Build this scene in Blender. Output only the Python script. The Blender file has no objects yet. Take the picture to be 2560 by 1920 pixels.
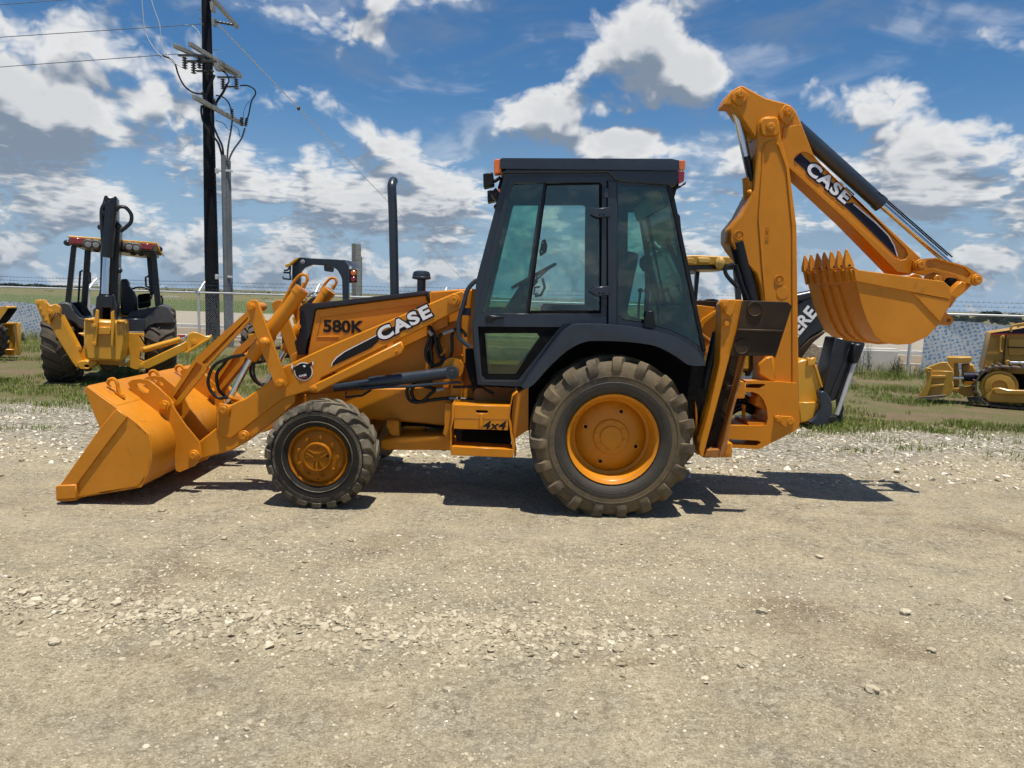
import bpy, bmesh, math, random
import numpy as np
from mathutils import Vector, Matrix, noise
from mathutils.geometry import tessellate_polygon
random.seed(7); RNG = np.random.default_rng(11)
scene = bpy.context.scene
COL = scene.collection
R = math.radians

# ---------------------------------------------------------------- camera
FOC, ROLL, CAMH = 1800.0, R(1.62), 1.6          # focal length in photo pixels (2560 wide)
PITCH = math.atan((960 - 748) * math.cos(ROLL) / FOC)
cam_data = bpy.data.cameras.new('camera')
cam_data.sensor_fit = 'HORIZONTAL'; cam_data.sensor_width = 36.0
cam_data.lens = 36.0 * FOC / 2560.0
cam_data.clip_start = 0.05; cam_data.clip_end = 6000
cam = bpy.data.objects.new('camera', cam_data); COL.objects.link(cam)
cam.location = (0, 0, CAMH)
FWD = Vector((0, math.cos(PITCH), -math.sin(PITCH)))
UP0 = Vector((0, math.sin(PITCH), math.cos(PITCH))); RT0 = Vector((1, 0, 0))
UP = UP0 * math.cos(ROLL) - RT0 * math.sin(ROLL)
RT = RT0 * math.cos(ROLL) + UP0 * math.sin(ROLL)
cam.rotation_euler = Matrix((RT, UP, -FWD)).transposed().to_euler()
scene.camera = cam

# ---------------------------------------------------------------- light
SUN_DIR = Vector((-0.09, 0.16, -1.0)).normalized()      # the way the light travels
sun_data = bpy.data.lights.new('sun', 'SUN'); sun_data.energy = 5.0; sun_data.angle = R(0.53)
sun_data.color = (1.0, 0.935, 0.825)
sun = bpy.data.objects.new('sun', sun_data); COL.objects.link(sun)
sun.rotation_euler = SUN_DIR.to_track_quat('-Z', 'Y').to_euler()
sun.location = (0, 0, 30)
vs = scene.view_settings
vs.view_transform = 'Standard'; vs.look = 'None'; vs.gamma = 1.0; vs.use_curve_mapping = False
vs.exposure = 0.25
scene.render.film_transparent = False
scene.cycles.use_adaptive_sampling = True; scene.cycles.adaptive_threshold = 0.03; scene.cycles.adaptive_min_samples = 16
scene.cycles.max_bounces = 7; scene.cycles.transparent_max_bounces = 24
scene.cycles.caustics_reflective = False; scene.cycles.caustics_refractive = False

# ---------------------------------------------------------------- node helpers
class NT:
    def __init__(s, tree): s.t = tree; s.n = tree.nodes; s.l = tree.links
    def new(s, typ, **kw):
        nd = s.n.new(typ)
        for k, v in kw.items():
            if k == 'inp':
                for kk, vv in v.items(): s.put(nd.inputs[kk], vv)
            else: setattr(nd, k, v)
        return nd
    def put(s, sock, v):
        if isinstance(v, bpy.types.NodeSocket): s.l.new(v, sock)
        else: sock.default_value = v
    def math(s, op, a, b=0.0, c=0.0, clamp=False):
        nd = s.n.new('ShaderNodeMath'); nd.operation = op; nd.use_clamp = clamp
        for i, v in enumerate((a, b, c)): s.put(nd.inputs[i], v)
        return nd.outputs[0]
    def mix(s, f, a, b, blend='MIX'):
        nd = s.n.new('ShaderNodeMix'); nd.data_type = 'RGBA'; nd.blend_type = blend
        s.put(nd.inputs[0], f)
        for i, v in ((6, a), (7, b)):
            s.put(nd.inputs[i], v if isinstance(v, bpy.types.NodeSocket) else (*v[:3], 1.0))
        return nd.outputs[2]
    def fmix(s, f, a, b):
        nd = s.n.new('ShaderNodeMix'); nd.data_type = 'FLOAT'
        s.put(nd.inputs[0], f); s.put(nd.inputs[2], a); s.put(nd.inputs[3], b)
        return nd.outputs[0]
    def step(s, v, lo, hi, smooth=True):
        nd = s.n.new('ShaderNodeMapRange'); nd.interpolation_type = 'SMOOTHSTEP' if smooth else 'LINEAR'
        s.put(nd.inputs[0], v); s.put(nd.inputs[1], lo); s.put(nd.inputs[2], hi)
        return nd.outputs[0]
    def noise(s, vec, scale, detail=3.0, rough=0.5, dist=0.0, dim='3D'):
        nd = s.n.new('ShaderNodeTexNoise'); nd.noise_dimensions = dim
        if vec is not None: s.put(nd.inputs['Vector'], vec)
        s.put(nd.inputs['Scale'], scale); s.put(nd.inputs['Detail'], detail)
        s.put(nd.inputs['Roughness'], rough); s.put(nd.inputs['Distortion'], dist)
        return nd.outputs[0]
    def vor(s, vec, scale, out='Distance', feature='F1', rnd=1.0):
        nd = s.n.new('ShaderNodeTexVoronoi'); nd.feature = feature
        if vec is not None: s.put(nd.inputs['Vector'], vec)
        s.put(nd.inputs['Scale'], scale); s.put(nd.inputs['Randomness'], rnd)
        return nd.outputs[out]
    def vmath(s, op, a, b=(0, 0, 0)):
        nd = s.n.new('ShaderNodeVectorMath'); nd.operation = op
        s.put(nd.inputs[0], a)
        if op == 'SCALE': s.put(nd.inputs[3], b)
        else: s.put(nd.inputs[1], b)
        return nd.outputs[0]
    def comb(s, x, y, z):
        nd = s.n.new('ShaderNodeCombineXYZ')
        for i, v in enumerate((x, y, z)): s.put(nd.inputs[i], v)
        return nd.outputs[0]
    def sep(s, v):
        nd = s.n.new('ShaderNodeSeparateXYZ'); s.put(nd.inputs[0], v); return nd.outputs
    def bump(s, h, strength, dist=0.01):
        nd = s.n.new('ShaderNodeBump'); s.put(nd.inputs['Height'], h)
        nd.inputs['Strength'].default_value = strength; nd.inputs['Distance'].default_value = dist
        return nd.outputs[0]
    def ramp(s, f, stops, interp='LINEAR'):
        nd = s.n.new('ShaderNodeValToRGB'); cr = nd.color_ramp; cr.interpolation = interp
        while len(cr.elements) < len(stops): cr.elements.new(0.5)
        for e, (p, c) in zip(cr.elements, stops): e.position = p; e.color = (*c[:3], 1)
        s.put(nd.inputs[0], f); return nd.outputs[0]

def new_mat(name):
    m = bpy.data.materials.new(name); m.use_nodes = True
    nt = NT(m.node_tree); bs = m.node_tree.nodes['Principled BSDF']
    return m, nt, bs
def objco(nt): return nt.new('ShaderNodeTexCoord').outputs['Object']
MAT = {}
def paint(name, col, rough=0.42, metal=0.0, coat=0.25, var=0.14, scale=2.2, dust=0.15, dustcol=(0.42, 0.35, 0.25), peel=0.05, spec=0.5, grime=0.0, scratch=0.0):
    m, nt, bs = new_mat(name); co = objco(nt)
    n1 = nt.noise(co, scale, 5, 0.6); n2 = nt.noise(co, scale * 9, 4, 0.65)
    c = nt.mix(nt.step(n1, 0.25, 0.75), [x * (1 - var) for x in col], [min(1, x * (1 + var)) for x in col])
    d = nt.math('MULTIPLY', nt.step(nt.math('ADD', nt.math('MULTIPLY', n1, 0.6), nt.math('MULTIPLY', n2, 0.5)), 0.5, 0.82), dust)
    c = nt.mix(d, c, dustcol)
    if grime:                                            # rubbed-in dirt and oil smears in patches of their own
        g = nt.math('MULTIPLY', nt.step(nt.noise(co, 6.5, 6, 0.7, 0.8), 0.56, 0.74), grime)
        c = nt.mix(g, c, (0.13, 0.06, 0.016))
    if scratch:                                          # scrape marks showing primer and bare steel
        sc_ = nt.noise(nt.vmath('MULTIPLY', co, (3.0, 3.0, 42.0)), 3.0, 5, 0.7)
        g = nt.math('MULTIPLY', nt.math('MULTIPLY', nt.step(sc_, 0.63, 0.70), nt.step(nt.noise(co, 2.3, 3), 0.46, 0.62)), scratch)
        c = nt.mix(g, c, (0.30, 0.22, 0.15))
    nt.put(bs.inputs['Base Color'], c)
    nt.put(bs.inputs['Roughness'], nt.math('ADD', nt.math('MULTIPLY', n2, 0.3), rough - 0.15))
    bs.inputs['Metallic'].default_value = metal
    bs.inputs['Coat Weight'].default_value = coat; bs.inputs['Coat Roughness'].default_value = 0.18
    bs.inputs['Specular IOR Level'].default_value = spec
    if peel:
        h = nt.math('ADD', nt.noise(co, 90, 2, 0.5), nt.math('MULTIPLY', nt.noise(co, 9, 3, 0.5), 1.5))
        nt.put(bs.inputs['Normal'], nt.bump(h, peel, 0.006))
    MAT[name] = m; return m

# ---------------------------------------------------------------- photo frames -> real points
FRM = dict(A=(100, 640, 2.592), B=(600, 640, 2.592), C=(1140, 360, 2.592), D=(1080, 800, 3.16), E=(1680, 640, 2.765),
           F=(1740, 180, 2.9105), G=(0, 460, 3.191), H=(340, 0, 3.95), I=(440, 400, 3.606), J=(2200, 660, 3.77),
           K=(640, 980, 5.183), L=(690, 590, 6.9125), M=(0, 700, 6.9125), N=(1660, 620, 5.53), O=(1960, 820, 5.53),
           Q=(1680, 900, 5.53), R=(900, 780, 6.9125), S=(900, 980, 5.027), T=(480, 720, 6.9125), V=(1780, 200, 7.373),
           W=(2160, 600, 6.9125), X=(1980, 610, 11.06), P=(0, 0, 1.0))
def pix(f, p):
    x0, y0, s = FRM[f]; return x0 + p[0] / s, y0 + p[1] / s
def ray(px, py):
    u = (px - 1280) / FOC; v = -(py - 960) / FOC
    return RT * u + UP * v + FWD
AXIS = [Vector((0, 1, 0))]                      # facing of the digitising plane
def at(px, py, d):
    """point seen at a photo pixel, on the upright plane d metres away along AXIS"""
    r = ray(px, py); return Vector((0, 0, CAMH)) + r * (d / r.dot(AXIS[0]))
def at1(f, p, d): return at(*pix(f, p), d)
def W(f, pts, d): return [at1(f, p, d) for p in pts]
def ground_at(px, py, z=0.0):
    r = ray(px, py); return Vector((0, 0, CAMH)) + r * ((z - CAMH) / r.z)

# ---------------------------------------------------------------- mesh builder
class MB:
    def __init__(s): s.v = []; s.f = []; s.sm = []
    def add(s, vs, fs, smooth=False):
        b = len(s.v); s.v += [Vector(v) for v in vs]
        for f in fs: s.f.append([b + i for i in f]); s.sm.append(smooth)
        return s
    def prism(s, loop, d, holes=()):
        """loop: list of points, extruded by vector d (loops in holes are cut out)"""
        d = Vector(d); loops = [list(loop)] + [list(h) for h in holes]
        flat = [p for l in loops for p in l]; n = len(flat)
        if holes: tris = [list(t) for t in tessellate_polygon(loops)]
        else: tris = [list(range(n))]
        # face orientation: cap at loop should look along -d
        nn = Vector((0, 0, 0)); L = loops[0]
        for i in range(len(L)): nn += Vector(L[i]).cross(Vector(L[(i + 1) % len(L)]))
        flip = nn.dot(d) > 0
        fs = []
        for t in tris:
            if holes:
                a, b_, c = (Vector(flat[i]) for i in t)
                k = (b_ - a).cross(c - a).dot(d) > 0
            else: k = flip
            fs.append(t[::-1] if k else t); fs.append([i + n for i in (t if k else t[::-1])])
        o = 0
        for li, l in enumerate(loops):
            m = len(l); a2 = Vector((0, 0, 0))
            for i in range(m): a2 += Vector(l[i]).cross(Vector(l[(i + 1) % m]))
            ccw = (a2.dot(d) > 0)
            if li: ccw = not ccw
            for i in range(m):
                j = (i + 1) % m
                q = [o + i, o + j, o + j + n, o + i + n]
                fs.append(q if ccw else q[::-1])
            o += m
        return s.add([Vector(p) for p in flat] + [Vector(p) + d for p in flat], fs)
    def plate(s, f, pts, d0, d1, holes=()):
        return s.prism(W(f, pts, d0), AXIS[0] * (d1 - d0), [W(f, h, d0) for h in holes])
    def box(s, c, size, rot=None):
        c = Vector(c); hx, hy, hz = (x / 2 for x in size); vs = []
        for dx, dy, dz in ((-1, -1, -1), (1, -1, -1), (1, 1, -1), (-1, 1, -1), (-1, -1, 1), (1, -1, 1), (1, 1, 1), (-1, 1, 1)):
            p = Vector((dx * hx, dy * hy, dz * hz))
            if rot is not None: p = rot @ p
            vs.append(c + p)
        return s.add(vs, [[0, 3, 2, 1], [4, 5, 6, 7], [0, 1, 5, 4], [1, 2, 6, 5], [2, 3, 7, 6], [3, 0, 4, 7]])
    def cyl(s, p0, p1, r0, r1=None, n=14, caps=True, smooth=True):
        p0, p1 = Vector(p0), Vector(p1); r1 = r0 if r1 is None else r1
        return s.tube([p0, p1], [r0, r1], n, caps, smooth)
    def tube(s, pts, rad, n=8, caps=True, smooth=True):
        pts = [Vector(p) for p in pts]; m = len(pts)
        rad = [rad] * m if isinstance(rad, (int, float)) else list(rad)
        vs = []; up = None
        for i in range(m):
            t = (pts[min(i + 1, m - 1)] - pts[max(i - 1, 0)])
            t = t.normalized() if t.length > 1e-9 else Vector((0, 0, 1))
            if up is None:
                up = Vector((0, 0, 1)) if abs(t.z) < 0.9 else Vector((1, 0, 0))
            a = up - t * up.dot(t)
            if a.length < 1e-5: a = Vector((1, 0, 0)) - t * t.x
            a.normalize(); b = t.cross(a); up = a
            for k in range(n):
                w = 2 * math.pi * k / n
                vs.append(pts[i] + (a * math.cos(w) + b * math.sin(w)) * rad[i])
        fs = []
        for i in range(m - 1):
            for k in range(n):
                k2 = (k + 1) % n
                fs.append([i * n + k, i * n + k2, (i + 1) * n + k2, (i + 1) * n + k])
        s.add(vs, fs, smooth)
        if caps:
            b = len(s.v) - m * n
            s.f.append([b + k for k in range(n)][::-1]); s.sm.append(False)
            s.f.append([b + (m - 1) * n + k for k in range(n)]); s.sm.append(False)
        return s
    def lathe(s, prof, o, axis=(0, 1, 0), n=40, smooth=True, ref=(0, 0, 1)):
        """prof: (radius, height along axis)"""
        o = Vector(o); ax = Vector(axis).normalized(); a = Vector(ref) if abs(Vector(ref).normalized().dot(ax)) < 0.95 else Vector((1, 0, 0)); a = (a - ax * a.dot(ax)).normalized(); b = ax.cross(a)
        m = len(prof); vs = []
        for r, h in prof:
            for k in range(n):
                w = 2 * math.pi * k / n
                vs.append(o + ax * h + (a * math.cos(w) + b * math.sin(w)) * r)
        fs = []
        for i in range(m - 1):
            for k in range(n):
                k2 = (k + 1) % n
                fs.append([i * n + k, (i + 1) * n + k, (i + 1) * n + k2, i * n + k2])
        s.add(vs, fs, smooth)
        return s
    def ball(s, c, r, n=10, sq=(1, 1, 1)):
        c = Vector(c); prof = [(math.sin(math.pi * i / (n // 2 + 2)), -math.cos(math.pi * i / (n // 2 + 2))) for i in range(n // 2 + 3)]
        b = len(s.v); s.lathe([(max(1e-4, p[0]) * r, p[1] * r) for p in prof], c, (0, 0, 1), n, True, (1, 0, 0))
        for i in range(b, len(s.v)):
            d = s.v[i] - c; s.v[i] = c + Vector((d.x * sq[0], d.y * sq[1], d.z * sq[2]))
        return s
ORG = [Vector((0, 0, 0))]
def spl2(pts, k=4): return [(p.x, p.y) for p in spline([Vector((x, y, 0)) for x, y in pts], k)]
def spline(pts, k=6):
    """smooth curve through points"""
    P_ = [Vector(p) for p in pts]; out = []
    for i in range(len(P_) - 1):
        p0 = P_[max(i - 1, 0)]; p1 = P_[i]; p2 = P_[i + 1]; p3 = P_[min(i + 2, len(P_) - 1)]
        for j in range(k):
            t = j / k
            out.append(0.5 * ((2 * p1) + (p2 - p0) * t + (2 * p0 - 5 * p1 + 4 * p2 - p3) * t * t + (3 * p1 - p0 - 3 * p2 + p3) * t ** 3))
    out.append(P_[-1]); return out
def mesh_of(mb, name, bevel=0.0, seg=1, recalc=True):
    me = bpy.data.meshes.new(name)
    o = ORG[0]
    me.from_pydata([tuple(v - o) for v in mb.v], [], mb.f); me.update()
    me.polygons.foreach_set('use_smooth', mb.sm if len(mb.sm) == len(me.polygons) else [False] * len(me.polygons))
    bm = bmesh.new(); bm.from_mesh(me)
    if recalc: bmesh.ops.recalc_face_normals(bm, faces=bm.faces)
    if bevel > 0:
        es = [e for e in bm.edges if len(e.link_faces) == 2 and not (e.link_faces[0].smooth and e.link_faces[1].smooth) and e.calc_face_angle(0) > 0.5 and e.calc_length() > bevel * 1.3]
        bmesh.ops.bevel(bm, geom=es, offset=bevel, segments=seg, affect='EDGES', profile=0.6, clamp_overlap=True, material=-1)
    bm.to_mesh(me); bm.free()
    try: me.set_sharp_from_angle(angle=R(38))
    except Exception: pass
    return me
def part(name, mb, mat, parent=None, bevel=0.0, seg=1, label=None, recalc=True, kind=None):
    me = mesh_of(mb, name, bevel, seg, recalc) if isinstance(mb, MB) else mb
    ob = bpy.data.objects.new(name, me); COL.objects.link(ob)
    me.materials.clear(); me.materials.append(MAT[mat] if isinstance(mat, str) else mat)
    if parent is not None: ob.parent = parent
    if label: ob['label'] = label
    if kind: ob['kind'] = kind
    return ob
def thing(name, label, cat, loc=(0, 0, 0), group=None, rz=0.0):
    o = bpy.data.objects.new(name, None); COL.objects.link(o); o.empty_display_size = 0.2
    o.location = loc; o.rotation_euler = (0, 0, rz); o['label'] = label; o['category'] = cat
    if group: o['group'] = group
    return o
def tag(o, label, cat, group=None):
    o['label'] = label; o['category'] = cat
    if group: o['group'] = group
    return o
def struct(name, mb, mat, **kw): return part(name, mb, mat, None, kind='structure', **kw)
def mirrored(ob, parent, yc, name=None):
    """copy of a part (with its sub-parts) reflected in the plane y = yc"""
    kids = list(ob.children); me = ob.data.copy(); n = len(me.vertices); a = np.empty(n * 3); me.vertices.foreach_get('co', a)
    a = a.reshape(-1, 3); a[:, 1] = 2 * (yc - ORG[0].y) - a[:, 1]
    me.vertices.foreach_set('co', a.ravel()); me.flip_normals(); me.update()
    c = bpy.data.objects.new(name or ob.name.split('.')[0], me); COL.objects.link(c); c.parent = parent
    for ch in kids: mirrored(ch, c, yc)
    return c
def text_mesh(txt, p0, ux, uy, height, depth, name='lettering', offset=0.03, shear=0.0, width=None, space=1.0):
    """raised lettering: p0 = lower left corner, ux / uy = reading and up directions, depth along the outward normal"""
    cu = bpy.data.curves.new('txt', 'FONT'); cu.body = txt; cu.size = 1.0; cu.offset = offset; cu.shear = shear
    cu.extrude = 0.5; cu.resolution_u = 5; cu.space_character = space
    ob = bpy.data.objects.new('txt', cu); COL.objects.link(ob)
    bpy.context.view_layer.update()
    me = bpy.data.meshes.new_from_object(ob.evaluated_get(bpy.context.evaluated_depsgraph_get()))
    bpy.data.objects.remove(ob); bpy.data.curves.remove(cu)
    n = len(me.vertices); a = np.empty(n * 3); me.vertices.foreach_get('co', a); a = a.reshape(-1, 3)
    x0, x1, y0, y1 = a[:, 0].min(), a[:, 0].max(), a[:, 1].min(), a[:, 1].max()
    sy = height / (y1 - y0); sx = sy if width is None else width / (x1 - x0)
    ux = Vector(ux).normalized(); uy = Vector(uy).normalized(); un = ux.cross(uy)
    p0 = Vector(p0) - ORG[0]
    b = np.outer((a[:, 0] - x0) * sx, ux) + np.outer((a[:, 1] - y0) * sy, uy) + np.outer((a[:, 2] + 0.5) * depth, un) + np.array(p0)
    me.vertices.foreach_set('co', b.ravel()); me.update(); me.name = name
    return me
# ---------------------------------------------------------------- world: blue sky with summer cumulus
world = bpy.data.worlds.new('World'); scene.world = world; world.use_nodes = True
wt = NT(world.node_tree); world.node_tree.nodes.clear()
wout = wt.new('ShaderNodeOutputWorld')
sky = wt.new('ShaderNodeTexSky', sky_type='NISHITA', sun_disc=False)
sky.sun_elevation = math.asin(-SUN_DIR.z); sky.sun_rotation = math.atan2(-SUN_DIR.x, -SUN_DIR.y)
sky.altitude = 150; sky.air_density = 1.0; sky.dust_density = 0.35; sky.ozone_density = 4.0
hsv = wt.new('ShaderNodeHueSaturation', inp={'Saturation': 1.26, 'Value': 0.95, 'Color': sky.outputs[0]})
bg_sky = wt.new('ShaderNodeBackground', inp={'Strength': 0.086})
gen = wt.new('ShaderNodeTexCoord').outputs['Generated']
dirv = wt.vmath('NORMALIZE', gen)
elv = wt.sep(dirv)[2]
hazy = wt.step(elv, 0.27, -0.02)
wt.l.new(wt.mix(wt.math('MULTIPLY', hazy, 0.92), hsv.outputs[0], (2.9, 4.2, 5.9)), bg_sky.inputs['Color'])   # humid air near the horizon
# cloud banks: photo pixel, half width, half height (photo pixels), weight (negative = open blue)
BANKS = [(190, 190, 330, 150, .30), (120, 330, 300, 90, .28), (40, 120, 150, 60, .1), (560, 430, 170, 70, .34), (590, 520, 220, 26, -.10), (850, 85, 190, 62, .36), (1110, 20, 160, 45, .30),
         (720, 235, 100, 40, .17), (900, 360, 160, 55, .24), (100, 480, 240, 60, .26), (700, 560, 420, 90, .08), (870, 490, 120, 80, .34), (1120, 490, 110, 70, .32),
         (1610, 140, 170, 115, .46), (1750, 180, 90, 60, .30), (1350, 285, 140, 80, .44), (1490, 250, 60, 60, -.16), (1560, 370, 160, 42, .42), (1560, 305, 170, 18, -.12), (2080, 240, 270, 65, .32), (2200, 290, 160, 60, .22),
         (2290, 490, 85, 52, .44), (2400, 400, 350, 80, .22), (2180, 420, 120, 50, .14), (2350, 560, 300, 60, .12), (2440, 655, 55, 36, .3), (2530, 100, 90, 60, .3), (300, 610, 600, 90, .05), (1900, 420, 220, 70, .12),
         (1080, 240, 90, 40, .1), (1000, 170, 260, 120, -.22), (1250, 90, 220, 110, -.26), (2200, 70, 330, 90, -.3), (700, 130, 120, 60, -.12), (420, 420, 140, 90, -.18),
         (470, 90, 90, 60, -.08), (1900, 60, 200, 60, -.22), (2420, 200, 110, 80, -.2), (1150, 390, 110, 40, -.14), (2050, 640, 140, 60, -.22), (1450, 480, 150, 60, -.05), (330, 280, 100, 70, -.12), (420, 545, 130, 30, -.12), (1230, 420, 70, 40, .12)]
def cloud_density(v, det=4, vd=4.0):
    x, y, z = wt.sep(v)
    front = wt.math('GREATER_THAN', y, 0.0)
    el = wt.math('MAXIMUM', z, 0.0)
    low = wt.step(el, 0.22, 0.03)
    warp = wt.vmath('SCALE', wt.vmath('SUBTRACT', wt.new('ShaderNodeTexNoise', inp={'Vector': v, 'Scale': 14.0, 'Detail': 2.0}).outputs[1], (0.5, 0.5, 0.5)), 0.045)
    vw = wt.vmath('ADD', v, warp)
    v2 = wt.vmath('MULTIPLY', vw, wt.comb(1.0, 1.0, wt.fmix(low, 1.35, 1.65)))
    nh = wt.noise(v2, 8.5, det, 0.58)
    nl = wt.noise(v2, 13.0, det, 0.58)
    n = wt.fmix(low, nh, nl)
    bl = wt.math('ABSOLUTE', wt.math('SUBTRACT', wt.math('MULTIPLY', wt.noise(v2, wt.fmix(low, 15.0, 24.0), vd, 0.55), 2.0), 1.0))
    puff = wt.math('MULTIPLY', wt.math('SUBTRACT', bl, 0.16), 0.42)
    tot = None
    for (px, py, rx, ry, wgt) in BANKS:
        d = ray(px, py).normalized(); sx = FOC / rx / 0.93; sz = FOC / ry / 0.98
        vm = wt.new('ShaderNodeVectorMath', operation='MULTIPLY_ADD'); wt.put(vm.inputs[0], v)
        vm.inputs[1].default_value = (sx, 0, sz); vm.inputs[2].default_value = (-d.x * sx, 0, -d.z * sz)
        ln = wt.new('ShaderNodeVectorMath', operation='LENGTH'); wt.l.new(vm.outputs[0], ln.inputs[0])
        mr = wt.new('ShaderNodeMapRange', interpolation_type='SMOOTHSTEP'); wt.l.new(ln.outputs['Value'], mr.inputs[0])
        mr.inputs[1].default_value = 1.4; mr.inputs[2].default_value = 0.2; mr.inputs[3].default_value = 0.0; mr.inputs[4].default_value = wgt * (0.82 if wgt > 0 else 1.0)
        tot = mr.outputs[0] if tot is None else wt.math('ADD', tot, mr.outputs[0])
    tot = wt.math('MULTIPLY', tot, front)
    base = wt.math('ADD', wt.math('MULTIPLY', wt.math('SUBTRACT', n, 0.5), 1.25), puff)
    cover = wt.fmix(low, wt.fmix(wt.step(el, 0.40, 0.65), -0.03, -0.10), 0.09)  # cloud thinned high out of view to weaken the fill light
    return wt.math('ADD', wt.math('ADD', base, cover), tot), low, z
D0, LOW, ZZ = cloud_density(dirv)
D1, _, _ = cloud_density(wt.vmath('ADD', dirv, wt.comb(0.005, 0.0, wt.fmix(LOW, 0.034, 0.020))), 3, 2.0)
alpha = wt.step(D0, -0.015, 0.21)
veil = wt.step(wt.noise(wt.vmath('MULTIPLY', dirv, (1, 1, 3.2)), 4.2, 5, 0.6, 0.6), 0.46, 0.70)
alpha = wt.math('MAXIMUM', alpha, wt.math('MULTIPLY', veil, 0.42))      # thin high veil
lit = wt.step(wt.math('SUBTRACT', D0, D1), -0.12, 0.17)
thick = wt.step(D0, 0.05, 0.42)
lit = wt.math('MULTIPLY', lit, wt.math('SUBTRACT', 1.0, wt.math('MULTIPLY', thick, 0.30)))
ccol = wt.mix(lit, (0.19, 0.235, 0.305), (0.74, 0.735, 0.725))
ccol = wt.mix(wt.math('MULTIPLY', wt.step(ZZ, 0.12, -0.01), 0.42), ccol, (0.235, 0.31, 0.40))
bg_cl = wt.new('ShaderNodeBackground', inp={'Color': ccol, 'Strength': 1.0})
mixw = wt.new('ShaderNodeMixShader', inp={0: wt.math('MULTIPLY', alpha, 0.96), 1: bg_sky.outputs[0], 2: bg_cl.outputs[0]})
wt.l.new(mixw.outputs[0], wout.inputs[0])
world.cycles.sampling_method = 'MANUAL'; world.cycles.sample_map_resolution = 512
# ---------------------------------------------------------------- materials
paint('orange_paint', (0.56, 0.205, 0.008), rough=0.40, coat=0.14, var=0.08, dust=0.02, spec=0.25, grime=0.25)
paint('orange_worn', (0.55, 0.205, 0.012), rough=0.46, coat=0.08, var=0.10, dust=0.06, spec=0.25, grime=0.45, scratch=0.30)
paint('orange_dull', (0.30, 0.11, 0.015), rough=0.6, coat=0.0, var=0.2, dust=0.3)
paint('slate_paint', (0.022, 0.031, 0.046), rough=0.36, coat=0.16, var=0.1, dust=0.03, spec=0.4)
paint('black_paint', (0.008, 0.009, 0.012), rough=0.42, coat=0.0, var=0.15, dust=0.03, spec=0.3)
paint('grille_dark', (0.022, 0.022, 0.028), rough=0.5, coat=0.0, var=0.1, dust=0.04, spec=0.3)
paint('flat_black_and_shade', (0.004, 0.004, 0.005), rough=0.85, spec=0.15, coat=0.0, var=0.2, dust=0.05)  # flat black of dark parts; in openings it paints shade as colour
paint('greasy_steel_and_shade', (0.030, 0.018, 0.009), rough=0.62, coat=0.0, var=0.4, dust=0.35, dustcol=(0.09, 0.05, 0.015), spec=0.25)  # grease and rust brown; on the stabiliser web it also paints shade
paint('yellow_paint', (0.62, 0.30, 0.014), rough=0.38, coat=0.25, var=0.08, dust=0.06)
paint('dozer_yellow', (0.46, 0.25, 0.03), rough=0.5, coat=0.1, var=0.12, dust=0.15)
paint('charcoal_paint', (0.011, 0.014, 0.020), rough=0.32, coat=0.15, var=0.1, dust=0.03, spec=0.4)
paint('grey_plastic', (0.052, 0.057, 0.066), rough=0.5, coat=0.0, var=0.08, dust=0.12)
paint('decal_white', (0.78, 0.78, 0.80), rough=0.4, coat=0.2, var=0.02, dust=0.03, peel=0)
paint('decal_navy', (0.013, 0.013, 0.030), rough=0.5, coat=0.0, var=0.05, dust=0.01, peel=0, spec=0.2)
paint('decal_black', (0.012, 0.010, 0.010), rough=0.5, coat=0.0, var=0.05, dust=0.01, peel=0, spec=0.2)
paint('decal_red', (0.45, 0.03, 0.02), rough=0.4, coat=0.2, var=0.05, dust=0.02, peel=0)
paint('amber_lens', (0.75, 0.17, 0.015), rough=0.22, coat=0.6, var=0.1, dust=0.0)
paint('red_lens', (0.26, 0.010, 0.016), rough=0.22, coat=0.6, var=0.1, dust=0.0)
paint('lamp_glass', (0.26, 0.26, 0.25), rough=0.15, coat=0.8, var=0.1, dust=0.05)
paint('hose_rubber', (0.007, 0.007, 0.008), rough=0.42, coat=0.0, var=0.2, dust=0.04, spec=0.35)
paint('galvanised', (0.60, 0.61, 0.62), rough=0.42, metal=0.25, coat=0.0, var=0.08, dust=0.08, peel=0.02)
paint('conduit_grey', (0.16, 0.175, 0.185), rough=0.5, coat=0.0, var=0.15, dust=0.1)
paint('pole_black', (0.006, 0.007, 0.010), rough=0.7, coat=0.0, var=0.3, dust=0.02, spec=0.2)
paint('crossarm_grey', (0.26, 0.26, 0.24), rough=0.6, coat=0.0, var=0.15, dust=0.1)
paint('insulator_grey', (0.045, 0.050, 0.058), rough=0.4, coat=0.1, var=0.1, dust=0.05)
paint('bare_wire', (0.55, 0.56, 0.57), rough=0.45, metal=0.3, coat=0.0, var=0.05, dust=0)
paint('steel_fitting', (0.30, 0.29, 0.27), rough=0.4, metal=0.8, coat=0.0, var=0.15, dust=0.1)
paint('seat_vinyl', (0.014, 0.014, 0.016), rough=0.5, coat=0.0, var=0.15, dust=0.08)
paint('concrete', (0.42, 0.38, 0.32), rough=0.85, coat=0.0, var=0.12, dust=0.2, scale=1.0)
paint('concrete_pale', (0.55, 0.53, 0.49), rough=0.85, coat=0.0, var=0.1, dust=0.15, scale=1.0)
paint('white_siding', (0.62, 0.62, 0.60), rough=0.6, coat=0.0, var=0.05, dust=0.08)
paint('roof_grey', (0.20, 0.19, 0.19), rough=0.7, coat=0.0, var=0.1, dust=0.1)
paint('dark_glass', (0.02, 0.025, 0.03), rough=0.1, coat=0.5, var=0.1, dust=0.0)
paint('trunk_bark', (0.07, 0.05, 0.035), rough=0.9, coat=0.0, var=0.3, dust=0.1)
paint('rust_track', (0.10, 0.075, 0.055), rough=0.6, coat=0.0, var=0.3, dust=0.4)
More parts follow.
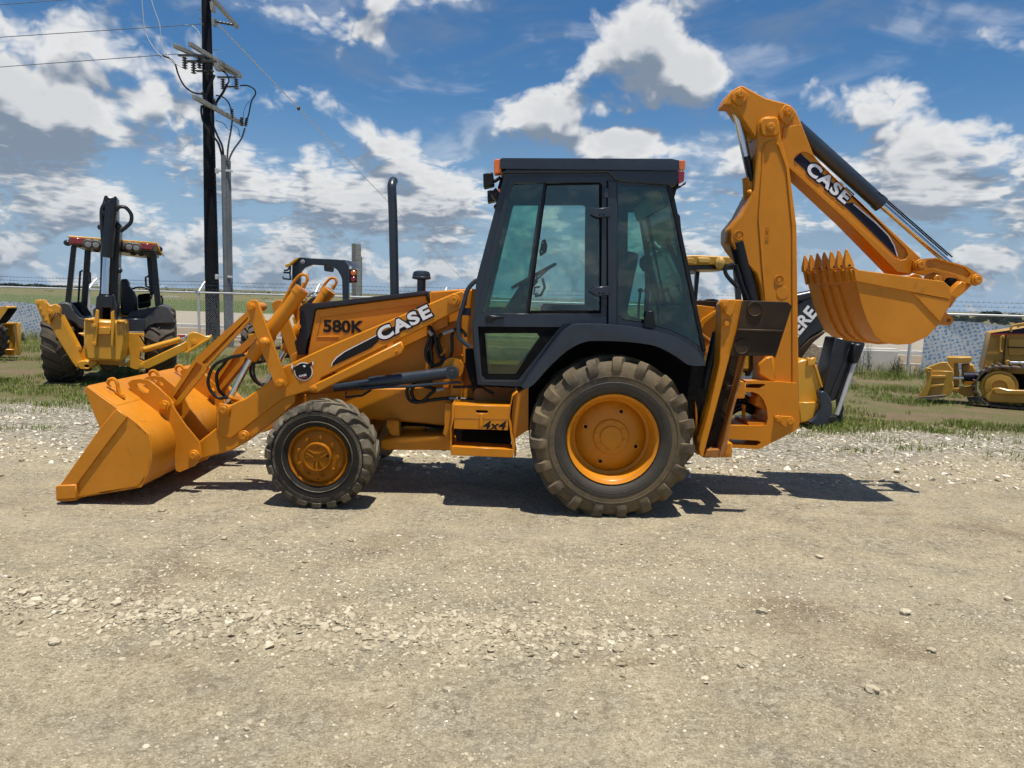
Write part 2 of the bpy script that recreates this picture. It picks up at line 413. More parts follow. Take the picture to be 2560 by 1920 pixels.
paint('masking_paper', (0.55, 0.34, 0.08), rough=0.6, coat=0.0, var=0.2, dust=0.1, peel=0.3)
def chrome():
    m, nt, bs = new_mat('chrome'); co = objco(nt)
    bs.inputs['Base Color'].default_value = (0.62, 0.64, 0.67, 1); bs.inputs['Metallic'].default_value = 1.0
    nt.put(bs.inputs['Roughness'], nt.math('ADD', nt.math('MULTIPLY', nt.noise(co, 20, 3), 0.12), 0.08))
    MAT['chrome'] = m
chrome()
def tyre_mat(name, dustw, tone=(0.30, 0.245, 0.165)):
    m, nt, bs = new_mat(name); co = objco(nt)
    n1 = nt.noise(co, 5.0, 6, 0.65, 0.6); n2 = nt.noise(co, 38, 5, 0.7); n3 = nt.noise(co, 1.7, 3, 0.5)
    base = nt.mix(n2, (0.012, 0.012, 0.012), (0.034, 0.032, 0.029))
    d = nt.math('ADD', nt.math('MULTIPLY', n1, 0.62), nt.math('ADD', nt.math('MULTIPLY', n2, 0.26), nt.math('MULTIPLY', n3, 0.3)))
    d = nt.math('MULTIPLY', nt.step(d, 0.36, 0.68), dustw)
    nt.put(bs.inputs['Base Color'], nt.mix(d, base, nt.mix(n2, [c * 0.6 for c in tone], tone)))
    nt.put(bs.inputs['Roughness'], nt.math('ADD', 0.62, nt.math('MULTIPLY', d, 0.3)))
    nt.put(bs.inputs['Normal'], nt.bump(nt.math('ADD', n2, nt.math('MULTIPLY', nt.noise(co, 160, 3), 0.5)), 0.35, 0.006))
    MAT[name] = m
tyre_mat('tyre_rubber', 0.88, (0.185, 0.135, 0.072)); tyre_mat('tyre_dusty', 1.0, (0.42, 0.36, 0.26)); tyre_mat('tyre_side', 0.35, (0.10, 0.08, 0.05)); tyre_mat('tyre_back', 0.55, (0.20, 0.15, 0.10))
def glass(name, tint, amt=1.0):
    m = bpy.data.materials.new(name); m.use_nodes = True; nt = NT(m.node_tree); m.node_tree.nodes.clear()
    out = nt.new('ShaderNodeOutputMaterial'); co = objco(nt)
    sm = nt.noise(co, 2.6, 5, 0.6, 1.2)
    tr = nt.new('ShaderNodeBsdfTransparent', inp={'Color': (*tint, 1)})
    gl = nt.new('ShaderNodeBsdfGlossy', inp={'Roughness': 0.02, 'Color': (0.9, 0.95, 0.95, 1)})
    df = nt.new('ShaderNodeBsdfDiffuse', inp={'Color': (0.35, 0.36, 0.34, 1)})
    fr = nt.new('ShaderNodeFresnel', inp={'IOR': 1.5})
    a = nt.new('ShaderNodeMixShader', inp={0: nt.math('MULTIPLY', nt.step(sm, 0.48, 0.75), 0.10 * amt), 1: tr.outputs[0], 2: df.outputs[0]})
    b = nt.new('ShaderNodeMixShader', inp={0: nt.math('ADD', fr.outputs[0], 0.02), 1: a.outputs[0], 2: gl.outputs[0]})
    nt.l.new(b.outputs[0], out.inputs[0]); MAT[name] = m
glass('green_glass', (0.46, 0.70, 0.66), 1.6); glass('clear_glass', (0.76, 0.86, 0.84), 1.6); glass('smoked_glass', (0.16, 0.20, 0.17)); glass('lower_glass', (0.55, 0.62, 0.40))
# ground: crushed limestone yard, white stone verge, grass, bare dirt and fields beyond the fence
def ground_mat():
    m, nt, bs = new_mat('yard_ground'); co = objco(nt)
    x, y, z = nt.sep(co)
    big = nt.noise(co, 0.55, 5, 0.55); mid = nt.noise(co, 2.6, 6, 0.6); fine = nt.noise(co, 26, 5, 0.72); grain = nt.noise(co, 110, 3, 0.75)
    v1 = nt.vor(co, 34); v1c = nt.vor(co, 34, 'Color'); v2 = nt.vor(co, 80); v2c = nt.vor(co, 80, 'Color')
    tone = nt.math('ADD', nt.math('MULTIPLY', fine, 0.5), nt.math('MULTIPLY', grain, 0.5))
    gravel = nt.ramp(nt.step(tone, 0.33, 0.67, False), [(0.0, (0.13, 0.105, 0.064)), (0.3, (0.34, 0.288, 0.188)), (0.62, (0.51, 0.442, 0.305)), (1.0, (0.72, 0.65, 0.49))])
    chip = nt.mix(nt.sep(v1c)[0], (0.22, 0.195, 0.14), (0.60, 0.54, 0.41))
    chip2 = nt.mix(nt.sep(v2c)[1], (0.18, 0.15, 0.10), (0.56, 0.49, 0.355))
    gravel = nt.mix(nt.math('MULTIPLY', nt.step(mid, 0.42, 0.62), 0.55), gravel, chip2)
    gravel = nt.mix(nt.math('MULTIPLY', nt.step(nt.math('ADD', mid, nt.math('MULTIPLY', big, 0.4)), 0.66, 0.82), 0.6), gravel, chip)
    wv = nt.vmath('ADD', co, nt.vmath('SCALE', nt.comb(fine, mid, 0.0), 0.07))
    crev = nt.step(nt.vor(wv, 62, 'Distance', 'DISTANCE_TO_EDGE'), 0.16, 0.0)     # dark gaps between bedded stones
    gravel = nt.mix(nt.math('MULTIPLY', nt.math('MULTIPLY', crev, nt.step(nt.math('ADD', mid, nt.math('MULTIPLY', fine, 0.35)), 0.50, 0.74)), 0.42), gravel, (0.085, 0.066, 0.04))
    gravel = nt.mix(nt.math('MULTIPLY', nt.step(nt.noise(co, 0.9, 5, 0.6, 0.5), 0.53, 0.72), 0.6), gravel, nt.mix(tone, (0.11, 0.075, 0.042), (0.27, 0.20, 0.125)))
    gravel = nt.mix(nt.math('MULTIPLY', nt.step(nt.noise(nt.vmath('MULTIPLY', co, (0.5, 1.6, 1)), 1.6, 3, 0.5), 0.62, 0.78), 0.45), gravel, (0.16, 0.105, 0.06))
    track = nt.noise(nt.vmath('MULTIPLY', co, (0.16, 1.5, 1)), 1.3, 4, 0.6)
    gravel = nt.mix(nt.math('MULTIPLY', nt.step(track, 0.50, 0.68), 0.4), gravel, nt.mix(fine, (0.35, 0.305, 0.22), (0.52, 0.46, 0.35)))
    # distance from the machine row, with ragged borders
    yy = nt.math('ADD', y, nt.math('MULTIPLY', nt.math('SUBTRACT', nt.noise(co, 0.45, 4, 0.6), 0.5), 3.2))
    pale = nt.mix(nt.sep(nt.vor(co, 20, 'Color'))[0], (0.28, 0.26, 0.21), (0.62, 0.59, 0.52))
    pale = nt.mix(nt.step(nt.vor(co, 20), 0.35, 0.62), pale, (0.20, 0.18, 0.14))
    verge = nt.math('MULTIPLY', nt.step(yy, 6.9, 8.0), nt.step(yy, 11.2, 9.6))
    c = nt.mix(nt.math('MULTIPLY', verge, 0.85), gravel, pale)
    dirt = nt.mix(mid, (0.13, 0.09, 0.055), (0.25, 0.19, 0.125))
    turf = nt.mix(nt.noise(co, 7, 6, 0.7), (0.07, 0.085, 0.025), (0.22, 0.19, 0.10))
    turf = nt.mix(nt.step(nt.noise(co, 1.1, 5, 0.6), 0.46, 0.62), turf, dirt)
    c = nt.mix(nt.step(yy, 9.2, 10.6), c, turf)
    # beyond the fence (runs obliquely): churned dirt, concrete channel, green field, olive hillside
    d = nt.math('ADD', y, nt.math('MULTIPLY', x, 0.178))
    d2 = nt.math('ADD', d, nt.math('MULTIPLY', nt.math('SUBTRACT', nt.noise(co, 0.12, 4, 0.6), 0.5), 2.0))
    c = nt.mix(nt.step(d, 22.6, 23.8), c, nt.mix(nt.noise(co, 0.7, 5, 0.65), (0.17, 0.125, 0.08), (0.34, 0.27, 0.19)))
    c = nt.mix(nt.step(d, 33.0, 33.3), c, nt.mix(nt.noise(co, 0.5, 5, 0.6), (0.30, 0.265, 0.20), (0.40, 0.36, 0.285)))
    c = nt.mix(nt.step(d2, 60, 62), c, nt.mix(nt.noise(co, 0.25, 6, 0.65), (0.055, 0.095, 0.022), (0.12, 0.135, 0.045)))
    c = nt.mix(nt.step(d2, 120, 150), c, nt.mix(nt.noise(co, 0.03, 6, 0.65), (0.085, 0.095, 0.035), (0.22, 0.19, 0.09)))
    nt.put(bs.inputs['Base Color'], c); bs.inputs['Roughness'].default_value = 0.95
    bs.inputs['Specular IOR Level'].default_value = 0.15
    h = nt.math('ADD', nt.math('MULTIPLY', fine, 0.55), nt.math('ADD', nt.math('MULTIPLY', grain, 0.28), nt.math('MULTIPLY', nt.math('SUBTRACT', 1.0, v1), 0.35)))
    nt.put(bs.inputs['Normal'], nt.bump(h, 1.0, 0.045))
    MAT['yard_ground'] = m
ground_mat()
def tint_mat(name, stops, rough=0.9, bump=0.3, bscale=120):
    m, nt, bs = new_mat(name); co = objco(nt)
    at_ = nt.new('ShaderNodeAttribute', attribute_name='tint').outputs['Fac']
    c = nt.ramp(at_, stops); c = nt.mix(0.35, c, nt.mix(nt.noise(co, 60, 4, 0.6), (0.0, 0.0, 0.0), (1, 1, 1)), 'SOFT_LIGHT')
    nt.put(bs.inputs['Base Color'], c); bs.inputs['Roughness'].default_value = rough; bs.inputs['Specular IOR Level'].default_value = 0.2
    if bump: nt.put(bs.inputs['Normal'], nt.bump(nt.noise(co, bscale, 4, 0.6), bump, 0.01))
    MAT[name] = m; return m, nt, bs
tint_mat('limestone', [(0, (0.15, 0.13, 0.094)), (0.2, (0.28, 0.24, 0.165)), (0.6, (0.44, 0.385, 0.275)), (0.88, (0.60, 0.54, 0.42)), (1, (0.74, 0.70, 0.61))])
tint_mat('grass_blade', [(0, (0.075, 0.145, 0.014)), (0.4, (0.145, 0.215, 0.032)), (0.7, (0.28, 0.285, 0.09)), (1, (0.44, 0.37, 0.19))], rough=0.7, bump=0)
tint_mat('leaf_green', [(0, (0.018, 0.035, 0.012)), (0.5, (0.035, 0.06, 0.018)), (1, (0.075, 0.105, 0.03))], rough=0.7, bump=0)
tint_mat('far_foliage', [(0, (0.014, 0.026, 0.022)), (0.5, (0.025, 0.043, 0.028)), (1, (0.05, 0.07, 0.035))], rough=0.9, bump=0)
def banner_mat():
    """white mesh banner with a repeated blue print and small red strokes"""
    m, nt, bs = new_mat('banner_print'); co = objco(nt); x, y, z = nt.sep(co)
    u = nt.math('ADD', nt.math('MULTIPLY', x, 1.0), nt.math('MULTIPLY', z, 0.35))
    wob = nt.math('MULTIPLY', nt.math('SUBTRACT', nt.noise(co, 3.0, 3), 0.5), 0.18)
    cu = nt.comb(nt.math('ADD', nt.math('MULTIPLY', u, 8.5), wob), 0.0, nt.math('ADD', nt.math('MULTIPLY', nt.math('SUBTRACT', z, nt.math('MULTIPLY', x, 0.25)), 9.5), wob))
    vd = nt.vor(cu, 1.0, 'Distance', rnd=0.35); vc = nt.sep(nt.vor(cu, 1.0, 'Color', rnd=0.35))
    n = nt.noise(nt.vmath('MULTIPLY', co, (1, 1, 0.7)), 24, 3, 0.6)
    k = nt.step(nt.math('ADD', nt.math('MULTIPLY', vd, 0.9), nt.math('MULTIPLY', nt.math('SUBTRACT', n, 0.5), 1.3)), 0.33, 0.25)
    blue = nt.mix(vc[0], (0.10, 0.30, 0.55), (0.26, 0.52, 0.72))
    c = nt.mix(k, (0.88, 0.89, 0.90), blue)
    r = nt.step(nt.math('ABSOLUTE', nt.math('SUBTRACT', nt.vor(nt.vmath('ADD', cu, (0.35, 0, 0.2)), 1.0, rnd=0.35), 0.12)), 0.05, 0.02)
    c = nt.mix(nt.math('MULTIPLY', r, nt.step(n, 0.5, 0.62)), c, (0.42, 0.06, 0.07))
    nt.put(bs.inputs['Base Color'], c); bs.inputs['Roughness'].default_value = 0.75
    MAT['banner_print'] = m
banner_mat()
# ---------------------------------------------------------------- the ground, one sheet to the horizon
def gz(x, y):
    """height of the yard: level under the machine, then falling gently to the fence"""
    d = y + 0.12 * x
    if d < 8: z = 0.0
    elif d < 25: z = -0.0165 * (d - 8)
    else: z = -0.28 - min(d - 25, 40) * 0.001
    if y < 30:
        z += 0.018 * (noise.noise(Vector((x * 0.5, y * 0.5, 3.1))) ) * min(1, abs(y - 5.4) * 0.6 + 0.1)
        z += 0.007 * noise.noise(Vector((x * 2.1, y * 2.1, 9.7)))
        # low windrow of pushed-up stones across the foreground
        t = y - (3.42 - 0.10 * (x + 1.5) + 0.08 * math.sin(x * 1.3))
        z += 0.030 * math.exp(-(t / 0.17) ** 2) * max(0.0, min(1.0, (1.2 - x) / 1.5)) * (0.6 + 0.6 * noise.noise(Vector((x * 2.5, y * 2.5, 1))))
    return z
def build_ground():
    ys = [-8, -4, -1, 0.5]; y = 1.4
    while y < 12: ys.append(y); y += 0.07 + 0.012 * y
    while y < 40: ys.append(y); y *= 1.06
    while y < 4500: ys.append(y); y *= 1.35
    ys.append(5000)
    us = np.concatenate([np.linspace(-14, -1.6, 14), np.linspace(-1.5, 1.5, 170), np.linspace(1.6, 14, 14)])
    vs = []
    for yv in ys:
        s = max(yv, 2.5) * 0.75
        for u in us:
            xx = u * s if abs(u) <= 1.5 else math.copysign(s * 1.5 + (abs(u) - 1.5) * max(s, 6) , u)
            vs.append((xx, yv, gz(xx, yv)))
    nu = len(us); fs = [(i * nu + k, i * nu + k + 1, (i + 1) * nu + k + 1, (i + 1) * nu + k) for i in range(len(ys) - 1) for k in range(nu - 1)]
    me = bpy.data.meshes.new('ground'); me.from_pydata(vs, [], fs); me.update()
    me.polygons.foreach_set('use_smooth', [True] * len(fs))
    part('ground', me, 'yard_ground', kind='structure')
build_ground()
def rolling_hills():
    """low rises on the horizon"""
    mb = MB(); n = 90
    for (y0, hgt, seed, xr) in ((1500, 9.0, 2.0, 2200), (900, 5.0, 5.5, 1500)):
        row = []
        for i in range(n + 1):
            x = -xr + 2 * xr * i / n
            h = hgt * max(0.05, 0.35 + 0.65 * noise.noise(Vector((x * 0.0022, seed, 0))) + 0.25 * noise.noise(Vector((x * 0.007, seed, 4)))) * (1.25 if x < 0 else 0.8)
            row.append((x, h))
        vs = [(x, y0, -2) for x, h in row] + [(x, y0 + 130, h * 0.75) for x, h in row] + [(x, y0 + 300, h) for x, h in row] + [(x, y0 + 700, -2) for x, h in row]
        m = n + 1
        fs = [(r * m + i, r * m + i + 1, (r + 1) * m + i + 1, (r + 1) * m + i) for r in range(3) for i in range(n)]
        mb.add(vs, fs, True)
    m, nt, bs = new_mat('hill_pasture'); co = objco(nt)
    c = nt.mix(nt.noise(co, 0.02, 6, 0.65), (0.05, 0.065, 0.035), (0.17, 0.16, 0.085)); nt.put(bs.inputs['Base Color'], c); bs.inputs['Roughness'].default_value = 0.95
    MAT['hill_pasture'] = m
    struct('hills', mb, 'hill_pasture')
rolling_hills()
ICO_V = None
def ico():
    t = (1 + 5 ** 0.5) / 2
    v = np.array([(-1, t, 0), (1, t, 0), (-1, -t, 0), (1, -t, 0), (0, -1, t), (0, 1, t), (0, -1, -t), (0, 1, -t), (t, 0, -1), (t, 0, 1), (-t, 0, -1), (-t, 0, 1)], float)
    v /= np.linalg.norm(v[0])
    f = np.array([(0, 11, 5), (0, 5, 1), (0, 1, 7), (0, 7, 10), (0, 10, 11), (1, 5, 9), (5, 11, 4), (11, 10, 2), (10, 7, 6), (7, 1, 8), (3, 9, 4), (3, 4, 2), (3, 2, 6), (3, 6, 8), (3, 8, 9), (4, 9, 5), (2, 4, 11), (6, 2, 10), (8, 6, 7), (9, 8, 1)])
    return v, f
def big_mesh(name, V, Fc, tint):
    """V (n,k,3) vertices per piece, Fc (m,3) triangles of one piece, tint (n,)"""
    n, k, _ = V.shape; m = len(Fc); nf = n * m
    me = bpy.data.meshes.new(name); me.vertices.add(n * k); me.vertices.foreach_set('co', V.reshape(-1).astype(np.float32))
    idx = (Fc[None] + (np.arange(n) * k)[:, None, None]).reshape(-1).astype(np.int32)
    me.loops.add(nf * 3); me.loops.foreach_set('vertex_index', idx)
    me.polygons.add(nf); me.polygons.foreach_set('loop_start', np.arange(0, nf * 3, 3, dtype=np.int32))
    try: me.polygons.foreach_set('loop_total', np.full(nf, 3, dtype=np.int32))
    except Exception: pass
    a = me.attributes.new('tint', 'FLOAT', 'POINT'); a.data.foreach_set('value', np.repeat(tint, k).astype(np.float32))
    me.update(calc_edges=True); me.shade_flat(); return me
def stone_pieces(xyz, size, flat):
    v, f = ico(); n = len(size)
    V = v[None] * (1 + RNG.uniform(-0.28, 0.28, (n, 12, 1))) + RNG.normal(0, 0.10, (n, 12, 3))
    V *= (RNG.uniform(0.6, 1.3, (n, 1, 3)) * np.array([1, 1, 1]))
    V[:, :, 2] *= flat[:, None]
    a = RNG.uniform(0, 2 * np.pi, n); c, s = np.cos(a)[:, None], np.sin(a)[:, None]
    tx = RNG.normal(0, 0.25, n)[:, None]
    z = V[:, :, 2] + V[:, :, 0] * tx; x = V[:, :, 0] * c - V[:, :, 1] * s; y = V[:, :, 0] * s + V[:, :, 1] * c
    V = np.stack([x, y, z], 2) * size[:, None, None] * 0.5 + xyz[:, None, :]
    return V, f
def scatter_gravel():
    P_, S, Fl, T = [], [], [], []
    def put(x, y, s, flat, t): P_.append((x, y, gz(x, y) + s * flat * 0.10)); S.append(s); Fl.append(flat); T.append(t)
    N = 0
    while N < 44000:                                     # loose chips over the yard
        y = 1.9 + 7.0 * RNG.random() ** 1.5; x = (RNG.random() * 2 - 1) * (0.78 * y + 0.6)
        w = noise.noise(Vector((x * 0.8, y * 0.8, 0.3))) + 0.5 * noise.noise(Vector((x * 2.5, y * 2.5, 7)))
        if RNG.random() > 0.5 + 0.7 * w: continue
        s = min(0.030, 0.0060 * (1 / max(1e-3, RNG.random())) ** 0.32) * (0.7 + 0.1 * y)
        put(x, y, s, RNG.uniform(0.25, 0.5), np.clip(RNG.normal(0.5, 0.18), 0, 1)); N += 1
    for _ in range(5200):                                # the windrow of broken rock in the foreground
        x = -3.4 + 4.6 * RNG.random() ** 1.1; y = 3.42 - 0.10 * (x + 1.5) + 0.08 * math.sin(x * 1.3) + RNG.normal(0, 0.16)
        if RNG.random() < max(0, x) * 0.7: continue
        put(x, y, RNG.uniform(0.010, 0.024) * (1.0 + 1.5 * RNG.random() ** 4), RNG.uniform(0.3, 0.6), np.clip(RNG.normal(0.5, 0.16), 0, 1))
    for _ in range(3600):
        x = RNG.normal(-0.2, 1.5); y = RNG.normal(3.95, 0.38)
        put(x, y, RNG.uniform(0.008, 0.020), RNG.uniform(0.3, 0.5), np.clip(RNG.normal(0.6, 0.2), 0, 1))
    for _ in range(20000):                               # coarse white stone of the verge
        y = 6.4 + 4.6 * RNG.random() ** 0.9; x = (RNG.random() * 2 - 1) * (0.80 * y + 0.8)
        w = noise.noise(Vector((x * 0.6, y * 0.9, 4.3)))
        if RNG.random() > 0.55 + 0.6 * w - 0.5 * max(0, y - 9.6): continue
        put(x, y, RNG.uniform(0.014, 0.03) * (1 + 1.6 * RNG.random() ** 4), RNG.uniform(0.4, 0.75), np.clip(RNG.normal(0.66, 0.28), 0, 1))
    V, f = stone_pieces(np.array(P_), np.array(S), np.array(Fl))
    part('gravel', big_mesh('gravel', V, f, np.array(T)), 'limestone', kind='stuff')
scatter_gravel()
def blades(P_, H, Wd, T, lean=0.35):
    """P_ (n,3) bases -> bent two-step blades"""
    n = len(P_); a = RNG.uniform(0, 2 * np.pi, n); b = RNG.uniform(0, 2 * np.pi, n)
    w = np.stack([np.cos(a), np.sin(a), np.zeros(n)], 1) * Wd[:, None] * 0.5
    ln = np.stack([np.cos(b), np.sin(b), np.zeros(n)], 1) * (H * RNG.uniform(0.05, lean, n))[:, None]
    up = np.stack([np.zeros(n), np.zeros(n), H], 1)
    m = P_ + ln * 0.35 + up * 0.6; t = P_ + ln * 1.3 + up * RNG.uniform(0.85, 1.0, n)[:, None]
    V = np.stack([P_ - w, P_ + w, m - w * 0.7, m + w * 0.7, t], 1)
    return V, np.array([(0, 1, 3), (0, 3, 2), (2, 3, 4)]), T
def grow_grass():
    P_, H, T = [], [], []
    tries = 0
    while len(P_) < 72000 and tries < 400000:
        tries += 1
        y = 8.0 + 17.0 * RNG.random() ** 1.35; x = (RNG.random() * 2 - 1) * (0.80 * y + 1.0)
        if y + 0.178 * x > 21.6: continue
        w = noise.noise(Vector((x * 0.55, y * 0.55, 2.0))) + 0.6 * noise.noise(Vector((x * 1.7, y * 1.7, 5.0)))
        lim = -0.05 + 0.50 * max(0, (9.8 + 0.4 * noise.noise(Vector((x * 0.4, 0, 0))) - y))
        if x < -4: lim -= 0.08
        if w < lim or noise.noise(Vector((x * 0.8, y * 1.3, 12))) > 0.28: continue
        P_.append((x, y, gz(x, y) - 0.005))
        H.append((0.05 + 0.10 * max(0, w) + 0.04 * RNG.random()) * (1.0 + (0.5 if y > 15 else 0)))
        T.append(np.clip(RNG.normal(0.42 + 0.25 * noise.noise(Vector((x * 0.3, y * 0.3, 8))), 0.22), 0, 1))
    for _ in range(150):                                 # stray tufts in the stone verge
        cx = RNG.uniform(-9, 9); cy = RNG.uniform(6.9, 10.2)
        if abs(cx) < 3.2 and cy < 8.2 or RNG.random() > (cy - 6.6) / 3: continue
        for _k in range(int(RNG.uniform(25, 90))):
            x = cx + RNG.normal(0, 0.16); y = cy + RNG.normal(0, 0.07); P_.append((x, y, gz(x, y) - 0.004)); H.append(RNG.uniform(0.03, 0.11)); T.append(np.clip(RNG.normal(0.5, 0.25), 0, 1))
    V, f, t = blades(np.array(P_), np.array(H), RNG.uniform(0.005, 0.011, len(P_)), np.array(T), 0.6)
    part('grass', big_mesh('grass', V, f, t), 'grass_blade', kind='stuff')
    # taller rank growth along the fence foot
    P_, H, T = [], [], []
    for _ in range(9000):
        x = RNG.uniform(-17, 16); y = 21.9 - 0.178 * x + RNG.normal(0, 0.35)
        if noise.noise(Vector((x * 0.5, 3, 1))) < -0.25: continue
        P_.append((x, y, gz(x, y) - 0.01)); H.append(RNG.uniform(0.15, 0.5)); T.append(np.clip(RNG.normal(0.62, 0.25), 0, 1))
    V, f, t = blades(np.array(P_), np.array(H), RNG.uniform(0.008, 0.016, len(P_)), np.array(T), 0.6)
    part('rank_grass', big_mesh('rank_grass', V, f, t), 'grass_blade', kind='stuff')
grow_grass()
def rocks():
    spots = [((405, 1278), 0.06, 'pale rock on the gravel just right of the loader bucket tip'), ((877, 1352), 0.055, 'white rock on the gravel below the front wheel'), ((136, 1606), 0.06, 'lone pale rock on smooth ground at far left'),
        ((622, 1553), 0.06, 'pale upright rock at the lower edge of the rubble band'), ((2262, 1532), 0.065, 'pale block-shaped rock at right of the foreground'), ((2048, 1396), 0.05, 'pale rock below the shadow of the backhoe bucket'),
        ((1905, 1533), 0.06, 'grey rock below and right of the rear wheel'), ((2330, 1625), 0.045, 'small pale rock near the lower right corner'), ((2522, 1497), 0.05, 'pale rock close to the right edge'),
        ((2180, 1727), 0.062, 'flat grey rock at lower right of the foreground'), ((290, 1515), 0.05, 'flat rock in the rubble band, third from the left edge'), ((560, 1350), 0.045, 'small rock on bare gravel below the bucket link'),
        ((60, 1490), 0.06, 'big grey rock at the left end of the rubble band'), ((160, 1515), 0.06, 'second rock from the left in the rubble band')]
    for i, (p, s, lab) in enumerate(spots):
        c = ground_at(*p); s *= 0.85; bm = bmesh.new(); bmesh.ops.create_icosphere(bm, subdivisions=3, radius=1.0)
        for v_ in bm.verts:
            q = v_.co * 1.1 + Vector((i * 7.3, 0, 0)); d = 1 + 0.45 * noise.noise(q) + 0.16 * noise.noise(q * 3.1)
            w_ = v_.co * d; w_.x = max(-0.85, min(0.8, w_.x)); w_.z = min(0.72, w_.z)      # broken flat faces
            v_.co = Matrix.Rotation(i * 1.7, 3, 'Z') @ Vector((w_.x * 1.25, w_.y * 0.9, w_.z * 0.62)) * s * 0.5
        me = bpy.data.meshes.new('rock'); bm.to_mesh(me); bm.free()
        at_ = me.attributes.new('tint', 'FLOAT', 'POINT'); at_.data.foreach_set('value', [float(RNG.uniform(0.35, 0.75))] * len(me.vertices))
        o = part('rock', me, 'limestone'); o.location = (c.x, c.y, gz(c.x, c.y) + s * 0.22)
        tag(o, lab, 'rock', 'loose rocks on the gravel')
rocks()
# ---------------------------------------------------------------- wheels
def tyre_mb(R_, rr, w, nl, o, side=-1, lug_h=0.045, lug_w=0.055, sweep=0.62, axis=(0, 1, 0), n=72, hook=0.5, drop=1.0):
    """o = centre of the tyre; axis = axle direction; bar-lug tread"""
    o = Vector(o); ax = Vector(axis).normalized(); a = Vector((0, 0, 1)); b = ax.cross(a)
    h = w / 2; rc = R_ - lug_h; sh = (R_ - rr)
    prof = [(rr - 0.012, -h * 0.62), (rr + 0.012, -h * 0.80), (rr + sh * 0.16, -h * 0.93), (rr + sh * 0.38, -h * 1.0), (rr + sh * 0.55, -h * 0.995), (rr + sh * 0.70, -h * 0.95),
            (rc - 0.022, -h * 0.89), (rc, -h * 0.78), (rc + 0.006, -h * 0.4), (rc + 0.008, 0)]
    prof = prof + [(r, -y) for r, y in prof[-2::-1]]
    mb = MB(); mb.lathe(prof, o, ax, n)
    # two fine moulded rings on each sidewall
    for sd in (-1, 1):
        for q in (0.24, 0.5):
            r0 = rr + sh * q
            mb.lathe([(r0 - 0.004, sd * h * 0.97), (r0, sd * (h * 1.0 + 0.004)), (r0 + 0.004, sd * h * 0.97)], o, ax, n)
    def pt(r, th, y): return o + ax * y + (a * math.cos(th) + b * math.sin(th)) * r
    for sd in (-1, 1):
        for k in range(nl):
            th0 = 2 * math.pi * (k + (0.5 if sd > 0 else 0)) / nl + random.uniform(-.01, .01)
            rows = []
            for (t, y, rb, rt, wd) in ((0.0, h * (0.97 if drop > .5 else .93), rc - 0.105 * drop, rc - 0.100 * drop, 0.7), (0.02, h * 0.985, rc - 0.085 * drop, rc - 0.066 * drop, 1.0), (0.045, h * 0.975, rc - 0.06 * drop, rc - 0.020 * drop, 1.12), (0.09, h * 0.92, rc - 0.05 * drop, R_ - 0.014, 1.15), (0.13, h * 0.87, rc - 0.04, R_ - 0.004, 1.12), (0.2, h * 0.82, rc - 0.03, R_, 1.05), (0.5, h * 0.42, rc - 0.01, R_, 0.95), (0.85, -h * 0.02, rc - 0.005, R_ + 0.002, 0.9), (1.0, -h * 0.10, rc - 0.005, R_ - 0.004, 0.8)):
                th = th0 + sweep * (t ** (1.0 + hook)) * (2 * math.pi / nl) * 1.5 * (1 if sd < 0 else 1)
                dw = lug_w * wd / R_ / 2
                yy = sd * y; out = sd * (0.009 if 0.01 < t < 0.05 else 0.0)
                rows.append([pt(rb, th - dw * 1.15, yy), pt(rb, th + dw * 1.15, yy), pt(rt, th + dw * 0.85, yy + out), pt(rt, th - dw * 0.85, yy + out)])
            vs = [p for r in rows for p in r]; m = len(rows); fs = []
            for i in range(m - 1):
                for q in range(4):
                    q2 = (q + 1) % 4; fs.append([i * 4 + q, i * 4 + q2, (i + 1) * 4 + q2, (i + 1) * 4 + q])
            fs += [[3, 2, 1, 0], [(m - 1) * 4 + q for q in range(4)]]
            mb.add(vs, fs)
    return mb
def ring_of(n, r, o, ax, ph=0.0):
    ax = Vector(ax).normalized(); a = Vector((0, 0, 1)); b = ax.cross(a)
    return [Vector(o) + (a * math.cos(ph + 2 * math.pi * k / n) + b * math.sin(ph + 2 * math.pi * k / n)) * r for k in range(n)]
def hexbolt(mb, p, ax, r, h, n=6): 
    ax = Vector(ax).normalized(); mb.lathe([(0.0001, h), (r * 0.9, h), (r, h * 0.8), (r, 0)], p, ax, n, False)
# ---------------------------------------------------------------- the orange backhoe loader in front
YC = 6.12                                            # its centre line
base = Vector((0.0, YC, 0.0)); ORG[0] = base
BH = thing('backhoe_loader', 'large orange backhoe loader with slate blue cab parked broadside in the foreground', 'backhoe loader', base)
OR, SL = 'orange_paint', 'slate_paint'
def mir(o): return mirrored(o, BH, YC)
def pin(f, p, d, r, h, parent, mat=OR, name='pin', collar=1.5, hexa=False):
    """pin head on a plate whose outer face is at depth d, standing h proud"""
    c = at1(f, p, d); mb = MB()
    if collar: mb.lathe([(0.0001, 0.45 * h), (r * collar * 0.92, 0.45 * h), (r * collar, 0.3 * h), (r * collar, -0.01)], c, (0, -1, 0), 20)
    if hexa: mb.lathe([(0.0001, h), (r * 0.9, h), (r, h * 0.85), (r, 0)], c, (0, -1, 0), 6, False)
    else: mb.lathe([(0.0001, h * 0.92), (r * 0.25, h * 0.92), (r * 0.3, h), (r * 0.88, h), (r, h * 0.85), (r, 0)], c, (0, -1, 0), 20)
    return part(name, mb, mat, parent)
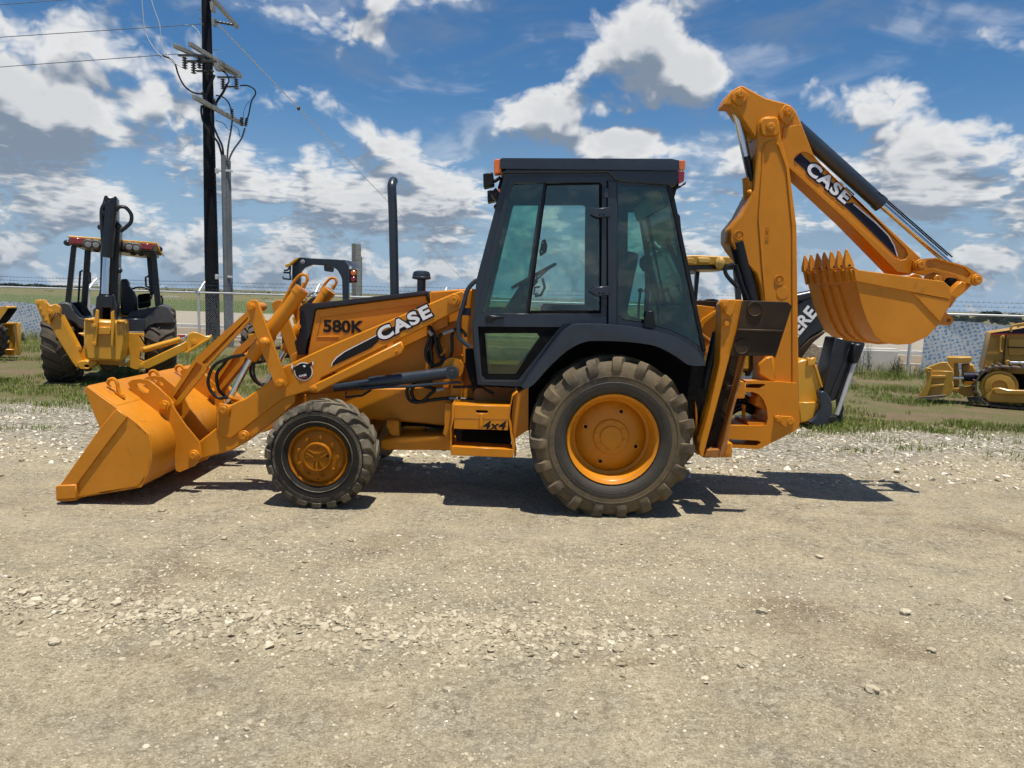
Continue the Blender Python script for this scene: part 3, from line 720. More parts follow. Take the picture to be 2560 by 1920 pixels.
# ---- rear wheels
def rear_wheel():
    c = at(1533, 1100, 5.22); c.y = 5.43; RR = c.z + 0.022
    w = 0.44; y0 = c.y - w / 2
    mb = MB(); o = Vector((c.x, y0, c.z)); mb.lathe([(0.318, 0.035), (0.338, 0.020), (0.345, 0.030), (0.345, 0.045), (0.325, 0.05), (0.312, 0.065), (0.300, 0.10), (0.292, 0.11), (0.290, 0.150), (0.282, 0.155), (0.270, 0.165), (0.268, 0.185), (0.255, 0.175), (0.20, 0.150), (0.135, 0.142), (0.128, 0.125), (0.085, 0.122), (0.080, 0.108), (0.03, 0.104), (0.0001, 0.104)], o, (0, 1, 0), 56)
    wh = part('wheel', mb, OR, BH)
    part('tyre', tyre_mb(RR, 0.335, w, 19, c, lug_h=0.036, lug_w=0.072, sweep=0.8), 'tyre_rubber', wh)
    mb = MB(); h_ = w / 2; mb.lathe([(0.336, -h_ * .80), (0.36, -h_ * .95), (0.40, -h_ * 1.004 - .002), (0.428, -h_ * 1.004 - .002), (0.432, -h_ * .99)], c, (0, 1, 0), 72); part('inner_sidewall', mb, 'tyre_side', wh)
    for p in ring_of(8, 0.107, o + Vector((0, 0.128, 0)), (0, 1, 0), 0.2): mb = MB(); mb.lathe([(0.0001, 0.012), (0.012, 0.012), (0.014, 0)], p, (0, -1, 0), 10); part('hub_bolt', mb, OR, wh)
    for k, p in enumerate(ring_of(4, 0.205, o + Vector((0, 0.150, 0)), (0, 1, 0), 0.35)):
        mb = MB(); mb.box(p, (0.022, 0.012, 0.022), Matrix.Rotation(0.3, 3, 'Y')); part('square_hole', mb, 'flat_black_and_shade', wh, bevel=0.003)
        mb = MB(); mb.lathe([(0.026, 0.004), (0.022, 0.006), (0.016, 0.004)], p, (0, -1, 0), 16); part('hole_rim', mb, OR, wh)
    return wh
rw = rear_wheel(); mir(rw)
def front_wheel():
    c = at(797, 1141, 5.27); w = 0.32; c.y = 5.24 + w / 2; RR = c.z + 0.012
    ax = Vector((math.sin(R(2.5)), math.cos(R(2.5)), 0)); o = c - ax * (w / 2)
    mb = MB(); mb.lathe([(0.208, 0.03), (0.222, 0.018), (0.229, 0.026), (0.229, 0.04), (0.214, 0.046), (0.206, 0.048), (0.198, 0.046), (0.192, 0.040), (0.182, 0.034), (0.165, 0.030), (0.150, 0.028), (0.112, 0.027), (0.110, 0.004), (0.104, -0.004), (0.096, -0.004), (0.094, 0.004), (0.0001, 0.004)], o, ax, 52)
    wh = part('wheel', mb, OR, BH)
    part('tyre', tyre_mb(RR, 0.222, w, 20, c, lug_h=0.034, lug_w=0.072, sweep=0.9, axis=ax, drop=0.3), 'tyre_dusty', wh)
    mb = MB(); h_ = w / 2; mb.lathe([(0.224, -h_ * .80), (0.25, -h_ * .95), (0.29, -h_ * 1.004 - .002), (0.318, -h_ * 1.0 - .002), (0.322, -h_ * .985)], c, ax, 60); mb.lathe([(0.338, -h_ * .94), (0.344, -h_ * 1.0 - .004), (0.350, -h_ * .94)], c, ax, 60); part('inner_sidewall', mb, 'tyre_side', wh)
    for p in ring_of(9, 0.150, o + ax * 0.030, ax, 0.15):
        mb = MB(); hexbolt(mb, p, -ax, 0.013, 0.022); part('wheel_nut', mb, OR, wh)
    mb = MB()                                            # cast Y ribs on the hub
    for k in range(3):
        th = 2 * math.pi * k / 3 + math.pi / 1; a = Vector((0, 0, 1)); b = ax.cross(a); d = a * math.cos(th) + b * math.sin(th); s = ax.cross(d)
        for q in (-1, 1):
            p = o + ax * 0.001 + s * q * 0.016; mb.tube([p + d * 0.022, p + d * 0.088], 0.0045, 6)
        mb.tube([o + ax * 0.001 + d * 0.03 + s * 0.016, o + ax * 0.001 + s * 0.035, o + ax * 0.001 + s * 0.09], 0.0035, 6)
    part('hub_ribs', mb, OR, wh)
    mb = MB(); hexbolt(mb, o - ax * 0.002 + Vector((0.082, 0, 0.012)), -ax, 0.010, 0.012); part('filler_plug', mb, 'greasy_steel_and_shade', wh)
    mb = MB(); v = o + ax * 0.06 + Vector((0.005, 0, -0.198)); mb.tube([v, v + Vector((-0.006, -0.03, 0.028))], [0.008, 0.005], 8); part('valve_stem', mb, 'hose_rubber', wh)
    return wh
fw = front_wheel(); mir(fw)
# ---- chassis
mb = MB()
mb.plate('S', [(-420, 0), (900, -40), (1240, -60), (1240, 120), (1070, 160), (1060, 430), (830, 400), (0, 330), (-420, 250)], 5.86, 6.38)
mb.plate('B', [(345, 905), (830, 860), (1500, 850), (1560, 1000), (1330, 1100), (840, 1045), (345, 985)], 5.84, 5.87)
ch = part('chassis_frame', mb, OR, BH, bevel=0.008)
mb = MB(); mb.plate('S', [(330, 350), (490, 370), (490, 470), (520, 700), (500, 715), (450, 560), (385, 545), (335, 440)], 5.74, 5.86); part('frame_bracket', mb, OR, ch, bevel=0.006); pin('S', (380, 412), 5.74, 0.022, 0.02, ch, name='bracket_bolt')
mb = MB(); mb.plate('S', [(265, 600), (520, 565), (1120, 545), (1200, 560), (1200, 735), (530, 732), (275, 725), (255, 660)], 5.70, 6.1); part('axle_guard', mb, OR, ch, bevel=0.01)
mb = MB(); mb.plate('S', [(520, 370), (870, 400), (850, 450), (780, 490), (600, 495), (525, 470)], 5.95, 6.3); part('sump_pan', mb, OR, ch, bevel=0.02)
mb = MB(); mb.cyl((-1.42, 5.40, 0.44), (-1.42, 2 * YC - 5.40, 0.44), 0.085); mb.ball((-1.42, YC, 0.44), 0.17, 14); part('front_axle', mb, OR, BH)
mb = MB(); mb.cyl((0.82, 5.6, 0.62), (0.82, 2 * YC - 5.6, 0.62), 0.12); mb.box((0.75, YC, 0.66), (0.8, 0.42, 0.42)); mb.box((-0.25, YC, 0.68), (1.5, 0.36, 0.34)); part('rear_axle', mb, 'flat_black_and_shade', BH, bevel=0.02)
mb = MB(); mb.plate('B', [(330, 640), (480, 560), (1240, 420), (1440, 420), (1500, 700), (1500, 890), (345, 960)], 5.87, 5.90)
part('engine_side_panel', mb, OR, BH, bevel=0.006)
mir(BH.children[-1])
mb = MB(); mb.plate('B', [(345, 640), (1450, 380), (1480, 850), (345, 960)], 5.95, 6.3); part('engine_block', mb, 'flat_black_and_shade', BH)
# ---- hood
HY0, HY1 = 5.80, 2 * YC - 5.80
mb = MB(); mb.plate('B', [(487, 345), (1205, 251), (1218, 300), (1218, 520), (700, 760), (430, 760), (440, 610), (470, 440)], HY0, HY1); hood = part('hood', mb, OR, BH, bevel=0.010)
mb = MB(); mb.plate('B', [(383, 345), (392, 322), (430, 306), (505, 304), (1190, 226), (1216, 228), (1224, 240), (1224, 292), (1207, 250), (487, 343), (470, 420), (455, 500), (432, 560), (420, 640), (372, 640), (352, 560), (398, 478), (384, 400)], HY0 - 0.02, HY1 + 0.02); part('hood_cowl', mb, 'grille_dark', hood, bevel=0.014, seg=2)
for k in range(5):
    mb = MB(); z = at1('B', (380, 380 + 52 * k), HY0).z; x = at1('B', (388, 400), HY0).x; mb.box((x - 0.012, YC, z), (0.02, 0.52, 0.035)); part('grille_slat', mb, 'flat_black_and_shade', hood, bevel=0.004)
mb = MB()                                                # pressed bead round the panel
mb.tube(W('B', [(1120, 400), (1156, 340), (1150, 316), (527, 402), (500, 524), (640, 522)], HY0 - 0.001), 0.005, 6); part('panel_bead', mb, OR, hood)
p0 = at1('B', (540, 494), HY0); p1 = at1('B', (805, 492), HY0); ux = Vector((1, 0, 0.0)); 
part('model_lettering', text_mesh('580K', p0 + Vector((0, 0.0, 0)), ux, (0, 0, 1), (at1('B', (540, 412), HY0) - p0).length, 0.003, offset=0.035, width=(p1 - p0).length), 'decal_black', hood)
mb = MB(); mb.plate('B', [(1228, 230), (1462, 212), (1535, 216), (1535, 420), (1520, 700), (1440, 700), (1430, 420), (1228, 470)], 5.82, 2 * YC - 5.82); part('cowl_box', mb, OR, BH, bevel=0.012)
mb = MB(); mb.plate('B', [(1240, 440), (1352, 378), (1352, 455), (1230, 502)], 5.76, 5.84); part('side_bracket', mb, OR, BH, bevel=0.008)
mb = MB(); mb.plate('B', [(1360, 660), (1440, 640), (1445, 950), (1380, 1000), (1360, 940)], 5.74, 5.84); lt = part('loader_tower', mb, OR, BH, bevel=0.01); mir(lt)
# ---- exhaust stack and pre-cleaner
p = [at(987, 760, 6.0), at(983, 560, 6.0), at(980, 480, 6.0), at(980, 462, 6.02), at(984, 452, 6.07)]
mb = MB(); mb.tube(spline([p[0], p[1], p[2], p[3], p[4]], 5), 0.037, 18); ex = part('exhaust_stack', mb, SL, BH)
c = at1('B', (1175, 225), 6.05)
mb = MB(); mb.cyl(c + Vector((0, 0, -0.05)), c + Vector((0, 0, 0.11)), 0.036, n=18)
mb.lathe([(0.036, 0.09), (0.070, 0.095), (0.079, 0.10), (0.079, 0.112), (0.074, 0.116), (0.074, 0.135), (0.066, 0.155), (0.04, 0.165), (0.0001, 0.167)], c, (0, 0, 1), 28); part('air_precleaner', mb, SL, BH)
# ---- loader arms
AY0, AY1 = 5.62, 5.74
def loader_arm():
    mb = MB(); AR = [(1378, 243), (1440, 222), (1468, 250), (1462, 325), (1420, 352), (530, 790), (495, 880), (440, 878), (345, 905), (274, 930), (-57, 1185), (-122, 1170), (-157, 1125), (-159, 1010), (-132, 965), (-62, 965), (-10, 938), (30, 925), (204, 800), (270, 722), (555, 590)]
    mb.plate('B', AR, AY0, AY1); arm = part('loader_arm', mb, OR, BH, bevel=0.010)
    mb = MB(); mb.plate('A', [(1005, 1222), (1150, 1105), (1250, 1050), (1600, 830), (1660, 860), (1660, 950), (1555, 1045), (1340, 1205), (1240, 1262), (1035, 1318), (985, 1300)], AY0 + 0.012, AY1 - 0.012); part('lower_arm_tube', mb, OR, arm, bevel=0.012)
    mb = MB(); mb.plate('B', [(440, 852), (500, 820), (575, 785), (1045, 550), (1063, 600), (1052, 630), (600, 836), (500, 890), (455, 882)], AY0 - 0.055, AY0 - 0.015); st = part('safety_strut', mb, OR, arm, bevel=0.010)
    mb = MB(); mb.tube(W('B', [(1003, 640), (1003, 622), (1022, 612)], AY0 - 0.062), 0.006, 8); part('strut_latch', mb, OR, st)
    mb = MB(); mb.plate('B', [(955, 575), (985, 560), (995, 590), (960, 605)], AY0 - 0.02, AY0); part('strut_stop', mb, OR, arm)
    pin('B', (477, 860), AY0 - 0.055, 0.020, 0.012, arm); pin('B', (1387, 288), AY0, 0.030, 0.035, arm, collar=1.6)
    mb = MB(); mb.plate('A', [(1158, 950), (1235, 975), (1225, 1045), (1155, 1030)], AY0 - 0.018, AY0); part('pin_boss', mb, OR, arm, bevel=0.006); pin('A', (1192, 995), AY0 - 0.018, 0.030, 0.024, arm)
    pin('A', (1322, 1165), AY0, 0.030, 0.025, arm); pin('A', (998, 1290), AY0 - 0.07, 0.028, 0.03, arm)
    return arm
arm = loader_arm(); arm2 = mir(arm)
# decals on the near arm
mb = MB(); mb.plate('B', [(592, 712), (600, 690), (625, 660), (680, 620), (885, 515), (900, 548), (850, 595), (600, 712)], AY0 - 0.0024, AY0 - 0.0005); part('stripe_decal', mb, 'decal_black', arm)
mb = MB(); mb.plate('B', [(590, 714), (596, 690), (622, 656), (678, 616), (885, 511), (886, 516), (681, 621), (627, 661), (601, 692), (595, 714)], AY0 - 0.0030, AY0 - 0.0026); part('decal_edge', mb, 'decal_white', arm)
def case_logo(f, a, b, c_, d, parent, italic=0.0, back=0.055):
    """a = lower left, b = lower right, c_ = upper left of the word"""
    A_, B_, C_ = at1(f, a, d), at1(f, b, d), at1(f, c_, d)
    ux = (B_ - A_).normalized(); up = Vector((ux.z * 0, 0, 0)); uy = Vector((-ux.z, 0, ux.x)); h = (C_ - A_).dot(uy); wd = (B_ - A_).length
    o = Vector((0, -0.0032, 0)); g = 0.012
    part('logo_outline', text_mesh('CASE', A_ + o - ux * g - uy * g, ux, uy, h + 2 * g, 0.0015, offset=0.075, width=wd + 2 * g, space=1.10), 'decal_navy', parent)
    part('logo_lettering', text_mesh('CASE', A_ + o + Vector((0, -0.0016, 0)), ux, uy, h, 0.0015, offset=0.042, width=wd, space=1.16), 'decal_white', parent)
mb = MB(); mb.plate('B', [(905, 500), (1230, 345), (1250, 390), (930, 545)], AY0 - 0.0030, AY0 - 0.0012); part('logo_band', mb, 'decal_black', arm)
case_logo('B', (915, 556), (1250, 388), (880, 478), AY0, arm)
# round sticker on the knee plate
cs = at1('B', (412, 748), AY0); mb = MB(); mb.lathe([(0.0001, 0.003), (0.072, 0.003), (0.072, 0)], cs, (0, -1, 0), 36); stk = part('round_sticker', mb, 'decal_white', arm)
mb = MB(); mb.lathe([(0.0001, 0.0042), (0.0655, 0.0042), (0.0655, 0.003)], cs, (0, -1, 0), 36)
mb.plate('B', [(352, 722), (335, 705), (334, 722), (342, 735), (362, 742), (420, 735), (460, 712), (475, 700), (474, 685), (440, 700), (420, 700), (400, 712), (370, 708)], AY0 - 0.0055, AY0 - 0.0045); part('sticker_eagle', mb, 'decal_black', stk)
mb = MB()
for f_, q in (('B', [(330, 706), (340, 703), (346, 716), (340, 735), (333, 722)]), ('B', [(470, 682), (477, 684), (476, 702), (466, 708), (468, 694)]), ('B', [(408, 708), (418, 706), (426, 714), (420, 722), (410, 718)])): mb.plate(f_, q, AY0 - 0.0068, AY0 - 0.0058)
part('eagle_white', mb, 'decal_white', stk)
a0 = at1('B', (383, 786), AY0 - 0.006); b0 = at1('B', (432, 776), AY0 - 0.006)
part('sticker_word', text_mesh('CASE', a0, b0 - a0, Vector((-(b0 - a0).z, 0, (b0 - a0).x)), 0.016, 0.001, offset=0.04, width=(b0 - a0).length), 'decal_white', stk)
mb = MB(); mb.plate('B', [(382, 792), (432, 782), (432, 786), (384, 797)], AY0 - 0.0068, AY0 - 0.0055); part('sticker_line', mb, 'decal_red', stk)
# ---- bell crank, links, tilt cylinder
def crank():
    CR = [(33, 312), (52, 298), (78, 285), (104, 284), (114, 292), (312, 832), (300, 846), (236, 862), (228, 850), (98, 505), (62, 400)]
    mb = MB(); mb.plate('B', CR, 5.555, 5.580); c1 = part('bell_crank', mb, OR, BH, bevel=0.005)
    mb = MB(); mb.plate('B', CR, 5.80, 5.825); part('inner_plate', mb, OR, c1, bevel=0.005)
    mb = MB(); mb.cyl(at1('B', (72, 330), 5.56), at1('B', (72, 330), 5.56) + Vector((0, .26, 0)), 0.034, n=18); mb.cyl(at1('B', (260, 822), 5.56), at1('B', (260, 822), 5.56) + Vector((0, .26, 0)), 0.032, n=18); part('crank_bush', mb, OR, c1)
    pin('B', (72, 330), 5.555, 0.026, 0.03, c1, collar=1.3, hexa=True); pin('B', (260, 824), 5.555, 0.026, 0.03, c1, collar=1.3, hexa=True)
    c = at1('B', (162, 560), 5.555); mb = MB(); mb.lathe([(0.0001, 0.042), (0.018, 0.040), (0.033, 0.030), (0.041, 0.014), (0.042, -0.01)], c, (0, -1, 0), 24); part('trunnion_cap', mb, OR, c1)
    return c1
ck = crank(); mir(ck)
def tilt_link():
    O_ = [(832, 912), (1012, 655), (1325, 372), (1352, 340), (1400, 330), (1392, 380), (1360, 420), (1085, 715), (1075, 745), (900, 962), (850, 985)]
    H1 = [(1050, 690), (1350, 392), (1345, 410), (1085, 690), (1062, 700)]; H2 = [(862, 915), (1012, 690), (1035, 700), (1050, 712), (1040, 740), (880, 938)]
    mb = MB(); mb.plate('A', O_, 5.645, 5.675, [H1, H2]); mb.plate('A', O_, 5.675, 5.70); mb.plate('A', O_, 5.70, 5.73, [H1, H2]); l = part('bucket_link', mb, OR, BH)
    mb = MB(); q = at1('A', (810, 970), 5.55); mb.cyl(q, q + Vector((0, .30, 0)), 0.030, n=16); part('link_pin', mb, OR, l)
    pin('A', (808, 970), 5.55, 0.028, 0.03, l, collar=1.5, hexa=True)
    return l
lk = tilt_link(); mir(lk)
def tilt_cyl():
    d = 5.69; t = at1('B', (402, 212), d); b = at(632, 888, d); r = at1('A', (1192, 995), d)
    mb = MB(); ax = (t - b).normalized(); mb.cyl(b + ax * 0.05, t - ax * 0.045, 0.058, n=24); mb.cyl(t - ax * 0.05, t, 0.062, n=24); mb.cyl(b - ax * 0.03, b + ax * 0.06, 0.050, n=24); mb.cyl(b + ax * 0.15, b + ax * 0.22, 0.068, n=24)
    cy = part('tilt_cylinder', mb, OR, BH)
    mb = MB(); mb.cyl(r, b, 0.023, n=18); part('cylinder_rod', mb, 'chrome', cy)
    mb = MB(); mb.cyl(r + Vector((0, -.045, 0)), r + Vector((0, .045, 0)), 0.045, n=20); part('rod_eye', mb, OR, cy)
    o = Vector((0, -0.03, 0)); mb = MB()
    mb.tube(spline([p + o for p in W('B', [(190, 490), (335, 205), (372, 150), (400, 124), (432, 124), (444, 148), (436, 172), (424, 190)], d)], 6), 0.012, 10)
    mb.cyl(at1('B', (414, 206), d) + o, at1('B', (428, 176), d) + o, 0.018, n=8); part('feed_pipe', mb, OR, cy)
    return cy
tc = tilt_cyl(); mir(tc)
mb = MB()
for k, (x1, y1) in enumerate(((1090, 800), (1145, 770))):
    mb.tube(spline(W('A', [(1385, 640), (1330, 640), (1230, 660), (x1 + 40, 710), (x1, y1), (x1 + 15, 870), (x1 + 70, 920), (1225, 915 + 10 * k), (1330, 935 + 8 * k)], 5.66 + 0.05 * k), 6), 0.013, 10)
th = part('tilt_hose', mb, 'hose_rubber', BH); mir(th)
mb = MB()
for k in range(2): mb.cyl(at1('A', (1225, 915 + 10 * k), 5.66 + .05 * k), at1('A', (1335, 937 + 8 * k), 5.66 + .05 * k), 0.015, n=8)
mb.tube(spline(W('A', [(1330, 640), (1380, 625), (1400, 590), (1420, 560)], 5.66), 5), 0.014, 8)
part('hose_fitting', mb, OR, BH)
# ---- loader bucket
BY0, BY1 = 5.18, 2 * YC - 5.18
prof = [(300, 848), (485, 976), (560, 1032), (630, 1085), (685, 1140), (715, 1205), (726, 1275), (720, 1345), (700, 1415), (668, 1470), (640, 1500), (560, 1516), (400, 1542), (240, 1566), (104, 1580)]
PW = W('A', prof, BY0)
mb = MB(); n = len(PW); inn = []
for i in range(n):
    t = (PW[min(i + 1, n - 1)] - PW[max(i - 1, 0)]).normalized(); inn.append(PW[i] + Vector((-t.z, 0, t.x)) * -0.018)
mb.prism(PW + inn[::-1], (0, BY1 - BY0, 0)); OW = 'orange_worn'; bk = part('loader_bucket', mb, OW, BH, bevel=0.002)
for p in bk.data.polygons: p.use_smooth = True
bk.data.set_sharp_from_angle(angle=R(33))
def side(y0, y1, s):
    mb = MB(); mb.plate('A', [(300, 842), (492, 985), (708, 1155), (728, 1320), (655, 1500), (240, 1570), (108, 1580), (100, 1492), (130, 1484), (386, 1118), (287, 872)], BY0, BY0 + 0.022); p = part('side_plate', mb, OW, bk, bevel=0.004)
    mb = MB(); mb.plate('A', [(128, 1486), (386, 1118), (494, 990), (562, 1043), (232, 1486)], BY0 - 0.016, BY0 - 0.001); part('side_cutter', mb, OW, bk, bevel=0.004)
    mb = MB(); mb.plate('A', [(99, 1492), (130, 1486), (232, 1482), (236, 1570), (106, 1580), (102, 1560)], BY0 - 0.03, BY0 - 0.001); part('corner_shoe', mb, OW, bk, bevel=0.006)
    return bk.children[-3:]
for c in side(0, 0, 0): mirrored(c, bk, YC)
mb = MB(); q = W('A', [(104, 1578), (236, 1570), (236, 1584), (160, 1592), (112, 1590)], BY0); mb.prism(q, (0, BY1 - BY0, 0)); part('cutting_edge', mb, OW, bk, bevel=0.003)
mb = MB(); q = W('A', [(298, 838), (482, 968), (490, 984), (302, 852)], BY0); mb.prism([p + Vector((0, 0.02, 0)) for p in q], (0, BY1 - BY0 - 0.04, 0)); part('top_lip', mb, OW, bk, bevel=0.004)
BR = [(568, 822), (598, 803), (650, 797), (700, 803), (762, 852), (842, 926), (868, 990), (935, 1090), (1030, 1205), (1042, 1300), (1000, 1362), (905, 1400), (880, 1390), (870, 1290), (830, 1130), (760, 1040), (650, 950), (590, 870)]
SLOT = [(618, 832), (640, 822), (690, 832), (710, 858), (702, 888), (672, 886), (634, 862)]
for y0 in (5.555, 5.785):
    sh = at1('A', (0, 0), y0)
    mb = MB(); mb.plate('A', BR, 5.555, 5.575, [SLOT])
    for v in mb.v: v.y += y0 - 5.555
    b_ = part('link_bracket', mb, OW, bk); mirrored(b_, bk, YC)
def hook(c, parent, u, n_, s=1.0):
    """open chain hook lying along u on a plate with normal n_"""
    pts = [c + (u * x + n_ * z) * 0.001 * s for x, z in ((70, 6), (48, 10), (22, 28), (-8, 58), (-38, 64), (-58, 42), (-50, 16), (-26, 10))]
    mb = MB(); mb.tube(spline(pts, 5), [0.012 * s] * 30 + [0.007 * s] * 6, 8); mb.box(c + u * 0.05 * s + n_ * 0.004, (0.07 * s, 0.03, 0.014), Matrix((u, Vector((0, 1, 0)), n_)).transposed()); part('chain_hook', mb, OR, parent)
ul = (PW[1] - PW[0]).normalized(); nl_ = Vector((-ul.z, 0, ul.x))
for y in (5.36, 5.98, 6.45, 6.95): hook(PW[0].lerp(PW[1], 0.42) + Vector((0, y - BY0, 0)) + nl_ * 0.016, bk, ul, nl_, 1.15)
# ---- lift cylinder
def lift_cyl():
    d = 5.665; a = at1('R', (1590, 1050), d - 0.05); b = at(815, 972, d - 0.05); ax = (b - a).normalized()
    a = Vector((a.x, d, a.z)); b = Vector((b.x, d, b.z)); ax = (b - a).normalized()
    mb = MB(); mb.cyl(a, a + ax * 0.62, 0.047, n=22); mb.cyl(a + ax * 0.58, a + ax * 0.66, 0.050, n=22); mb.cyl(a + Vector((0, -.062, 0)), a + Vector((0, .05, 0)), 0.052, n=24)
    mb.lathe([(0.0001, 0.07), (0.022, 0.07), (0.026, 0.062)], a, (0, -1, 0), 18); mb.cyl(a + ax * 0.66, a + ax * 0.95, 0.036, n=16)
    cy = part('lift_cylinder', mb, SL, BH)
    mb = MB(); o = Vector((0, -0.03, 0)); mb.tube([p + o for p in W('R', [(0, 1325), (230, 1295), (850, 1275), (1690, 1205), (1770, 1215)], d - .02)], 0.011, 8); part('cylinder_pipe', mb, SL, cy)
    mb = MB(); mb.tube(W('B', [(690, 875), (685, 915), (790, 905), (850, 868)], d - 0.05), 0.009, 6); part('pipe_bracket', mb, 'black_paint', cy)
    mb = MB(); mb.cyl(a + Vector((0, .02, .03)), a + Vector((0, .12, .03)), 0.085, n=28); mb.plate('R', [(1595, 820), (1640, 785), (1700, 795), (1720, 840), (1715, 1000), (1590, 1000)], d + .03, d + .1); part('pivot_boss', mb, OR, cy)
    return cy
lc = lift_cyl(); mir(lc)
# ---- hoses between hood and cab
def hoses(name, runs, d, r, mat='hose_rubber'):
    mb = MB()
    for i, q in enumerate(runs): mb.tube(spline(W(q[0], q[1], d + 0.02 * i), 6), r, 9)
    return part(name, mb, mat, BH)
hoses('hydraulic_hose', [('R', [(1180, 230), (1260, 340), (1310, 480), (1330, 650), (1380, 780), (1450, 820), (1540, 800), (1585, 700), (1590, 560), (1590, 400), (1640, 310), (1720, 300), (1800, 350), (1830, 430)]), ('R', [(1440, 370), (1370, 430), (1360, 540), (1400, 680), (1440, 760), (1420, 860), (1340, 920), (1250, 915), (1170, 850), (1135, 740), (1150, 600), (1190, 480), (1210, 380)])], 5.72, 0.0135)
hoses('hydraulic_hose', [('R', [(1220, 260), (1245, 450), (1215, 560), (1235, 700), (1245, 900), (1235, 970)]), ('R', [(1290, 420), (1230, 620), (1180, 740), (1230, 880)])], 5.76, 0.014)
hoses('hydraulic_hose', [('R', [(1260, 1190), (1050, 1220), (900, 1270), (820, 1330), (815, 1420), (860, 1520), (960, 1560), (1050, 1555)]), ('R', [(1300, 1350), (1200, 1430), (1130, 1510), (1060, 1560)]), ('R', [(1320, 1340), (1000, 1260), (900, 1340), (900, 1440), (960, 1530), (1050, 1550), (1250, 1520), (1550, 1490), (1800, 1510), (2200, 1535)])], 5.70, 0.0145)
hoses('wire_lead', [('R', [(1390, 750), (1450, 680), (1510, 590)]), ('R', [(1400, 760), (1470, 690), (1500, 640)])], 5.70, 0.003, OR)
mb = MB()
for f_, a_, b_ in (('R', (1185, 320), (1250, 400)), ('R', (1430, 375), (1620, 305)), ('R', (1540, 1497), (1690, 1505)), ('R', (1320, 1350), (1450, 1320))): mb.cyl(at1(f_, a_, 5.70), at1(f_, b_, 5.70), 0.017, n=8, smooth=False)
part('hose_coupling', mb, 'steel_fitting', BH)
# ---- cab
CY0 = 5.46; CY1 = 2 * YC - CY0
WIN1 = [(364, 268), (378, 252), (928, 248), (948, 264), (941, 1098), (482, 1101), (166, 1098)]
WIN2 = [(1049, 264), (1366, 286), (1392, 335), (1590, 1322), (1556, 1300), (1500, 1262), (1400, 1212), (1220, 1162), (1075, 1138), (1049, 1104)]
WIN3 = [(142, 1183), (676, 1186), (405, 1530), (192, 1530), (166, 1500)]
OUT = [(318, 178), (1000, 178), (1050, 238), (1385, 272), (1408, 335), (1615, 1350), (1605, 1405), (1480, 1372), (1300, 1285), (1100, 1255), (900, 1250), (800, 1270), (700, 1330), (600, 1425), (490, 1560), (440, 1580), (420, 1572), (142, 1560), (112, 1330), (105, 1170), (132, 880)]
mb = MB(); mb.plate('C', OUT, CY0, CY0 + 0.045, [WIN1, WIN2, WIN3]); cab = part('cab', mb, SL, BH)
cf = mirrored(cab, cab, YC, 'far_side_frame')

# cross frame: windscreen header, rear header, floor, dash and front pillar edges
fA = [at1('C', p, CY0) for p in ((322, 182), (132, 882), (106, 1170), (142, 1560))]; fB = [at1('C', p, CY0) for p in ((1385, 272), (1408, 335), (1612, 1350))]
mb = MB(); L_ = CY1 - CY0 - 0.09
def bar(mb, a, b, w=0.05):
    t = (b - a).normalized(); nrm = Vector((t.z, 0, -t.x)); q = [a + nrm * w / 2, b + nrm * w / 2, b - nrm * w / 2, a - nrm * w / 2]
    mb.prism([p + Vector((0, 0.045, 0)) for p in q], (0, L_, 0))
s0 = fA[0]; mb2 = MB(); bar(mb2, s0 + Vector((0.03, 0, 0.0)), s0 + Vector((0.01, 0, -0.09)), 0.04); bar(mb2, fA[1] + Vector((.02, 0, -.02)), fA[2] + Vector((.03, 0, 0)), 0.03); bar(mb2, fA[2] + Vector((.03, 0, 0)), fA[3] + Vector((.03, 0, 0)), 0.03)
bar(mb2, fB[0] + Vector((-.05, 0, 0)), fB[1] + Vector((-.03, 0, -.05)), 0.04); bar(mb2, fB[2] + Vector((-.18, 0, .34)), fB[2] + Vector((-.06, 0, -.05)), 0.03)
part('cross_member', mb2, SL, cab)
mb = MB(); fz = at1('C', (300, 1560), CY0).z; mb.box((0.42, YC, fz + 0.02), (1.25, L_, 0.04)); part('cab_floor', mb, 'flat_black_and_shade', cab)
mb = MB(); mb.box((0.60, YC, at1('C', (500, 200), CY0).z - 0.03), (1.2, L_, 0.03)); part('headliner', mb, 'flat_black_and_shade', cab)
# door frame, glass
DRF = [(345, 216), (972, 214), (974, 1166), (760, 1166), (690, 1166), (430, 1545), (165, 1542), (120, 1330), (112, 1160), (140, 1090)]
mb = MB(); mb.plate('C', DRF, CY0 - 0.014, CY0 - 0.001, [WIN1, WIN3]); door = part('door', mb, SL, cab, bevel=0.003)
def pane(name, pts, d, mat, parent, f='C'):
    mb = MB(); mb.plate(f, pts, d, d + 0.006); return part(name, mb, mat, parent)
pane('sliding_pane', [(362, 266), (570, 256), (450, 1100), (164, 1100)], CY0 + 0.004, 'green_glass', door)
pane('door_pane', [(572, 254), (936, 246), (950, 262), (942, 1100), (455, 1102)], CY0 + 0.014, 'clear_glass', door)
pane('lower_pane', [(150, 1190), (668, 1192), (402, 1524), (194, 1524), (172, 1500)], CY0 + 0.006, 'lower_glass', door)
pane('rear_side_pane', [(1050, 266), (1366, 288), (1392, 337), (1588, 1318), (1500, 1258), (1400, 1208), (1220, 1158), (1075, 1134), (1051, 1102)], CY0 + 0.008, 'green_glass', cab)
for nm, pts in (('far_front_pane', WIN1), ('far_rear_pane', WIN2), ('far_lower_pane', WIN3)):
    mb = MB(); mb.plate('C', pts, CY0, CY0 + 0.006)
    for v in mb.v: v.y = 2 * YC - v.y - 0.02
    part(nm, mb, 'clear_glass', cab)
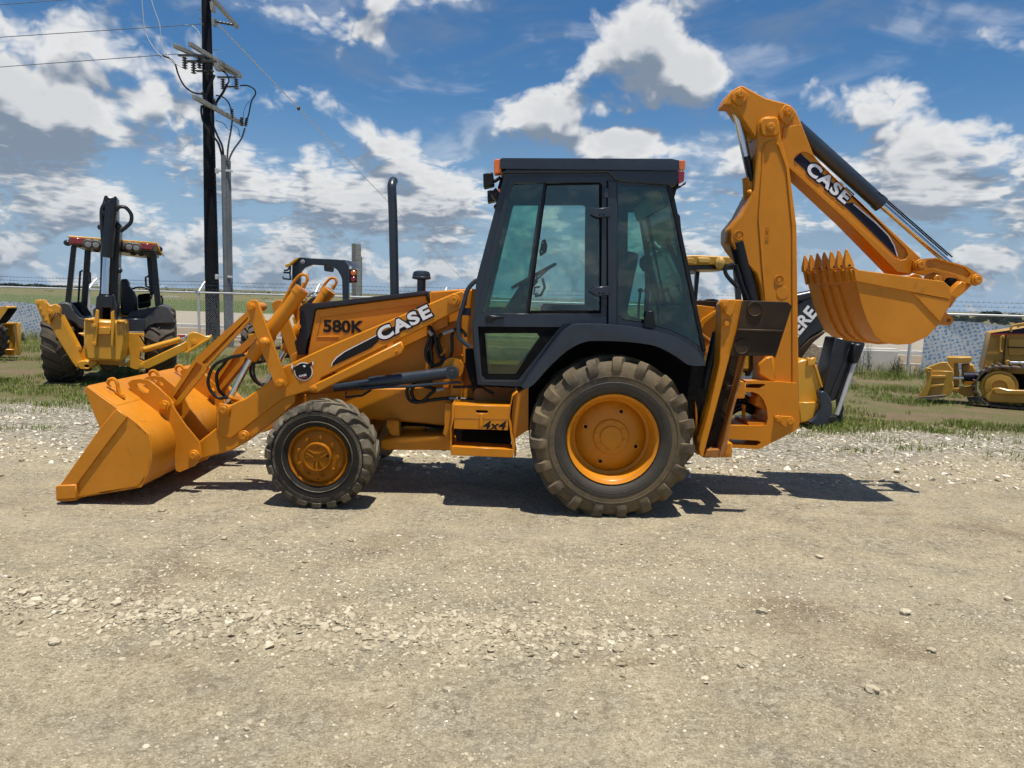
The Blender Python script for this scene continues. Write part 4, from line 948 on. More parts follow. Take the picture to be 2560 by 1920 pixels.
# black glazing borders
def border(name, outer, inner, d, parent, mat='flat_black_and_shade', th=0.004):
    mb = MB(); mb.plate('C', outer, d, d + th, [inner]); return part(name, mb, mat, parent)
border('window_seal', [(362, 266), (580, 252), (464, 1102), (164, 1102)], [(395, 300), (548, 292), (438, 1058), (214, 1056)], CY0 + 0.012, door)
border('window_seal', [(565, 256), (936, 246), (950, 262), (942, 1102), (452, 1104)], [(590, 268), (928, 262), (930, 1078), (480, 1080)], CY0 + 0.008, door)
border('window_seal', WIN2, [(1115, 300), (1340, 310), (1378, 370), (1478, 1010), (1505, 1225), (1400, 1190), (1210, 1135), (1125, 1115), (1110, 1090)], CY0 + 0.016, cab)
border('window_seal', WIN3, [(186, 1226), (525, 1226), (541, 1250), (386, 1490), (210, 1490)], CY0 - 0.002, door)
mb = MB(); mb.plate('C', [(572, 250), (586, 250), (466, 1102), (450, 1102)], CY0 - 0.004, CY0 + 0.02); part('sash_bar', mb, 'black_paint', door, bevel=0.002)
mb = MB(); mb.plate('C', [(556, 625), (580, 615), (594, 660), (585, 705), (545, 730), (540, 700)], CY0 + 0.02, CY0 + 0.05); sl_ = part('sash_latch', mb, 'black_paint', door, bevel=0.004)
for p in ((563, 640), (555, 697)):
    mb = MB(); mb.lathe([(0.0001, .004), (.005, .004), (.006, 0)], at1('C', p, CY0 + 0.02), (0, -1, 0), 10); part('latch_screw', mb, 'steel_fitting', sl_)
for q in ([(875, 455), (905, 416), (1000, 408), (1000, 470), (918, 478)], [(868, 956), (904, 926), (998, 918), (998, 980), (914, 990)]):
    mb = MB(); mb.plate('C', q, CY0 - 0.04, CY0 - 0.012); h_ = part('door_hinge', mb, SL, door, bevel=0.005)
    for k in (0.25, 0.7):
        c = at1('C', (q[1][0] + (q[2][0] - q[1][0]) * k * .6 + 12, (q[2][1] + q[3][1]) / 2 + 18), CY0 - .04); mb = MB(); mb.lathe([(0.0001, .003), (.006, .003), (.007, 0)], c, (0, -1, 0), 8); part('hinge_bolt', mb, 'flat_black_and_shade', h_)
for q in ([(958, 282), (990, 282), (990, 348), (958, 348)], [(950, 1000), (978, 1000), (978, 1052), (950, 1052)]):
    mb = MB(); mb.plate('C', q, CY0 - 0.024, CY0 - 0.012); part('latch_block', mb, SL, door, bevel=0.004)
mb = MB(); mb.plate('C', [(190, 1122), (215, 1106), (240, 1112), (312, 1116), (314, 1130), (245, 1136), (236, 1158), (205, 1160), (190, 1145)], CY0 - 0.045, CY0 - 0.012); part('door_handle', mb, 'black_paint', door, bevel=0.005)
mb = MB(); mb.plate('C', [(977, 240), (984, 240), (984, 1180), (977, 1180)], CY0 - 0.004, CY0 + 0.001); part('door_gap', mb, 'flat_black_and_shade', cab)
mb = MB(); mb.plate('C', [(985, 236), (1044, 246), (1044, 1180), (985, 1176)], CY0 - 0.018, CY0 - 0.001); part('door_post', mb, SL, cab, bevel=0.005)
mb = MB(); mb.plate('C', [(1365, 272), (1402, 285), (1418, 350), (1622, 1340), (1600, 1350), (1392, 352)], CY0 - 0.014, CY0 + 0.1); part('rear_pillar', mb, 'black_paint', cab, bevel=0.004); mirrored(cab.children[-1], cab, YC)
# roof
mb = MB(); mb.plate('C', [(284, 100), (300, 90), (1400, 95), (1448, 106), (1448, 168), (1436, 172), (300, 160), (284, 150)], CY0 - 0.05, CY1 + 0.05); roof = part('cab_roof', mb, SL, cab, bevel=0.022, seg=2)
mb = MB(); mb.plate('C', [(322, 160), (1440, 168), (1444, 232), (1426, 272), (1058, 238), (1040, 232), (988, 182), (326, 186), (300, 200), (292, 186)], CY0 - 0.03, CY1 + 0.03); part('roof_skirt', mb, SL, roof, bevel=0.012)
for sgn in (0, 1):
    for q, mt, nm in (([(246, 104), (252, 98), (292, 98), (292, 186), (252, 190), (246, 184)], 'amber_lens', 'front_marker'), ([(1444, 106), (1482, 104), (1488, 112), (1484, 166), (1444, 166)], 'amber_lens', 'rear_marker'), ([(1442, 174), (1478, 176), (1482, 186), (1478, 240), (1440, 256)], 'red_lens', 'tail_light')):
        mb = MB(); mb.plate('C', q, CY0 - 0.02, CY0 + 0.10)
        if sgn:
            for v in mb.v: v.y = 2 * YC - v.y
        part(nm, mb, mt, roof, bevel=0.004)
for k, (q, d) in enumerate((([(175, 192), (240, 182), (248, 262), (178, 280)], 5.62), ([(222, 318), (258, 280), (292, 330), (268, 382)], 5.66), ([(1388, 300), (1410, 276), (1480, 262), (1492, 240), (1490, 258), (1432, 290), (1414, 350)], 5.62))):
    mb = MB(); mb.plate('C', q, d, d + 0.14); wl = part('work_light', mb, 'black_paint', roof, bevel=0.006); mirrored(wl, roof, YC)
mb = MB(); mb.tube(W('C', [(290, 215), (255, 240), (225, 240)], 5.66), 0.014, 8); mb.tube(W('C', [(300, 220), (280, 290)], 5.68), 0.014, 8); part('lamp_bracket', mb, 'black_paint', roof)
mb = MB(); mb.tube(W('C', [(1402, 430), (1440, 470), (1452, 600)], CY0 + 0.05), 0.014, 8); part('rear_grab_bar', mb, 'black_paint', cab)
# windscreen and rear window
def quad(name, a, b, mat):
    mb = MB(); t = (b - a).normalized(); nrm = Vector((t.z, 0, -t.x)) * 0.006; mb.prism([a + Vector((0, .05, 0)), b + Vector((0, .05, 0)), b + Vector((0, .05, 0)) + nrm, a + Vector((0, .05, 0)) + nrm], (0, L_ - .01, 0)); return part(name, mb, mat, cab)
quad('windscreen', fA[0] + Vector((.02, 0, -.06)), fA[1] + Vector((.02, 0, 0)), 'clear_glass'); quad('rear_window', fB[1] + Vector((-.02, 0, 0)), fB[2] + Vector((-.03, 0, 0.02)), 'clear_glass')
# interior: steering, console, seat, levers
o = at1('C', (505, 855), YC - 0.1); tl = Vector((0.42, 0, 0.9)).normalized()
axs = Vector((-0.50, 0, 0.86)); mb = MB(); a = axs.cross(Vector((0, 1, 0))).normalized()
pts = [o + (a * math.cos(k * math.pi / 16) + Vector((0, 1, 0)) * math.sin(k * math.pi / 16)) * 0.20 for k in range(33)]
pts = [p for p in pts]; mb.tube(pts, 0.014, 8, caps=False)
for k in range(3): mb.tube([o - axs * 0.04, o + (a * math.cos(k * 2.09 + .4) + Vector((0, 1, 0)) * math.sin(k * 2.09 + .4)) * 0.20], 0.009, 6)
sw = part('steering_wheel', mb, 'black_paint', cab)
mb = MB(); mb.plate('C', [(440, 880), (480, 900), (420, 1160), (250, 1160)], YC - 0.22, YC + 0.06); mb.cyl(o - axs * 0.03, at1('C', (430, 980), YC - .1), 0.03); part('steering_console', mb, 'black_paint', cab, bevel=0.02)
mb = MB(); mb.tube(W('C', [(560, 870), (575, 930), (550, 980), (510, 985)], YC - 0.32), 0.011, 8); mb.tube(W('C', [(545, 925), (510, 930), (505, 975), (530, 965)], YC - 0.32), 0.009, 8); part('shift_lever', mb, 'black_paint', cab)
mb = MB(); c = at1('C', (905, 1050), YC); mb.box(c + Vector((0.0, 0, -0.16)), (0.46, 0.5, 0.13)); mb.box(c + Vector((0.20, 0, 0.14)), (0.13, 0.48, 0.62), Matrix.Rotation(0.16, 3, 'Y')); part('operator_seat', mb, 'seat_vinyl', cab, bevel=0.04, seg=2)
mb = MB(); mb.box((c.x, YC, c.z - 0.38), (0.4, 0.42, 0.34)); part('seat_base', mb, 'flat_black_and_shade', cab, bevel=0.01)
mb = MB()
for i in range(5): mb.tube(W('C', [(1180 + 45 * i, 1170), (1185 + 40 * i, 1040), (1195 + 38 * i, 960)], YC - 0.25 + 0.1 * i), 0.010, 6); mb.ball(at1('C', (1195 + 38 * i, 950), YC - 0.25 + 0.1 * i), 0.022, 8)
part('backhoe_levers', mb, 'black_paint', cab)
mb = MB(); mb.tube(W('C', [(1250, 470), (1330, 820), (1380, 1140)], YC + 0.3), 0.035, 8); mb.tube(W('C', [(1240, 640), (1240, 1100)], YC + 0.1), 0.022, 8); part('inner_bracing', mb, 'black_paint', cab)
mb = MB(); mb.plate('C', [(1195, 745), (1235, 705), (1240, 820), (1222, 830), (1195, 795)], YC - 0.1, YC - 0.04); part('side_mirror', mb, 'black_paint', cab, bevel=0.01)
mb = MB(); mb.box((c.x - 0.1, YC + 0.42, c.z - 0.12), (0.7, 0.16, 0.25)); part('side_console', mb, 'black_paint', cab, bevel=0.03)
# grab handle in front of the cab
mb = MB(); mb.tube(spline(W('C', [(150, 882), (122, 892), (75, 945), (50, 1030), (18, 1150), (18, 1240), (40, 1275), (95, 1320)], CY0 + 0.02), 5), 0.017, 10); part('grab_handle', mb, SL, cab)
mb = MB(); mb.plate('C', [(30, 1060), (95, 1064), (92, 1115), (28, 1105)], CY0 + 0.03, CY0 + 0.06); part('handle_sleeve', mb, 'decal_navy', cab)
mb = MB(); mb.tube(spline(W('C', [(-20, 1575), (150, 1575), (190, 1590), (245, 1620)], 5.6), 5), 0.012, 8); part('loom', mb, 'hose_rubber', cab)
mb = MB(); mb.plate('C', [(60, 1330), (105, 1330), (140, 1560), (120, 1600), (85, 1520), (60, 1430)], CY0 + 0.04, CY0 + 0.16); part('cab_mount_panel', mb, 'flat_black_and_shade', cab)
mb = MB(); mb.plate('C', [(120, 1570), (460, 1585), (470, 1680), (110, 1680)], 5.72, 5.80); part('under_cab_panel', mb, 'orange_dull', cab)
# fenders
def fender():
    F_ = spl2([(770, 1172), (820, 1168), (1000, 1172), (1220, 1198), (1400, 1240), (1510, 1300), (1580, 1358), (1612, 1405), (1618, 1428)], 4) + spl2([(1600, 1436), (1560, 1438), (1500, 1428), (1440, 1385), (1300, 1312), (1100, 1282), (900, 1276), (850, 1280), (780, 1304), (700, 1356), (600, 1450), (500, 1560), (440, 1590)], 4) + spl2([(430, 1575), (520, 1445), (600, 1345), (690, 1230), (760, 1175)], 4)
    mb = MB(); mb.plate('C', F_, 5.25, 5.66); f_ = part('rear_fender', mb, SL, BH, bevel=0.022, seg=3)
    mb = MB(); mb.plate('C', [(820, 1280), (1100, 1288), (1300, 1318), (1440, 1390), (1620, 1440), (1610, 1640), (1500, 1900), (480, 1900), (470, 1590), (600, 1470), (700, 1370)], 5.66, 5.70); part('wheel_well', mb, 'flat_black_and_shade', f_)
    mb = MB(); mb.plate('C', [(1215, 1186), (1238, 1082), (1284, 1084), (1294, 1192), (1270, 1200)], 5.40, 5.45); part('fender_bracket', mb, 'black_paint', f_, bevel=0.004)
    return f_
fd = fender(); mir(fd)
# step and tool box
SY = 5.36
mb = MB(); mb.plate('S', [(1180, 160), (1890, 180), (1888, 335), (1870, 350), (1862, 482), (1175, 462), (1180, 330)], SY + 0.02, SY + 0.30, [[(1452, 240), (1466, 228), (1598, 232), (1611, 246), (1600, 266), (1466, 264)]]); box_ = part('tool_box', mb, OR, BH, bevel=0.003)
mb = MB(); mb.plate('S', [(1440, 220), (1620, 224), (1620, 275), (1440, 272)], SY + 0.04, SY + 0.05); part('slot_shadow_box', mb, 'flat_black_and_shade', box_)  # black plate paints the shade inside the slot
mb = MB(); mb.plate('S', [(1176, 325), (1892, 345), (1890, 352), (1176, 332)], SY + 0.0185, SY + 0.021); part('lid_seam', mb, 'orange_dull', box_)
mb = MB(); mb.plate('S', [(1500, 290), (1512, 274), (1545, 276), (1550, 300), (1545, 430), (1500, 440)], SY + 0.005, SY + 0.019); part('lid_latch', mb, OR, box_, bevel=0.002)
p0 = at1('S', (1545, 470), SY + 0.02); p1 = at1('S', (1838, 474), SY + 0.02); part('drive_lettering', text_mesh('4x4', p0 + Vector((0, 0, 0)), p1 - p0, Vector((-(p1 - p0).z, 0, (p1 - p0).x)), 0.066, 0.002, offset=0.028, shear=0.25, width=(p1 - p0).length, space=1.12), 'decal_black', box_)
mb = MB(); mb.plate('S', [(1160, 148), (1178, 150), (1180, 335), (1165, 400), (1148, 460), (1150, 690), (1160, 800), (1145, 795), (1132, 690), (1132, 460), (1150, 380)], SY, SY + 0.30); part('step_cheek', mb, OR, box_, bevel=0.002)
mb = MB(); mb.plate('S', [(1985, 8), (1925, 55), (1900, 170), (1880, 320), (1905, 400), (1912, 520), (1945, 640), (1965, 800), (1940, 828), (1915, 700), (1890, 540), (1868, 350), (1890, 160), (1912, 50), (1970, 0)], SY, SY + 0.30); part('step_cheek', mb, OR, box_, bevel=0.002)
mb = MB(); mb.plate('S', [(1155, 682), (1925, 722), (1922, 826), (1152, 796)], SY - 0.004, SY + 0.20); part('step_tread', mb, OR, box_, bevel=0.004)
mb = MB(); mb.plate('S', [(1925, 45), (1990, 5), (2120, -60), (2120, 470), (1945, 592), (1915, 480), (1900, 330)], SY + 0.10, SY + 0.14); part('rear_guard', mb, OR, box_, bevel=0.004)
mb = MB(); mb.plate('S', [(1068, 130), (1165, 150), (1165, 380), (1130, 470), (1130, 620), (1040, 520), (1060, 430)], SY + 0.28, SY + 0.34); part('box_side', mb, OR, box_, bevel=0.004)
mb = MB(); mb.plate('S', [(1180, 480), (1900, 500), (1900, 700), (1180, 680)], 5.75, 5.95); part('step_backing', mb, 'flat_black_and_shade', box_)  # black sheet paints the shade of the opening above the step
# ---- stabiliser legs
def stab():
    d = 5.30
    mb = MB(); mb.plate('E', [(186, 1335), (200, 1275), (262, 1050), (330, 740), (342, 480), (345, 335), (372, 300), (484, 303), (506, 320), (452, 508), (402, 688), (330, 960), (242, 1290), (216, 1392), (192, 1380)], d, d + 0.16); s = part('stabilizer_leg', mb, OR, BH, bevel=0.006)
    mb = MB(); mb.plate('E', [(402, 690), (512, 690), (386, 1210), (332, 1394), (216, 1392), (242, 1290)], d + 0.13, d + 0.145); part('leg_web', mb, 'greasy_steel_and_shade', s)  # orange web darkened: its shade and oil are put into the colour
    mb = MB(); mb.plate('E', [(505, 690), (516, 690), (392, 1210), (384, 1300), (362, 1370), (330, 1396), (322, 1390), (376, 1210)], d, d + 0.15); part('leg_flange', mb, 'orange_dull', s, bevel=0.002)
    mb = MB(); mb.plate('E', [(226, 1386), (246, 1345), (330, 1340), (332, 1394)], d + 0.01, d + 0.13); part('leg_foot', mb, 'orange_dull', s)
    mb = MB(); mb.tube(W('E', [(400, 780), (462, 845), (510, 870)], d + 0.12), 0.006, 6); mb.tube(W('E', [(250, 1240), (300, 1170), (384, 1120), (390, 1130), (330, 1060)], d + 0.12), 0.006, 6); mb.tube(W('E', [(300, 960), (370, 905), (470, 890)], d + 0.12), 0.006, 6); part('weld_ribs', mb, 'greasy_steel_and_shade', s)
    # pad folded outwards, its worn underside to the viewer
    mb = MB(); mb.plate('E', [(492, 306), (800, 318), (832, 346), (716, 706), (702, 690), (404, 690), (452, 508)], d - 0.035, d - 0.012); pad = part('foot_pad', mb, 'greasy_steel_and_shade', s, bevel=0.004)
    mb = MB(); mb.plate('E', [(455, 502), (778, 512), (776, 530), (452, 522)], d - 0.06, d - 0.036); part('pad_rib', mb, 'greasy_steel_and_shade', pad, bevel=0.006)
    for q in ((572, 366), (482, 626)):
        mb = MB(); mb.lathe([(0.058, 0.0), (0.056, 0.010), (0.050, 0.012), (0.046, 0.008), (0.0001, 0.006)], at1('E', q, d - 0.035), (0, -1, 0), 26); part('pad_disc', mb, 'greasy_steel_and_shade', pad)
    mb = MB(); mb.plate('E', [(346, 332), (372, 300), (440, 300), (432, 380), (404, 418), (372, 400)], d - 0.03, d - 0.001); part('pad_ear', mb, OR, s, bevel=0.005)
    pin('E', (358, 330), d - 0.03, 0.020, 0.025, s, hexa=True); pin('E', (373, 467), d, 0.020, 0.025, s, hexa=True)
    a = at1('N', (770, 1030), d + 0.22); b = at1('N', (640, 1650), d + 0.22); mb = MB(); mb.cyl(a, a.lerp(b, .25), 0.026); mb.cyl(a.lerp(b, .22), b + (b - a) * 0.5, 0.042); part('stabilizer_cylinder', mb, 'black_paint', s)
    mb = MB(); mb.plate('E', [(160, 1000), (172, 1060), (186, 1250), (190, 1365), (178, 1378), (166, 1366), (162, 1200)], d + 0.20, d + 0.30); part('leg_hanger', mb, OR, s, bevel=0.003)
    mb = MB(); mb.plate('E', [(360, 1160), (385, 1190), (384, 1330), (370, 1372), (345, 1378)], d + 0.16, d + 0.24); part('leg_hanger', mb, OR, s, bevel=0.003)
    return s
sb = stab(); mir(sb)
mb = MB(); q = at1('E', (270, 1290), YC); mb.box((q.x - .05, YC, q.z + .06), (0.10, 1.2, 0.12)); mb.box((q.x + .02, YC, 0.95), (0.14, 1.1, 0.14)); mb.box((q.x - 0.05, YC - 0.35, 0.7), (0.1, 0.12, 0.6)); mb.box((q.x - 0.05, YC + 0.35, 0.7), (0.1, 0.12, 0.6)); part('stabilizer_frame', mb, OR, BH, bevel=0.01)
mb = MB(); mb.plate('E', [(155, 345), (170, 338), (335, 358), (310, 600), (240, 690), (180, 640)], 6.10, 6.13); mb.plate('E', [(340, 350), (215, 432), (196, 460), (200, 500), (215, 500), (225, 470), (335, 372)], 6.06, 6.10); pb = part('valve_cover', mb, OR, BH, bevel=0.004)
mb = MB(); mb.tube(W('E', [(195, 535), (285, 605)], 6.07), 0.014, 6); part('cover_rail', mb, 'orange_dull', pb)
mb = MB(); mb.box((1.42, YC, 0.80), (0.5, 0.85, 0.35)); mb.box((1.36, YC, 1.12), (0.3, 0.8, 0.4)); part('backhoe_subframe', mb, 'flat_black_and_shade', BH, bevel=0.02)
# ---- swing tower
SW0, SW1 = YC - 0.20, YC + 0.20
mb = MB(); mb.plate('E', [(470, 862), (720, 868), (868, 880), (884, 1150), (874, 1186), (846, 1212), (602, 1336), (386, 1324), (384, 1300), (384, 1190), (440, 1000)], SW0, SW1, [[(474, 884), (640, 884), (646, 892), (606, 914), (470, 910)], [(462, 942), (560, 940), (600, 955), (634, 995), (655, 1050), (664, 1120), (650, 1170), (560, 1174), (402, 1172), (430, 1040)], [(392, 1266), (600, 1276), (616, 1290), (590, 1312), (392, 1304)]])
sw_ = part('swing_tower', mb, OR, BH)
mb = MB(); mb.cyl(at1('E', (380, 1200), YC - .12), at1('E', (600, 1200), YC - .12), 0.040, n=16); mb.cyl(at1('E', (540, 1200), YC - .12), at1('E', (600, 1200), YC - .12), 0.046, n=16); mb.plate('E', [(525, 1150), (650, 1150), (655, 1172), (530, 1180)], SW0 + .02, SW1); part('swing_cylinder', mb, OR, sw_)
mb = MB(); mb.cyl(at1('E', (495, 1040), YC), at1('E', (495, 1165), YC), 0.016, n=10); mb.ball(at1('E', (495, 1040), YC), 0.022, 8); part('lock_pin', mb, OR, sw_)
mb = MB()
for i in range(5): mb.tube(spline(W('E', [(380, 1000 + 30 * i), (470, 960 + 25 * i), (560, 1000 + 22 * i), (650, 980 + 30 * i)], YC + 0.02 + .04 * i), 5), 0.016, 8)
part('swing_hoses', mb, 'hose_rubber', sw_)
mb = MB(); mb.plate('E', [(712, 1108), (726, 1104), (830, 1110), (852, 1140), (846, 1176), (812, 1192), (780, 1180), (712, 1138)], SW0 - 0.02, SW0 - 0.001); part('keeper_plate', mb, OR, sw_, bevel=0.004)
pin('E', (736, 1126), SW0 - 0.02, 0.020, 0.02, sw_, hexa=True); pin('E', (820, 1146), SW0 - 0.02, 0.026, 0.006, sw_, collar=1.2)
# ---- boom
BM0, BM1 = YC - 0.14, YC + 0.14
BMO = [(470, 345), (488, 328), (530, 320), (590, 322), (604, 340), (622, 480), (680, 690), (735, 1120), (742, 1659), (748, 2080), (758, 2560), (600, 2560), (520, 2520), (518, 2480), (468, 2440), (432, 2430), (432, 2370), (475, 2320), (492, 2180), (480, 1700), (475, 1620), (462, 1540), (436, 1466), (370, 1400), (280, 1290), (246, 1230), (250, 1140), (330, 1040), (428, 850), (445, 600), (455, 380)]
mb = MB(); mb.plate('F', BMO, BM0, BM1); boom = part('boom', mb, OR, BH, bevel=0.012)
mb = MB(); mb.plate('F', [(462, 372), (486, 334), (585, 328), (600, 348), (612, 440), (596, 462), (500, 466), (480, 455)], BM0 - 0.022, BM0 - 0.001); part('boom_boss', mb, OR, boom, bevel=0.010); pin('F', (542, 400), BM0 - 0.022, 0.034, 0.018, boom, collar=0)
mb = MB(); mb.plate('F', [(488, 560), (505, 520), (540, 498), (580, 500), (610, 525), (668, 690), (712, 1120), (716, 2300), (700, 2310), (698, 1125), (655, 700), (600, 540), (575, 515), (540, 513), (515, 530), (500, 565), (462, 1060), (500, 1500), (512, 1659), (500, 1659), (486, 1500), (452, 1060)], BM0 - 0.010, BM0 - 0.001); part('boom_edge_rib', mb, OR, boom, bevel=0.004)
for q, r in (((312, 1188), 0.036), ((604, 1512), 0.036), ((628, 1605), 0.052)):
    c = at1('F', q, BM0); mb = MB()
    if r < .05: mb.lathe([(0.0001, 0.006), (r * .5, 0.006), (r * .55, -0.004), (r * .85, -.004), (r * .95, 0.008), (r * 1.1, 0.008), (r * 1.15, 0)], c, (0, -1, 0), 26)
    else: mb.lathe([(0.0001, 0.004), (r * .95, 0.004), (r, 0)], c, (0, -1, 0), 30)
    part('boss_ring', mb, OR, boom)
c = at1('F', (530, 1226), BM0 - .001); p1 = at1('F', (530, 1128), BM0)
part('cast_numbers', text_mesh('II-II', c + Vector((0, -.0, 0)), (0, 0, 1), (-1, 0, 0), 0.03, 0.004, offset=0.02, width=0.11), OR, boom)
mb = MB(); mb.plate('E', [(597, 748), (650, 700), (700, 690), (720, 860), (690, 872), (600, 815)], BM0 - 0.03, BM0); part('boom_stop', mb, OR, boom, bevel=0.012)
# crowd cylinder inside the boom, boom cylinders
d = YC; a = at1('F', (283, 230), d); b = at1('F', (405, 800), d)
mb = MB(); mb.cyl(a, b, 0.034, n=18); cc = part('crowd_cylinder_rod', mb, 'chrome', boom)
mb = MB(); mb.cyl(at1('F', (392, 770), d), at1('F', (330, 1200), d) + Vector((.1, 0, 0)), 0.062, n=18); mb.ball(at1('F', (392, 880), d - .08), 0.03, 10); part('crowd_cylinder', mb, OR, boom)
mb = MB(); mb.cyl(at1('F', (368, 615), d - .05), at1('F', (410, 790), d - .05), 0.026, n=12); mb.tube(spline(W('F', [(340, 380), (400, 470), (430, 600), (440, 800)], d + .03), 5), 0.018, 8); part('boom_hose', mb, 'hose_rubber', boom)
mb = MB()
for y in (-.09, .09): mb.cyl(at1('F', (300, 1240), d + y), at1('E', (560, 320), d + y) + Vector((0.05, 0, -.2)), 0.062, n=18)
mb.tube(W('E', [(440, 60), (480, 200), (520, 300)], d - .16), 0.02, 8); part('boom_cylinder', mb, 'black_paint', boom)
# ---- dipper
DP0, DP1 = YC - 0.105, YC + 0.105
DPO = [(204, 238), (228, 180), (258, 140), (296, 112), (330, 98), (345, 100), (505, 188), (580, 208), (650, 225), (690, 240), (722, 272), (745, 320), (770, 380), (858, 600), (920, 684), (1640, 1352), (1640, 1400), (1560, 1478), (1462, 1462), (1100, 1092), (680, 700), (640, 620), (560, 520), (470, 480), (430, 478), (305, 292), (268, 238)]
mb = MB(); mb.plate('F', DPO, DP0, DP1); dip = part('dipper', mb, OR, BH, bevel=0.010)
POCK = [(712, 668), (714, 630), (735, 600), (775, 580), (815, 588), (850, 610), (1200, 950), (1525, 1285), (1542, 1330), (1528, 1360), (1490, 1370), (1440, 1352), (1300, 1226), (722, 700)]
mb = MB(); mb.plate('F', [(660, 690), (620, 560), (640, 400), (765, 380), (856, 602), (920, 690), (1635, 1356), (1560, 1470), (1465, 1455), (1100, 1085), (685, 702)], DP0 - 0.016, DP0 - 0.001, [POCK]); part('dipper_rim', mb, OR, dip, bevel=0.003)
for q, pn in (([(255, 195), (268, 150), (330, 112), (388, 165), (372, 200), (322, 250), (290, 228)], (322, 165)), ([(598, 300), (650, 232), (700, 250), (728, 300), (700, 340), (662, 385), (622, 345)], (668, 292))):
    mb = MB(); mb.plate('F', q, DP0 - 0.020, DP0 - 0.001); part('pin_boss', mb, OR, dip, bevel=0.008); pin('F', pn, DP0 - 0.020, 0.024, 0.026, dip, collar=1.35)
mb = MB(); mb.plate('F', [(710, 636), (760, 590), (1120, 928), (1068, 962)], DP0 - 0.0022, DP0 - 0.0004); mb.plate('F', [(1066, 960), (1142, 950), (1300, 1090), (1400, 1190), (1440, 1260), (1466, 1338), (1455, 1338), (1200, 1088)], DP0 - 0.0022, DP0 - 0.0004); part('stripe_decal', mb, 'decal_navy', dip)
mb = MB(); mb.plate('F', [(1142, 962), (1148, 958), (1306, 1086), (1406, 1188), (1446, 1260), (1470, 1340), (1464, 1341), (1438, 1264), (1398, 1194), (1298, 1094)], DP0 - 0.0032, DP0 - 0.0024); part('decal_edge', mb, 'decal_white', dip)
case_logo('F', (788, 720), (1078, 965), (846, 643), DP0, dip)
# ---- bucket cylinder, linkage, bucket
a = at1('F', (690, 370), YC); b = at1('F', (1348, 966), YC); e = at1('F', (1870, 1420), YC)
mb = MB(); mb.cyl(a.lerp(b, .05), b, 0.062, n=24); mb.cyl(b - (b - a).normalized() * .05, b, 0.066, n=24); bc = part('bucket_cylinder', mb, 'slate_paint', dip)
mb = MB(); mb.cyl(b, e, 0.027, n=18); part('cylinder_rod', mb, 'chrome', bc)
mb = MB()
for k in (0, 1): o_ = Vector((0.02 + .02 * k, -.05 + .1 * k, 0.03 + .02 * k)); mb.tube([a.lerp(b, .9) + o_, b.lerp(e, .9) + o_], 0.006, 6)
part('feed_pipe', mb, 'hose_rubber', bc)
LKO = [(850, 352), (866, 340), (1000, 325), (1240, 308), (1500, 378), (1760, 450), (1960, 572), (2035, 632), (2044, 670), (2030, 720), (1940, 798), (1852, 768), (1700, 702), (1560, 612), (1180, 512), (1040, 518), (905, 542), (858, 482)]
LKP = [(1062, 430), (1066, 380), (1110, 342), (1240, 330), (1480, 400), (1745, 478), (1850, 580), (1820, 640), (1780, 655), (1700, 610), (1640, 590), (1210, 478), (1100, 490)]
LY0 = YC - 0.19
def hlink(y0, s):
    mb = MB(); mb.plate('W', LKO, LY0, LY0 + 0.02, [LKP]); mb.plate('W', LKO, LY0 + 0.02, LY0 + 0.04)
    return mb
hl = part('bucket_guide_link', hlink(0, 0), OR, BH); pin('W', (962, 428), LY0, 0.030, 0.03, hl, collar=1.5); pin('W', (1944, 684), LY0, 0.030, 0.03, hl, collar=1.5)
mb = MB(); 
for q in ((962, 428), (1944, 684)): p_ = at1('W', q, LY0); mb.cyl(p_, p_ + Vector((0, .38, 0)), 0.028, n=16)
part('link_pins', mb, OR, hl); mirrored(hl.children[0], hl, YC); m2 = mirrored(hl, BH, YC)
mb = MB(); mb.plate('W', [(1690, 700), (1880, 780), (1720, 930), (1620, 1000), (1500, 1180), (1420, 1180), (1500, 900), (1600, 780)], YC - 0.11, YC + 0.11); part('bucket_curl_link', mb, OR, BH, bevel=0.01)
mb = MB(); mb.plate('W', [(1540, 640), (1600, 660), (1640, 690), (1480, 830), (1500, 700)], YC - 0.05, YC + 0.05); part('link_grease_block', mb, 'flat_black_and_shade', BH, bevel=0.01)
KY0, KY1 = YC - 0.46, YC + 0.46
BKO = [(1248, 66), (1262, 78), (1292, 96), (1560, 132), (1880, 176), (1926, 216), (1932, 272), (1922, 340), (1850, 470), (1762, 560), (1652, 608), (1560, 613), (1462, 600), (1400, 550), (1345, 440), (1305, 320), (1268, 170)]
mb = MB(); mb.plate('E', BKO, KY0, KY0 + 0.02); kb = part('backhoe_bucket', mb, OW, BH, bevel=0.004); mirrored(kb, kb, YC, 'far_side_plate')
mb = MB(); mb.plate('E', [(1250, 70), (1292, 96), (1880, 176), (1926, 216), (1932, 272), (1926, 300), (1640, 245), (1290, 178), (1272, 172)], KY0 - 0.014, KY0 - 0.001); mb.plate('E', [(1660, 252), (1920, 300), (1918, 345), (1852, 455)], KY0 - 0.010, KY0 - 0.001); part('side_wear_plate', mb, OW, kb, bevel=0.004)
sp = W('E', [(1255, 120), (1275, 200), (1310, 330), (1350, 445), (1400, 545), (1460, 598), (1560, 612), (1652, 606), (1760, 558), (1850, 468), (1920, 345), (1930, 275), (1925, 218)], KY0)
inn = []
for i in range(len(sp)): t = (sp[min(i + 1, len(sp) - 1)] - sp[max(i - 1, 0)]).normalized(); inn.append(sp[i] + Vector((-t.z, 0, t.x)) * 0.016)
mb = MB(); mb.prism([p + Vector((0, .02, 0)) for p in sp + inn[::-1]], (0, KY1 - KY0 - .04, 0)); shell = part('bucket_shell', mb, OW, kb, bevel=0.002)
for p in shell.data.polygons: p.use_smooth = True
shell.data.set_sharp_from_angle(angle=R(33))
